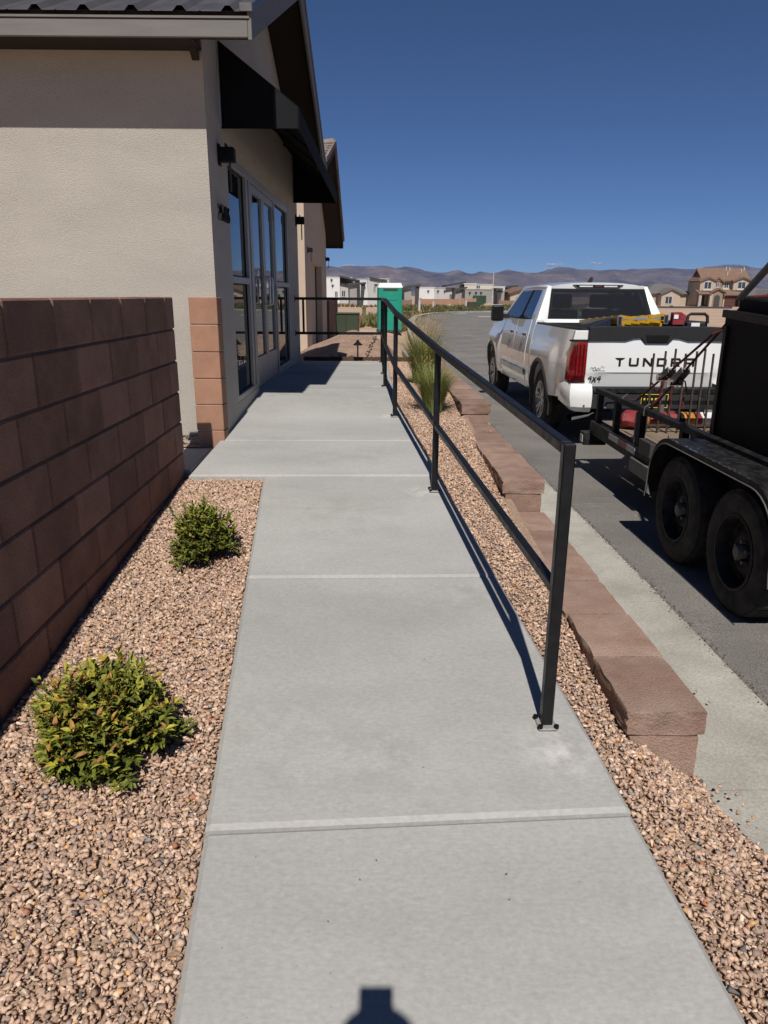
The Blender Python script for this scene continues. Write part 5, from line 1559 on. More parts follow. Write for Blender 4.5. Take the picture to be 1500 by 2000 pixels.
# inner fender web (side skirt above the tyres)
skirt = [(y, z) for y, z in pth]
g = G()
for (ya, za), (yb, zb) in zip(pth, pth[1:]):
    g.add([(FX0_ - 0.002, ya, za), (FX0_ - 0.002, yb, zb), (FX0_ - 0.002, yb, zb - 0.03), (FX0_ - 0.002, ya, za - 0.03)], [(0, 1, 2, 3)])
g.build('fender_lip', M['worn_black'], tr, ws=True)
G().tube([(FX0_ - 0.004, y, z - 0.032) for y, z in pth], 0.004, 6).build('fender_bead', M['grey_steel'], tr, ws=True)
g = G()                                     # paint chipped to bare metal along the outer edge
for k in range(60):
    y = rnd.uniform(3.36, 4.38); w = rnd.uniform(0.004, 0.02); x = FX0_ + abs(rnd.gauss(0, 0.012)) + 0.001
    l = rnd.uniform(0.006, 0.03)
    p = [(x + w * math.cos(a) * 0.5 * rnd.uniform(.5, 1), y + l * math.sin(a) * rnd.uniform(.5, 1), 0.2565) for a in [i * math.pi / 3 for i in range(6)]]
    g.add(p, [tuple(range(6))])
for k in range(14):
    y = rnd.uniform(3.4, 4.5); x = rnd.uniform(1.95, 2.13); l = rnd.uniform(0.003, 0.012)
    p = [(x + l * math.cos(a) * rnd.uniform(.4, 1), y + l * math.sin(a) * rnd.uniform(.4, 1), 0.2565) for a in [i * math.pi / 3 for i in range(6)]]
    if y < 4.39: g.add(p, [tuple(range(6))])
tag(g.build('paint_chips', M['aluminium'], tr, ws=True), kind='stuff')
G().prism([(4.69, -0.165), (4.60, -0.165), (4.665, -0.10), (4.69, -0.10)], FX0_, FX0_ + 0.004, 'x').build('fender_tip', M['aluminium'], tr, ws=True)
for y in (3.0, 4.7): tb('fender_brace', FX1_ + 0.0, TX0 - 0.02, y - 0.02, y + 0.02, -0.14, -0.09)
tb('fender_back', FX1_, FX1_ + 0.006, 3.1, 4.62, -0.165, 0.24)
G().box(1.99, TX1 + 0.2, ctr_f - 0.03, ctr_f + 0.03, -0.205, -0.145).build('axle', M['flat_black'], tr, ws=True)
G().box(1.99, TX1 + 0.2, ctr_r - 0.03, ctr_r + 0.03, -0.205, -0.145).build('axle', M['flat_black'], tr, ws=True)
for y in (ctr_f, ctr_r):
    wl = wheel(2.052, y, -1, 0.335, 0.205, 0.196, alloy=False, parent=tr, cz=-0.165)
    wl.matrix_parent_inverse = PMAT[tr.name].inverted()
    wl = wheel(4.35, y, 1, 0.335, 0.205, 0.196, alloy=False, parent=tr, cz=-0.165)
    wl.matrix_parent_inverse = PMAT[tr.name].inverted()

# ---- big black box strapped on the trailer
bx = thing('black_container', 'large black steel box strapped down on the trailer deck', 'container', (3.1, 2.9, -0.03))
S = 0.055                                        # its rim drops a little towards the rear
def zt(y, z0): return z0 - S * (4.54 - y)
BX0, BX1, BY0, BY1 = 2.245, 3.95, 1.35, 4.56
g = G()
z0, z1 = -0.033, 1.035
g.add([(BX0, BY1, z0), (BX1, BY1, z0), (BX1, BY0, z0), (BX0, BY0, z0), (BX0, BY1, zt(BY1, z1)), (BX1, BY1, zt(BY1, z1)), (BX1, BY0, zt(BY0, z1)), (BX0, BY0, zt(BY0, z1))],
      [(0, 1, 2, 3), (7, 6, 5, 4), (4, 5, 1, 0), (5, 6, 2, 1), (6, 7, 3, 2), (7, 4, 0, 3)])
g.build('box_shell', M['flat_black'], bx, bevel=0.012, ws=True)
g = G()
a, b, c = BX0 + 0.06, BX1 - 0.06, BY1 - 0.03
g.add([(a, c, zt(c, 1.03)), (b, c, zt(c, 1.03)), (b, BY0, zt(BY0, 1.03)), (a, BY0, zt(BY0, 1.03)), (a, c, zt(c, 1.115)), (b, c, zt(c, 1.115)), (b, BY0, zt(BY0, 1.115)), (a, BY0, zt(BY0, 1.115))],
      [(0, 1, 2, 3), (7, 6, 5, 4), (4, 5, 1, 0), (5, 6, 2, 1), (6, 7, 3, 2), (7, 4, 0, 3)])
g.build('box_lid', M['flat_black'], bx, bevel=0.01, ws=True)
G().bar((BX0 - 0.008, BY1 - 0.01, zt(BY1, 1.015)), (BX0 - 0.008, BY0, zt(BY0, 1.015)), 0.03, 0.045).build('rim_flange', M['black_steel'], bx, ws=True)
for y in (4.50, 3.7, 2.9, 2.1): G().box(BX0 - 0.018, BX0 - 0.0005, y - 0.02, y + 0.02, -0.03, 0.94).build('side_rib', M['black_steel'], bx, bevel=0.003, ws=True)
p, q = at(1452, 584, 4.42), at(1640, 392, 3.3)
G().bar(p, q, 0.035, 0.02).build('lift_arm', M['grey_steel'], bx, ws=True)
# ---- straps
def strap(name, label, pts, rpos):
    s_ = thing(name, label, 'strap', pts[0])
    G().tube(pts, 0.009, 6).build('webbing', M['strap'], s_, ws=True)
    a, b = Vector(pts[1]), Vector(pts[2])
    d = (b - a).normalized()
    c = a.lerp(b, rpos)
    sx = d.cross(Vector((0, 0, 1))).normalized()
    g = G()
    for k in (-1, 1): g.bar(c - d * 0.11 + sx * 0.028 * k, c + d * 0.09 + sx * 0.028 * k, 0.006, 0.045)
    g.bar(c - d * 0.12, c + d * 0.02, 0.05, 0.012); g.cyl(c + d * 0.06 - sx * 0.04, c + d * 0.06 + sx * 0.04, 0.02, n=10)
    rb = g.build('ratchet', M['grey_steel'], s_, ws=True)
    G().cyl(c + d * 0.06 - sx * 0.046, c + d * 0.06 + sx * 0.046, 0.028, n=12).build('ratchet_wheel', M['chrome'], rb, ws=False)
    g = G(); e = c + Vector((0.03, -0.05, -0.02))
    g.tube([c, e, e + Vector((0.012, -0.01, -0.06)), e + Vector((0.0, 0.0, -0.14)), e + Vector((0.01, -0.01, -0.21))], 0.006, 5); g.build('loose_tail', M['strap'], s_, ws=True)
    g = G(); h = Vector(pts[-1]); g.tube([h + Vector((0.0, -0.02, 0.05)), h + Vector((-0.03, 0, 0.02)), h + Vector((-0.035, 0, -0.04)), h + Vector((0.03, 0, -0.05))], 0.008, 6); g.build('hook', M['grey_steel'], s_, ws=True)
sA = [(2.40, BY1 + 0.02, 0.97), at(1398, 652, 4.75), at(1242, 782, 6.02), (2.22, 6.12, 0.262)]
sB = [(2.46, 4.36, 1.125), (2.335, 4.46, 1.115), (2.232, 5.50, 0.31), (2.212, 5.56, 0.262)]
strap('ratchet_strap', 'dark red ratchet strap from the box front down to the trailer rail, upper one', sA, 0.55)
strap('ratchet_strap', 'dark red ratchet strap over the box lid down to the trailer rail, nearer one', sB, 0.70)
# ---- upright steel bars in the trailer
rk = thing('bar_rack', 'rack of thin rusty upright steel bars standing at the trailer front', 'rack', (2.8, 6.2, DECK))
for i, x in enumerate((2.46, 2.56, 2.645, 2.735, 2.83, 2.90, 2.975, 3.06, 3.15)):
    lean = 0.035
    G().bar((x - 0.02, 6.22 - lean, DECK + 0.002), (x + 0.005, 6.22 + lean, 0.645 + 0.02 * (i % 3)), 0.014).build('upright_bar', M['rust'], rk, ws=True)
G().bar((2.40, 6.245, 0.225), (3.25, 6.245, 0.225), 0.02, 0.035).build('cross_bar', M['flat_black'], rk, ws=True)
G().bar((2.40, 6.205, 0.03), (3.25, 6.205, 0.03), 0.02, 0.02).build('cross_bar', M['rust'], rk, ws=True)
g = G(); g.tube([(2.46, 6.22, 0.40), (2.50, 6.19, 0.33), (2.56, 6.2, 0.42), (2.53, 6.18, 0.28), (2.48, 6.2, 0.22)], 0.008, 6); g.build('rope_wrap', M['strap'], rk, ws=True)
# ---- bags on the deck
def sack(name, label, c, d, segs, n=14, rr=0.075, flat=0.8):
    t = thing(name, label, 'bag', c)
    c = Vector(c); d = Vector(d)
    L_ = d.length; d.normalize()
    sx = d.cross(Vector((0, 0, 1))).normalized()
    for a, b, mat in segs:
        g = G()
        m = max(3, int((b - a) * 14))
        rows = []
        for i in range(m + 1):
            s_ = a + (b - a) * i / m
            e = min(1, 5 * min(s_, 1 - s_) + 0.45)
            q = c + d * (L_ * s_)
            rows.append([q + sx * (rr * e * 1.25 * math.cos(2 * math.pi * k / n)) + Vector((0, 0, rr * flat * (1 + e * math.sin(2 * math.pi * k / n)) + 0.006 * math.sin(7 * s_ + 3 * k))) for k in range(n)])
        vv = [p for r_ in rows for p in r_]
        ff = [(i * n + k, i * n + (k + 1) % n, (i + 1) * n + (k + 1) % n, (i + 1) * n + k) for i in range(m) for k in range(n)]
        ff += [tuple(reversed(range(n))), tuple(m * n + k for k in range(n))]
        g.add(vv, ff)
        g.build('sack_panel', M[mat], t, smooth=True, ws=True)
    return t
sack('sand_bag', 'red plastic sack slumped on the trailer deck behind the side post', (2.30, 6.45, DECK), (0.22, -0.12, 0), [(0, .75, 'bag_red'), (.75, 1, 'bag_orange')], rr=0.10)
sack('sand_bag', 'red orange and white striped sack lying across the trailer deck', (2.50, 6.50, DECK), (0.80, 0.0, 0), [(0, .38, 'bag_red'), (.38, .46, 'flat_black'), (.46, .60, 'bag_orange'), (.60, .66, 'bag_red'), (.66, .84, 'bag_white'), (.84, .88, 'flat_black'), (.88, 1, 'bag_white')], rr=0.085)
dbl = thing('scrap_timber', 'pale loose boards lying on the trailer deck under the bars', 'boards', (2.6, 5.8, DECK))
for k in range(4):
    G().bar((2.42 + 0.12 * k, 5.5 + 0.1 * k, DECK + 0.012), (2.62 + 0.14 * k, 6.02 - 0.05 * k, DECK + 0.012 + 0.001 * k), 0.07, 0.02).build('board', M['wood'], dbl, ws=True)

for _o in [o for o in COL.objects if o.parent is None and o.name.split('.')[0] in ('utility_trailer', 'black_container', 'ratchet_strap', 'bar_rack', 'sand_bag', 'scrap_timber')]:
    _r = Matrix.Rotation(R(-1.1), 4, 'Z'); _pv = Vector((2.1, 3.9, 0))
    _o.location = _pv + _r @ (_o.location - _pv) + Vector((-0.035, 0, 0)); _o.rotation_euler.z -= R(1.1)

# ================================================================== PLANTS
def tinted(name, V, F, C, mat, parent=None):
    me = bpy.data.meshes.new(name)
    me.from_pydata([tuple(v) for v in V], [], F)
    a_ = me.attributes.new('tint', 'FLOAT_COLOR', 'POINT')
    a_.data.foreach_set('color', np.array([(c[0], c[1], c[2], 1.0) for c in C], np.float32).ravel())
    me.materials.append(mat)
    return link(name, me, parent)
def leaf_at(V, F, C, p, d, up, L_, w, col, r2):
    d = d.normalized()
    s_ = d.cross(up)
    s_ = s_.normalized() if s_.length > 1e-4 else d.orthogonal().normalized()
    nrm = s_.cross(d)
    b = len(V)
    droop = r2.uniform(0.05, 0.30)
    for t, ww, lift in ((0, 0.10, 0), (0.35, 1.0, 0.02), (0.70, 0.70, -0.02), (1.0, 0.0, -0.10)):
        q = p + d * (L_ * t) + nrm * (L_ * lift) - Vector((0, 0, droop * L_ * t * t))
        if t == 1.0: V.append(q); C.append(col)
        else:
            for k in (-1, 0, 1):
                V.append(q + s_ * (w * ww * 0.5 * k) + nrm * (w * 0.18 * ww * abs(k))); C.append(col)
    for r_ in range(2):
        for k in range(2):
            a = b + r_ * 3 + k
            F.append((a, a + 1, a + 4, a + 3))
    F.append((b + 6, b + 7, b + 9)); F.append((b + 7, b + 8, b + 9))
def shrub(name, label, base, rx, ry, h, seed, nst, leaf, new_growth, dark):
    t = thing(name, label, 'shrub', base, 0, 'leafy shrubs in the gravel bed')
    r2 = random.Random(seed)
    V, F, C = [], [], []
    stems = G()
    for i in range(nst):
        a = r2.uniform(0, 2 * math.pi); e = math.sqrt(r2.random())
        # tips spread through a dome
        el = r2.uniform(0.02, 1.0)
        tip = Vector((rx * math.cos(a) * math.cos(el * 1.35) * r2.uniform(.55, 1.12), ry * math.sin(a) * math.cos(el * 1.35) * r2.uniform(.55, 1.12), h * (0.12 + 0.80 * math.sin(el * 1.5)) * r2.uniform(.62, 1.30)))
        lump = 1 + 0.55 * noise.noise((math.cos(a) * 1.7 + seed, math.sin(a) * 1.7, el * 2.0))
        tip = Vector((tip.x * lump, tip.y * lump, tip.z * (0.5 + 0.5 * lump)))
        root = Vector((rx * 0.15 * math.cos(a), ry * 0.15 * math.sin(a), 0.0))
        mid = root.lerp(tip, 0.55) + Vector((0, 0, 0.05 * h))
        stems.tube([root, mid, tip], [0.003, 0.0022, 0.0012], 4, caps=False)
        top = tip.z / h
        nl = 7 if r2.random() < 0.7 else 4
        for k in range(nl):
            s_ = 1 - 0.13 * k
            p = mid.lerp(tip, max(0, s_)) if s_ > 0 else mid
            out = (tip - root).normalized()
            for side in (-1, 0, 1):
                if side == 0 and k > 0: continue
                d = out * r2.uniform(0.5, 1.0) + Vector((r2.gauss(0, .5), r2.gauss(0, .5), r2.gauss(0.15, .38))) + out.cross(Vector((0, 0, 1))) * (0.8 * side)
                fresh = (k < 2) and (top > new_growth) and r2.random() < 0.62
                if fresh: col = r2.choice(([(0.36, 0.32, 0.04), (0.30, 0.30, 0.04), (0.38, 0.21, 0.045), (0.32, 0.15, 0.05), (0.28, 0.29, 0.04), (0.33, 0.31, 0.04)] if not dark else [(0.22, 0.25, 0.035), (0.18, 0.22, 0.03), (0.26, 0.27, 0.04), (0.30, 0.22, 0.04)]))
                else:
                    f_ = r2.uniform(0.7, 1.25)
                    col = tuple(c * f_ for c in r2.choice([(0.13, 0.15, 0.022), (0.17, 0.185, 0.028), (0.085, 0.11, 0.020), (0.21, 0.21, 0.034)]))
                    if dark: col = tuple(c * 0.86 for c in col)
                leaf_at(V, F, C, p, d, Vector((r2.gauss(0, .25), r2.gauss(0, .25), 1)), leaf * r2.uniform(.65, 1.15), leaf * 0.34 * r2.uniform(.8, 1.15), col, r2)
    stems.build('stems', M['stem'], t)
    o = tinted('foliage', V, F, C, M['leaf'], t)
    tag(o, kind='stuff')
    return t
shrub('nandina_shrub', 'large green shrub with bronze and yellow leaf tips, nearest in the gravel', (-0.855, 2.03, ramp(2.03) - 0.03), 0.255, 0.25, 0.24, 3, 470, 0.041, 0.42, False)
shrub('nandina_shrub', 'smaller dark green shrub with upright tips, farther up the gravel bed', (-0.835, 3.53, ramp(3.53) - 0.03), 0.18, 0.19, 0.235, 9, 300, 0.037, 0.60, True)
def dry_ring(x, y, r_, n, seed):
    r2 = random.Random(seed); V, F, C = [], [], []
    for _ in range(n):
        a = r2.uniform(0, 6.28); q = r_ * math.sqrt(r2.random())
        p = Vector((x + q * math.cos(a), y + q * math.sin(a), 0)); p.z = gravel_z(p.x, p.y) + r2.uniform(0.006, 0.012)
        leaf_at(V, F, C, p, Vector((r2.gauss(0, 1), r2.gauss(0, 1), 0.05)), Vector((0, 0, 1)), r2.uniform(0.012, 0.03), r2.uniform(0.004, 0.010), r2.choice([(0.26, 0.11, 0.05), (0.20, 0.10, 0.05), (0.32, 0.18, 0.08)]), r2)
    return V, F, C
V, F, C = dry_ring(-0.78, 3.42, 0.20, 170, 4)
tag(tinted('dry_leaf_litter', V, F, C, M['leaf']), 'dry rust brown leaf litter under the farther shrub', 'leaf litter', kind='stuff')

def grass_clump(name, label, base, h, spread, seed, nb_, seed_heads):
    t = thing(name, label, 'grass clump', base, 0, 'ornamental grasses in the gravel strip')
    r2 = random.Random(seed); V, F, C = [], [], []
    def blade(root, a, lean, L_, w, cols, bend):
        s_ = Vector((-math.sin(a), math.cos(a), 0))
        o_ = Vector((math.cos(a), math.sin(a), 0))
        b = len(V); n = 6
        for i in range(n + 1):
            u = i / n
            q = root + o_ * (lean * u + bend * u * u * u) * L_ + Vector((0, 0, L_ * (u - 0.5 * bend * u ** 3 - 0.25 * lean * u * u)))
            ww = w * (1 - 0.9 * u)
            c = tuple(cols[0][k] + (cols[1][k] - cols[0][k]) * u for k in range(3))
            V.append(q + s_ * ww); V.append(q - s_ * ww); C.extend([c, c])
        for i in range(n):
            F.append((b + 2 * i, b + 2 * i + 1, b + 2 * i + 3, b + 2 * i + 2))
    for i in range(nb_):
        a = r2.uniform(0, 6.283); q = spread * 0.35 * math.sqrt(r2.random())
        root = Vector((q * math.cos(a), q * math.sin(a), 0))
        g1 = r2.choice([(0.10, 0.14, 0.03), (0.13, 0.17, 0.04), (0.16, 0.18, 0.055)])
        g2 = r2.choice([(0.24, 0.27, 0.07), (0.36, 0.34, 0.12), (0.19, 0.24, 0.055)])
        blade(root, a + r2.gauss(0, .5), r2.uniform(0.05, 0.5) * spread / h * 1.3, h * r2.uniform(0.45, 0.9), r2.uniform(0.0020, 0.0042), (g1, g2), r2.uniform(0, 0.55))
    for i in range(seed_heads):
        a = r2.uniform(0, 6.283)
        root = Vector((0.03 * math.cos(a), 0.03 * math.sin(a), 0))
        lean = r2.uniform(0.0, 0.30)
        L_ = h * r2.uniform(0.85, 1.12)
        tan = r2.choice([(0.42, 0.27, 0.10), (0.36, 0.23, 0.09), (0.48, 0.34, 0.16)])
        blade(root, a, lean, L_, 0.0016, ((0.20, 0.19, 0.06), tan), 0.08)
        o_ = Vector((math.cos(a), math.sin(a), 0))
        for k in range(16):
            u = 0.68 + 0.32 * k / 15
            q = root + o_ * (lean * u + 0.08 * u ** 3) * L_ + Vector((0, 0, L_ * (u - 0.04 * u ** 3 - 0.25 * lean * u * u)))
            leaf_at(V, F, C, q, Vector((r2.gauss(0, .6), r2.gauss(0, .6), 1)), o_, 0.030, 0.0035, tan, r2)
    tag(tinted('blades', V, F, C, M['grass'], t), kind='stuff')
    return t
grass_clump('ornamental_grass', 'tall ornamental grass clump with tan seed heads, farther of the pair', (0.655, 8.45, 0.10), 0.84, 0.30, 21, 1500, 130)
grass_clump('ornamental_grass', 'shorter green ornamental grass clump beside the second railing post', (0.625, 6.72, ramp(6.72) - 0.02), 0.60, 0.25, 22, 1200, 14)
ORD = ['leftmost of five', 'second from the left', 'just left of the path light', 'just right of the path light', 'rightmost of five']
def rosette(base, r_, seed, n=26):
    t = thing('dry_plant', 'small dark withered plant behind the edging board, ' + ORD[seed - 40], 'plant', base, 0, 'withered plants behind the landing')
    r2 = random.Random(seed); V, F, C = [], [], []
    for i in range(n):
        a = r2.uniform(0, 6.28); el = r2.uniform(0.2, 1.2)
        root = Vector((r2.gauss(0, r_ * .45), r2.gauss(0, r_ * .3), r2.uniform(0, 0.10)))
        leaf_at(V, F, C, root, Vector((math.cos(a), math.sin(a), el)), Vector((0, 0, 1)), r2.uniform(0.05, 0.10), 0.028, r2.choice([(0.05, 0.035, 0.025), (0.10, 0.075, 0.05), (0.035, 0.03, 0.022), (0.16, 0.12, 0.085)]), r2)
    tag(tinted('leaves', V, F, C, M['leaf'], t), kind='stuff')
for i, (px, py) in enumerate(((648, 694), (664, 693), (683, 692), (695, 690), (720, 692))):
    Y = 11.75 + 0.1 * (i % 3)
    p = at(px, py, Y); p.z = ground_h(p.x, Y) - 0.005
    rosette(p, 0.10, 40 + i)
g = G()
for k in range(5):
    p = at(718 + 4 * k, 690 - 10 * k, 11.9); g.tube([at(712, 692, 11.9), p], 0.006, 5)
tw = thing('dead_branch', 'thin dead branch with curled leaves sticking up behind the edging board', 'branch', at(712, 692, 11.9))
V, F, C = [], [], []
r2 = random.Random(77)
b0 = at(708, 692, 11.9); b0.z = ground_h(b0.x, b0.y) - .01
b1 = at(733, 660, 11.95)
gg = G(); gg.tube([b0, b0.lerp(b1, .5) + Vector((0.02, 0, 0)), b1], [0.006, 0.005, 0.003], 5); gg.build('twig', M['stem'], tw, ws=True)
for k in range(22):
    q = b0.lerp(b1, 0.25 + 0.75 * k / 21)
    leaf_at(V, F, C, q, Vector((r2.gauss(0, 1), r2.gauss(0, .5), r2.uniform(0, 1))), Vector((0, 1, 0)), 0.05, 0.022, (0.06, 0.045, 0.03), r2)
o = tinted('leaves', V, F, C, M['leaf'], tw); o.matrix_parent_inverse = PMAT[tw.name].inverted()
# path light
pl_ = thing('path_light', 'small black mushroom path light standing in the gravel behind the landing', 'path light', (-0.135, 11.2, 0.12))
G().cyl((0, 0, -0.06), (0, 0, 0.26), 0.011, n=10).build('stem', M['flat_black'], pl_)
G().lathe([(0.0, 0.335), (0.020, 0.33), (0.026, 0.305), (0.075, 0.262), (0.072, 0.256), (0.020, 0.275)], (0, 0, 0), 'z', 20).build('shade', M['flat_black'], pl_, smooth=True)
# dirt mound
g = G()
def mnd(u, v):
    x, y = -0.20 + u * 1.35, 15.0 + v * 2.6
    r_ = math.hypot(u, v)
    z = 0.70 * max(0, 1 - r_) ** 0.8 * (1 + 0.35 * noise.noise((x * 1.6, y * 0.9, 3.0))) + 0.10 * noise.noise((x * 4, y * 4, 9.0)) * (1 - r_)
    return (x, y, ground_h(x, y) - 0.03 + max(0, z))
g.grid(mnd, [-1 + i / 16 for i in range(33)], [-1 + i / 16 for i in range(33)])
tag(g.build('dirt_mound', M['mound'], smooth=True, angle=60), 'heap of loose brown dirt behind the landing railing', 'dirt heap')

# ================================================================== MIDDLE DISTANCE
pt = thing('portable_toilet', 'teal green portable toilet with white roof beyond the landing', 'toilet', (1.10, 36.0, -0.62), 0.05)
W_, D_ = 0.56, 0.58
G().box(-W_, W_, -D_, D_, 0.10, 2.08).build('cabin', M['teal'], pt, bevel=0.03, seg=2)
G().box(-W_ - 0.03, W_ + 0.03, -D_ - 0.03, D_ + 0.03, 0.0, 0.12).build('skid', M['trim_grey'], pt, bevel=0.02)
rf = G().add([(-W_ - .03, -D_ - .03, 2.05), (W_ + .03, -D_ - .03, 2.05), (W_ + .03, D_ + .03, 2.05), (-W_ - .03, D_ + .03, 2.05), (-W_ + .04, -D_ + .04, 2.27), (W_ - .04, -D_ + .04, 2.27), (W_ - .04, D_ - .04, 2.27), (-W_ + .04, D_ - .04, 2.27)],
        [(0, 3, 2, 1), (4, 5, 6, 7), (0, 1, 5, 4), (1, 2, 6, 5), (2, 3, 7, 6), (3, 0, 4, 7)]).build('roof', M['white_plastic'], pt, bevel=0.02)
for k in range(7): G().box(-W_ + 0.08 + 0.15 * k, -W_ + 0.13 + 0.15 * k, -D_ + .05, D_ - .05, 2.268, 2.285).build('roof_rib', M['white_plastic'], rf)
G().box(-0.34, 0.34, -D_ - 0.015, -D_ + 0.01, 1.92, 2.02).build('vent_grille', M['util_green'], pt, bevel=0.005)
for x in (-0.50, 0.40): G().box(x, x + 0.10, -D_ - 0.03, -D_ + 0.01, 0.14, 2.04).build('corner_post', M['teal'], pt, bevel=0.01)
G().box(-0.30, 0.30, -D_ - 0.022, -D_ + 0.0, 1.50, 1.56).build('panel_rib', M['teal'], pt, bevel=0.01)
G().box(-0.36, -0.10, -D_ - 0.018, -D_ + 0.0, 1.00, 1.03).build('panel_slot', M['util_green'], pt)
xf = thing('transformer_box', 'dark green utility transformer box on the dirt behind the mound', 'utility box', (-0.78, 30.0, -0.62))
G().box(-0.52, 0.48, -0.45, 0.45, 0.10, 0.98).build('cabinet', M['util_green'], xf, bevel=0.03)
G().box(-0.55, 0.51, -0.48, 0.48, 0.98, 1.04).build('lid', M['util_green'], xf, bevel=0.02)
G().box(-0.62, 0.58, -0.6, 0.55, -0.1, 0.10).build('pad', M['curb'], xf)
G().box(-0.04, -0.03, -0.458, -0.45, 0.14, 0.95).build('door_seam', M['flat_black'], xf)
for px, Y, h in ((711, 44, 0.95), (819, 80, 1.2), (846, 95, 1.1), (910, 100, 1.2)):
    p = at(px, 600, Y); z = ground_h(p.x, Y)
    m_ = thing('marker_post', {711: 'pale green utility pedestal beside red conduit stubs', 819: 'thin pale utility pedestal behind the far kerb, left one', 846: 'thin pale utility pedestal behind the far kerb, middle one', 910: 'thin pale utility pedestal behind the far kerb, right one'}[px], 'pedestal', (p.x, Y, z), 0, 'utility pedestals')
    G().box(-0.11, 0.11, -0.11, 0.11, -0.1, h).build('body', M['h_ltgrey'] if px != 711 else M['weed'], m_, bevel=0.02)
    G().box(-0.13, 0.13, -0.13, 0.13, h, h + 0.06).build('cap', M['h_ltgrey'] if px != 711 else M['weed'], m_, bevel=0.015)
for px in (698, 703):
    p = at(px, 606, 40); z = ground_h(p.x, 40)
    tag(G().tube([(p.x - 0.05, 40, z - 0.2), (p.x, 40, z + 0.3), (p.x + 0.09, 40, z + 0.75)], 0.035, 8).build('conduit_stub', M['pvc_red']),
        'bent red conduit stub sticking out of the dirt, %s one' % ('left' if px == 698 else 'right'), 'conduit', 'conduit stubs')
p = at(925, 598, 98)
ub = thing('utility_cabinet', 'small dark green utility cabinet behind the far kerb', 'utility box', (p.x, 98, ground_h(p.x, 98)))
G().box(-0.8, 0.8, -0.5, 0.5, -0.1, 1.0).build('cabinet', M['util_green'], ub, bevel=0.03)
p = at(963, 560, 140)
lp = thing('light_pole', 'tall thin grey pole rising between the far houses', 'pole', (p.x, 140, -0.9))
G().cyl((0, 0, 0), (0, 0, 6.2), 0.10, 0.07, n=8).build('shaft', M['h_ltgrey'], lp)
G().box(-0.2, 0.2, -0.2, 0.2, -0.3, 0.2).build('footing', M['curb'], lp)

# weeds: stuff
wv, wf = [], []
def tuft(x, y, z, h, r2):
    for k in range(6):
        a = r2.uniform(0, 6.28); l = h * r2.uniform(.5, 1.0); b = len(wv)
        w = h * 0.16
        d = Vector((math.cos(a), math.sin(a), 0))
        s_ = Vector((-d.y, d.x, 0)) * w
        o_ = Vector((x, y, z)) + d * (h * 0.15 * r2.random())
        wv.extend([o_ + s_, o_ - s_, o_ + d * (h * r2.uniform(.2, .7)) + Vector((0, 0, l))])
        wf.append((b, b + 1, b + 2))
r2 = random.Random(5)
for _ in range(2600):
    y = r2.uniform(89.5, 112); x = r2.uniform(2, 27)
    if noise.noise((x * .12, y * .2, 7)) > -0.25: tuft(x, y, ground_h(x, y) - .03, r2.uniform(.25, .75), r2)
for _ in range(2600):
    y = r2.uniform(40, 90); xl = interp(y, ROAD_L) - 0.6
    x = xl - abs(r2.gauss(0, 1.5))
    if noise.noise((x * .3, y * .15, 2)) > -0.2: tuft(x, y, ground_h(x, y) - .03, r2.uniform(.2, .6), r2)
for _ in range(420):
    y = r2.uniform(38, 60); x = r2.uniform(-12, -0.6)
    if noise.noise((x * .4, y * .25, 5)) > 0.40: tuft(x, y, ground_h(x, y) - .03, r2.uniform(.12, .32), r2)
for _ in range(700):
    y = r2.uniform(118, 135); x = r2.uniform(-20, 45); tuft(x, y, ground_h(x, y) - .03, r2.uniform(.3, .7), r2)
me = bpy.data.meshes.new('weeds'); me.from_pydata([tuple(v) for v in wv], [], wf); me.materials.append(M['weed'])
tag(link('weeds', me), 'low green desert weeds growing along the far kerb and dirt', 'weeds', kind='stuff')

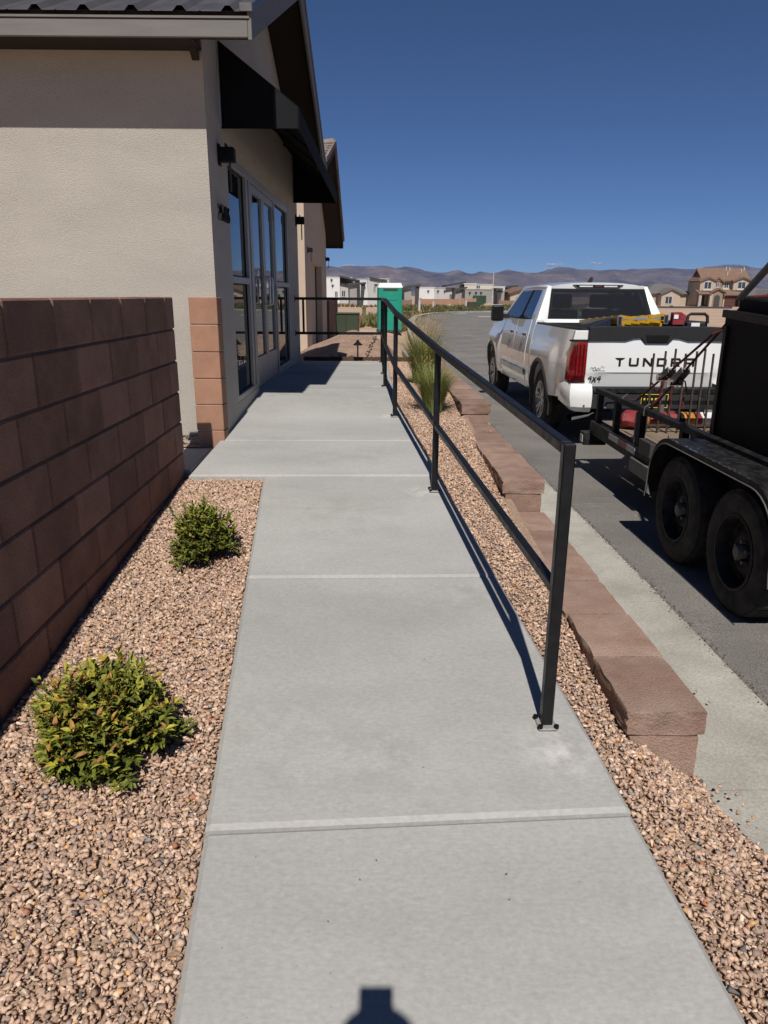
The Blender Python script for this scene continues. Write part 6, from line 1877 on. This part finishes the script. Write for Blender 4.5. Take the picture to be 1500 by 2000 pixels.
# ================================================================== FAR HOUSES
def hx(px, Y): return at(px, 585, Y).x
def hz(py, Y, px=900): return at(px, py, Y).z
def winpart(parent, x0, x1, y, z0, z1, mull=True):
    f = 0.12
    w = G()
    w.box(x0 - f, x1 + f, y - 0.06, y + 0.02, z1, z1 + f); w.box(x0 - f, x1 + f, y - 0.06, y + 0.02, z0 - f, z0)
    w.box(x0 - f, x0, y - 0.06, y + 0.02, z0, z1); w.box(x1, x1 + f, y - 0.06, y + 0.02, z0, z1)
    if mull: w.box((x0 + x1) / 2 - .05, (x0 + x1) / 2 + .05, y - 0.05, y + 0.02, z0, z1)
    o = w.build('window', M['h_ltgrey'], parent, ws=True)
    G().box(x0, x1, y - 0.03, y + 0.03, z0, z1).build('pane', M['h_pane'], o)
    return o
def modern(label, Y, boxes, porch=None, wins=(), scup=(), flatroofs=()):
    cxp = (boxes[0][0] + boxes[0][1]) / 2
    base = (hx(cxp, Y), Y, -1.0)
    h = thing('modern_house', label, 'house', base, 0, 'modern houses beyond the street bend')
    for (a, b, top, dy, mat) in boxes:
        x0, x1, z1 = hx(a, Y + dy), hx(b, Y + dy), hz(top, Y + dy, (a + b) / 2)
        G().box(x0, x1, Y + dy, Y + dy + 9, -1.6, z1).build('wall', M[mat], h, ws=True)
        G().box(x0 - .08, x1 + .08, Y + dy - .08, Y + dy + 9.08, z1, z1 + 0.14).build('parapet_cap', M[mat], h, ws=True)
    for (a, b, pyl, pyr) in flatroofs:                   # dark pitched roof seen edge-on
        x0, x1 = hx(a, Y), hx(b, Y)
        z0, z1 = hz(pyl, Y, a), hz(pyr, Y, b)
        G().prism([(x0, z0), (x1, z1), (x1, z1 + .35), (x0, z0 + .35)], Y - .4, Y + 9, 'y').build('roof', M['h_dark'], h, ws=True)
    if porch:
        for (a, b, pyl, pyr, leg) in porch:
            Yp = Y - 3
            x0, x1 = hx(a, Yp), hx(b, Yp)
            z0, z1 = hz(pyl, Yp, a), hz(pyr, Yp, b)
            G().prism([(x0, z0), (x1, z1), (x1, z1 + .30), (x0, z0 + .55)], Yp, Y + 2.0, 'y').build('porch_roof', M['h_dark'], h, ws=True)
            lx = x1 - 0.9 if leg > 0 else x0 + 0.3
            zl = z0 + (z1 - z0) * ((lx + .3 - x0) / (x1 - x0))
            G().prism([(lx - .25, -1.5), (lx + .25, -1.5), (lx + .75, zl), (lx - .1, zl)], Yp + .3, Yp + .8, 'y').build('porch_post', M['h_dark'], h, ws=True)
            lx = x0 + 0.6 if leg > 0 else x1 - 0.9
            zl = z0 + (z1 - z0) * ((lx + .3 - x0) / (x1 - x0))
            G().prism([(lx - .2, -1.5), (lx + 1.2, -1.5), (lx + 1.2, zl), (lx - .2, zl)], Yp + .5, Yp + .9, 'y').build('porch_wall', M['h_grey'], h, ws=True)
    for (a, b, t, bo, dy) in wins:
        winpart(h, hx(a, Y + dy), hx(b, Y + dy), Y + dy, hz(bo, Y + dy, a), hz(t, Y + dy, a))
    for (a, t, dy) in scup:
        x, z = hx(a, Y + dy), hz(t, Y + dy, a)
        G().prism([(x - .22, z), (x + .22, z), (x + .22, z - .18), (x + .06, z - .18), (x + .02, z - .55), (x - .1, z - .55), (x - .06, z - .18), (x - .22, z - .18)], Y + dy - .22, Y + dy + .01, 'y').build('scupper', M['h_dark'], h, ws=True)
    return h
modern('white two-storey flat-roofed house, leftmost of the far modern houses', 150, [(596, 664, 542, 0, 'h_white'), (662, 690, 555, 1, 'h_ltgrey'), (640, 688, 543, 6, 'h_white')],
       porch=[(679, 715, 559, 554, 1)], wins=[(668, 674, 568, 579, 1), (655, 659, 570, 580, 0)], scup=[(648, 545, 0), (650, 556, 0), (675, 552, 1), (680, 552, 1)], flatroofs=[(664, 702, 541.5, 550)])
modern('white and light grey house half hidden behind the teal toilet', 156, [(694, 722, 546, 3, 'h_white'), (718, 760, 545, 0, 'h_ltgrey'), (738, 790, 558, 2, 'h_grey')],
       porch=[(786, 821, 566, 558, 1)], wins=[(730, 733, 560, 570, 0), (748, 752, 570, 590, 0), (783, 787, 572, 586, 2)], scup=[(712, 560, 3), (733, 555, 0), (737, 555, 0)], flatroofs=[(722, 756, 544, 551)])
modern('long low light grey house with three roof scuppers', 158, [(816, 848, 562, 0, 'h_white'), (846, 888, 563, .6, 'h_ltgrey'), (905, 930, 555, 8, 'h_white')],
       porch=[(886, 912, 570, 563, 1)], wins=[(878, 883, 575, 584, .6)], scup=[(836, 567, 0), (855, 567, .6), (868, 567, .6)], flatroofs=[(870, 908, 560, 553)])
modern('grey and cream house with green screened door', 152, [(908, 978, 566, 0, 'h_grey'), (906, 962, 556, 9, 'h_cream'), (955, 985, 560, 12, 'h_white')],
       porch=[(968, 982, 568, 566, 1)], wins=[(930, 936, 558, 563, 8.9), (960, 963, 580, 588, 0)], scup=[(917, 570, 0), (929, 570, 0), (939, 570, 0)])
o = G().box(hx(923, 151), hx(949, 151), 150.7, 150.95, -1.3, hz(577, 151)).build('screen_fence', M['h_fence'])
tag(o, 'dark green screen panel in front of the grey far house', 'screen')
modern('white house with dark roof behind the pickup mirror', 165, [(976, 1012, 567, 0, 'h_white'), (985, 1030, 562, 6, 'h_white')], wins=[(982, 989, 580, 585, 0)], flatroofs=[(984, 1010, 563, 560)])
hs = thing('gabled_house', 'small tan gabled house just left of the pickup cab', 'house', (hx(1020, 150), 150, -1.0))
x0, x1 = hx(996, 150), hx(1046, 150)
G().prism([(x0, -1.5), (x1, -1.5), (x1, hz(573, 150)), ((x0 + x1) / 2, hz(563, 150)), (x0, hz(573, 150))], 150, 160, 'y').build('wall', M['h_tan'], hs, ws=True)
for s_ in (0, 1):
    xa = x0 - .5 if s_ == 0 else x1 + .5
    xm = (x0 + x1) / 2
    G().prism([(xa, hz(573.5, 150)), (xm, hz(563, 150)), (xm, hz(563, 150) + .4), (xa, hz(573.5, 150) + .4)], 149.4, 160.5, 'y').build('roof', M['tile_far'], hs, ws=True)
winpart(hs, hx(1008, 150), hx(1014, 150), 150, hz(589, 150), hz(579, 150))
def lowwall(label, a, b, top, Y, mat):
    x0, x1 = hx(a, Y), hx(b, Y)
    t = thing('garden_wall', label, 'wall', ((x0 + x1) / 2, Y, -1.0), 0, 'low walls in front of the far houses')
    n = max(1, int((x1 - x0) / 4))
    z = hz(top, Y, (a + b) / 2)
    G().box(x0, x1, Y, Y + .2, -1.6, z).build('wall_face', M[mat], t, ws=True)
    for k in range(n + 1): G().box(x0 + (x1 - x0) * k / n - .2, x0 + (x1 - x0) * k / n + .2, Y - .08, Y + .28, -1.6, z + .12).build('wall_pier', M[mat], t, ws=True)
lowwall('terracotta garden wall below the leftmost white house', 636, 690, 592.5, 140, 'h_wall')
lowwall('long terracotta garden wall in front of the long light grey house', 822, 896, 584, 140, 'h_wall')
lowwall('short terracotta garden wall before the grey and cream house', 903, 928, 583.5, 140, 'h_wall')
lowwall('brown garden wall between toilet and the dark porch', 784, 803, 586, 141, 'h_wallbr')
lowwall('brown garden wall beside the pickup mirror', 976, 1010, 587, 141, 'h_wallbr')
lowwall('low dark wall at the foot of the two-storey tan house', 1255, 1430, 598.5, 118, 'h_dark')
# spoil heaps by the houses
r2 = random.Random(31)
for k, (a, b, top) in enumerate(((820, 850, 595), (862, 900, 594.5), (935, 975, 592))):
    Y = 122
    x0, x1 = hx(a, Y), hx(b, Y); zt_ = hz(top, Y, a)
    g = G()
    g.grid(lambda u, v: ((x0 + x1) / 2 + u * (x1 - x0) / 2, Y + v * 2.5, -1.0 + max(0, (zt_ + 1.0) * (1 - u * u) * (1 - v * v) * (1 + .5 * noise.noise((u * 4 + k * 9, v * 3, 1))))), [-1 + i / 8 for i in range(17)], [-1 + i / 4 for i in range(9)])
    tag(g.build('spoil_heap', M['dirt'], smooth=True, angle=60), ['pale spoil heap before the long grey house, left of two', 'pale spoil heap before the long grey house, right of two', 'pale spoil heap before the grey and cream house'][k], 'dirt heap', 'spoil heaps')

# two-storey tan house on the right
YT = 146
th_ = thing('two_storey_house', 'tan two-storey house with brown tile roof and brown garage door', 'house', (hx(1400, YT), YT, -0.7))
X = lambda px: hx(1358 + (px - 1345) * 0.90, YT)
Z = lambda py: hz(py, YT, 1400)
G().box(X(1347), X(1455), YT, YT + 4.6, -1.2, Z(549)).build('wall', M['h_tan'], th_, ws=True)
G().prism([(YT, Z(549)), (YT + 4.6, Z(549)), (YT + 2.3, Z(528))], X(1450), X(1455), 'x').build('gable_wall', M['h_tan'], th_, ws=True)
zr0, zr1 = Z(549.5), Z(526)
for s_ in (0, 1):
    ya = YT - .6 if s_ == 0 else YT + 5.0
    G().prism([(ya, zr0), (YT + 2.3, zr1), (YT + 2.3, zr1 + .3), (ya, zr0 + .3)], X(1350) if s_ == 0 else X(1352), X(1456), 'x').build('roof', M['tile_far'], th_, ws=True)
# hip at the left end
G().add([(X(1345), YT - .6, zr0), (X(1345), YT + 5.0, zr0), (X(1362), YT + 2.3, zr1 + .3), (X(1352), YT - .6, zr0 + .3), (X(1352), YT + 5.0, zr0 + .3)], [(0, 3, 2), (0, 2, 1), (1, 2, 4)]).build('roof', M['tile_far'], th_, ws=True)
def bay(a, b, apex, eave, bot, d, mat, roofm='tile_far'):
    xa, xb = X(a), X(b); xm = (xa + xb) / 2
    w = G().prism([(xa, Z(bot)), (xb, Z(bot)), (xb, Z(eave)), (xm, Z(apex)), (xa, Z(eave))], YT - d, YT + 2, 'y').build('bay', M[mat], th_, ws=True)
    for s_ in (0, 1):
        xe = xa - .35 if s_ == 0 else xb + .35
        sl_ = (Z(apex) - Z(eave)) / (xm - xa)
        ze = Z(eave) - .35 * sl_
        G().prism([(xe, ze), (xm, Z(apex)), (xm, Z(apex) + .28), (xe, ze + .28)], YT - d - .35, YT + 3.2, 'y').build('bay_roof', M[roofm], w)
    return w
bay(1346, 1380, 543.5, 550, 568, 1.2, 'h_tan')
bay(1379, 1396, 544, 550, 600, .4, 'h_brown')
bay(1418, 1455, 542.5, 549.5, 567, 1.0, 'h_tan')
ent = bay(1369, 1395, 565, 571, 602, 2.0, 'h_brown')
G().prism([(YT - 2.4, Z(575)), (YT - .2, Z(567)), (YT - .2, Z(565.5)), (YT - 2.4, Z(573.5))], X(1340), X(1368), 'x').build('porch_roof', M['tile_far'], th_, ws=True)
for a in (1342, 1365): G().box(X(a), X(a) + .5, YT - 2.2, YT - 1.7, -1.2, Z(575)).build('porch_pillar', M['h_tan'], th_, ws=True)
G().box(X(1349), X(1364), YT - .08, YT - .02, -.6, Z(577)).build('porch_opening_shade', M['h_pane'], th_, ws=True)  # dark pane stands in for the shade inside the open porch
G().prism([(YT - 2.6, Z(577)), (YT - .2, Z(567)), (YT - .2, Z(565.5)), (YT - 2.6, Z(575))], X(1393), X(1453), 'x').build('garage_roof', M['tile_far'], th_, ws=True)
G().box(X(1394), X(1452), YT - 2.0, YT - .01, -1.2, Z(575)).build('garage_front', M['h_tan'], th_, ws=True)
gd = G().box(X(1398), X(1440), YT - 2.12, YT - 2.0, -1.0, Z(579)).build('garage_door', M['h_garage'], th_, ws=True)
for k in range(4): G().box(X(1398), X(1440), YT - 2.16, YT - 2.125, -0.4 + .55 * k, -0.34 + .55 * k).build('garage_rib', M['h_garage'], gd)
arch = [(X(1375), -1.0), (X(1387), -1.0)] + [(X(1381) + (X(1387) - X(1381)) * math.cos(t), Z(582) + .55 * math.sin(t)) for t in [math.pi * k / 8 for k in range(9)]]
G().prism(arch, YT - 2.12, YT - 2.01, 'y').build('entry_arch', M['h_dark'], th_, ws=True)
for a, b, t, bo, dy in ((1355, 1369, 551.5, 564, 1.2), (1384, 1389, 553, 560, .4), (1404, 1412, 551.5, 562, 0), (1428, 1443, 551, 563, 1.0)):
    w = winpart(th_, X(a), X(b), YT - dy, Z(bo), Z(t))
    G().box(X(a) - .3, X(b) + .3, YT - dy - .22, YT - dy - .065, Z(bo) - .36, Z(bo) - .125).build('sill', M['h_cream'], w)
for k, (px, py) in enumerate(((1412, 530), (1419, 531), (1443, 534), (1451, 530), (1410, 540))):
    t = (py - 526) / 23.0
    y = YT + 2.3 - 2.9 * t; z = zr1 + (zr0 - zr1) * t
    G().cyl((X(px), y, z), (X(px), y, z + .95), .10, n=8).build('roof_vent', M['h_ltgrey'], th_, ws=True)
# single-storey neighbour houses
for nm, lab, a, b, apex, eave, Y, mat, gx in (('low_house', 'single-storey tan house with grey roof left of the two-storey house', 1262, 1346, 553, 573, 150, 'h_tan', (1284, 1320)), ('low_house', 'grey-roofed low house at the far right behind the trailer box', 1462, 1560, 563, 577, 140, 'h_brown', (1475, 1510))):
    lh = thing(nm, lab, 'house', (hx((a + b) / 2, Y), Y, -0.7))
    xa, xb = hx(a, Y), hx(b, Y)
    G().box(xa, xb, Y, Y + 9, -1.2, hz(eave, Y, a)).build('wall', M[mat], lh, ws=True)
    ze, za = hz(eave + .5, Y, a), hz(apex, Y, a)
    G().add([(xa - .6, Y - .6, ze), (xb + .6, Y - .6, ze), (xb + .6, Y + 9.6, ze), (xa - .6, Y + 9.6, ze), (xa + 3, Y + 4.5, za), (xb - 3, Y + 4.5, za)], [(0, 1, 5, 4), (1, 2, 5), (2, 3, 4, 5), (3, 0, 4), (0, 3, 2, 1)]).build('roof', M['shingle_grey'], lh, ws=True)
    ga, gb = hx(gx[0], Y), hx(gx[1], Y); gm = (ga + gb) / 2
    zg = hz(eave - 8, Y, a)
    G().prism([(ga, -1.2), (gb, -1.2), (gb, hz(eave, Y, a)), (gm, zg), (ga, hz(eave, Y, a))], Y - 2, Y + 1, 'y').build('gable_bay', M[mat], lh, ws=True)
    for s_ in (0, 1):
        xe = ga - .4 if s_ == 0 else gb + .4
        G().prism([(xe, ze - .2), (gm, zg), (gm, zg + .3), (xe, ze + .1)], Y - 2.4, Y + 3, 'y').build('gable_roof', M['shingle_grey'], lh, ws=True)
    winpart(lh, hx(gx[0] + 8, Y), hx(gx[0] + 20, Y), Y - 2, hz(590, Y), hz(576.5, Y))

# ================================================================== MOUNTAINS
RID = [(-500, 500), (-100, 512), (300, 520), (500, 530), (600, 534), (645, 528), (683, 523), (707, 524.5), (731, 527), (755, 523), (772, 526), (789, 524.5), (806, 530), (827, 536), (846, 538), (870, 540), (892, 537), (916, 536), (959, 539), (998, 537.5), (1020, 539), (1060, 534), (1088, 527), (1124, 529), (1180, 529.5), (1240, 526), (1300, 523), (1352, 527), (1420, 521), (1500, 525), (1650, 530), (1900, 515), (2400, 525)]
g = G()
NC, NR = 520, 44
vv = []
for i in range(NC + 1):
    px = -500 + 2900 * i / NC
    py = interp(px, RID)
    for j in range(NR + 1):
        t = j / NR                                     # 0 = foot, 1 = ridge
        Yd = 6200 + 2800 * t
        top = at(px, py, 9000)
        x = at(px, 576, Yd).x
        pr = t ** 1.25
        n1 = 1 - abs(noise.noise((x * 0.0011, Yd * 0.0006, 3.3))) * 2
        n2 = 1 - abs(noise.noise((x * 0.0042, Yd * 0.0014, 8.1))) * 2
        z = -12 + (top.z + 12) * pr + (1 - t) * t * 3.2 * (120 * n1 + 70 * n2)
        vv.append((x, Yd, z))
ff = [(i * (NR + 1) + j, (i + 1) * (NR + 1) + j, (i + 1) * (NR + 1) + j + 1, i * (NR + 1) + j + 1) for i in range(NC) for j in range(NR)]
g.add(vv, ff)
struct(g.build('mountain_range', M['mountain'], smooth=True, angle=180))
# small fair-weather clouds just above the ridge
CL = [(683, 519, 26, 5, 'tiny white cloud above the left mountain ridge'), (1082, 517.5, 30, 6, 'small white cloud left of two above the pickup roof'), (1165, 515, 22, 5, 'small white cloud right of two above the pickup roof'), (1062, 525, 14, 3.5, 'faint low cloud on the ridge left of the pickup roof')]
for k, (px, py, w, h, lab) in enumerate(CL):
    c = at(px, py, 30000)
    t = thing('cloud', lab, 'cloud', c, 0, 'small clouds over the mountains')
    sc = 30000 / FPX
    bm = bmesh.new()
    r2 = random.Random(60 + k)
    for j in range(16):
        q = Vector((r2.uniform(-.5, .5) * w * sc * .9, r2.uniform(-1, 1) * w * sc * .3, r2.uniform(-.15, .25) * h * sc))
        m_ = Matrix.Translation(q) @ Matrix.Diagonal((w * sc * r2.uniform(.07, .17), w * sc * .12, h * sc * r2.uniform(.16, .38), 1))
        bmesh.ops.create_icosphere(bm, subdivisions=3, radius=1.0, matrix=m_)
    for v in bm.verts:
        v.co += v.co.normalized() * (noise.noise(v.co * 0.006) * 40)
    me = bpy.data.meshes.new('puff'); bm.to_mesh(me); bm.free(); me.materials.append(M['cloud'])
    me.polygons.foreach_set('use_smooth', [True] * len(me.polygons))
    link('puff', me, t)

# ================================================================== PHOTOGRAPHER (outside the frame; only the shadow falls into it)
pr = thing('person', 'person in cap and dark shirt holding up a phone, whose shadow falls on the walk', 'person', (0.0, -0.33, ramp(-0.33) - 0.02))
zf = ramp(-0.33) - 0.014
J = {'pel': (0, -0.36, zf + 0.93), 'sp1': (0, -0.36, zf + 1.12), 'sp2': (0, -0.345, zf + 1.32), 'nk': (0, -0.325, zf + 1.46), 'hd0': (0, -0.305, zf + 1.54), 'hd1': (0, -0.29, zf + 1.655)}
RD = {'pel': (.155, .115), 'sp1': (.145, .105), 'sp2': (.165, .11), 'nk': (.06, .06), 'hd0': (.072, .085), 'hd1': (.075, .09)}
ED = [('pel', 'sp1'), ('sp1', 'sp2'), ('sp2', 'nk'), ('nk', 'hd0'), ('hd0', 'hd1')]
for s_, t_ in ((-1, 'l'), (1, 'r')):
    J.update({t_ + 'sh': (s_ * .19, -.33, zf + 1.43), t_ + 'el': (s_ * .25, -.20, zf + 1.20), t_ + 'wr': (s_ * .075, -.095, zf + 1.375), t_ + 'pa': (s_ * .050, -.072, zf + 1.435),
              t_ + 'hp': (s_ * .10, -.36, zf + .88), t_ + 'kn': (s_ * .12, -.34, zf + .49), t_ + 'an': (s_ * .13, -.37, zf + .09), t_ + 'to': (s_ * .15, -.20, zf + .035)})
    RD.update({t_ + 'sh': (.07, .07), t_ + 'el': (.045, .045), t_ + 'wr': (.028, .024), t_ + 'pa': (.030, .018), t_ + 'hp': (.095, .10), t_ + 'kn': (.062, .062), t_ + 'an': (.045, .045), t_ + 'to': (.042, .03)})
    ED += [('sp2', t_ + 'sh'), (t_ + 'sh', t_ + 'el'), (t_ + 'el', t_ + 'wr'), (t_ + 'wr', t_ + 'pa'), ('pel', t_ + 'hp'), (t_ + 'hp', t_ + 'kn'), (t_ + 'kn', t_ + 'an'), (t_ + 'an', t_ + 'to')]
    for f_ in range(4):                                   # fingers curl round the edge of the phone
        a, b, c = t_ + 'f%da' % f_, t_ + 'f%db' % f_, t_ + 'f%dc' % f_
        zz = zf + 1.440 + 0.018 * f_
        J[a] = (s_ * .056, -.066, zz); J[b] = (s_ * .052, -.050, zz + .012); J[c] = (s_ * .036, -.044, zz + .014)
        RD[a] = RD[b] = (.009, .009); RD[c] = (.008, .008)
        ED += [(t_ + 'pa', a), (a, b), (b, c)]
    J[t_ + 'th'] = (s_ * .028, -.074, zf + 1.475); RD[t_ + 'th'] = (.010, .010); ED += [(t_ + 'pa', t_ + 'th')]
nm = list(J)
me = bpy.data.meshes.new('body')
me.from_pydata([J[k] for k in nm], [(nm.index(a), nm.index(b)) for a, b in ED], [])
tmp = bpy.data.objects.new('body_tmp', me); COL.objects.link(tmp)
md = tmp.modifiers.new('skin', 'SKIN')
for i, k in enumerate(nm):
    me.skin_vertices[0].data[i].radius = RD[k]
    me.skin_vertices[0].data[i].use_root = (k == 'pel')
sb = tmp.modifiers.new('sub', 'SUBSURF'); sb.levels = 2; sb.render_levels = 2
dg = bpy.context.evaluated_depsgraph_get()
bme = bpy.data.meshes.new_from_object(tmp.evaluated_get(dg))
bpy.data.objects.remove(tmp, do_unlink=True)
bme.materials.clear()
for k in ('skin', 'shirt', 'jeans', 'flat_black'): bme.materials.append(M[k])
for p in bme.polygons:
    c = p.center; z = c.z - zf
    p.material_index = 3 if z < .10 else 2 if z < .98 else 1 if (z < 1.49 and not (abs(c.x) < .25 and c.y > -.20 and z > 1.22)) else 0
    p.use_smooth = True
link('body', bme, pr, True)
G().lathe([(0.0, 0.125), (0.05, 0.118), (0.085, 0.09), (0.102, 0.04), (0.104, 0.0)], (-0.03, -0.268, zf + 1.694), 'z', 24).build('cap', M['shirt'], pr, smooth=True, ws=True)
for x in (-.03, .03): G().lathe([(0, .006), (.009, .004), (.012, 0)], (x, -0.210, zf + 1.60), 'y', 10).build('eye', M['white_plastic'], pr, ws=True)
G().prism([(-.012, zf + 1.56), (.012, zf + 1.56), (.006, zf + 1.595), (-.006, zf + 1.595)], -0.225, -0.185, 'y').build('nose', M['skin'], pr, ws=True)
ph = G()
c0 = EYE - fwd * 0.016 + down * 0.062 - right * 0.026
for a in (-1, 1):
    for b in (-1, 1):
        for c in (-1, 1):
            ph.v.append(tuple(c0 + right * (0.0375 * a) + down * (0.078 * b) + fwd * (0.004 * c)))
ph.f += [(0, 1, 3, 2), (4, 6, 7, 5), (0, 4, 5, 1), (2, 3, 7, 6), (0, 2, 6, 4), (1, 5, 7, 3)]
tag(ph.build('phone', M['flat_black'], bevel=0.002), 'black phone held up by the photographer, seen only as a shadow', 'phone')

# ================================================================== AIR
hz_ = G().box(-9000, 9000, -1200, 9400, -40, 430).build('haze')
hz_['kind'] = 'stuff'
hm = bpy.data.materials.new('haze_air'); hm.use_nodes = True
nt = hm.node_tree
nt.nodes.remove(nt.nodes['Principled BSDF'])
pv = nt.nodes.new('ShaderNodeVolumePrincipled')
pv.inputs['Color'].default_value = (0.36, 0.52, 1.0, 1)
pv.inputs['Density'].default_value = 0.45 / 9000
pv.inputs['Anisotropy'].default_value = 0.0
nt.links.new(pv.outputs[0], nt.nodes['Material Output'].inputs['Volume'])
hz_.data.materials.append(hm)
tag(hz_, 'thin pale blue desert air between viewer and mountains', 'haze')
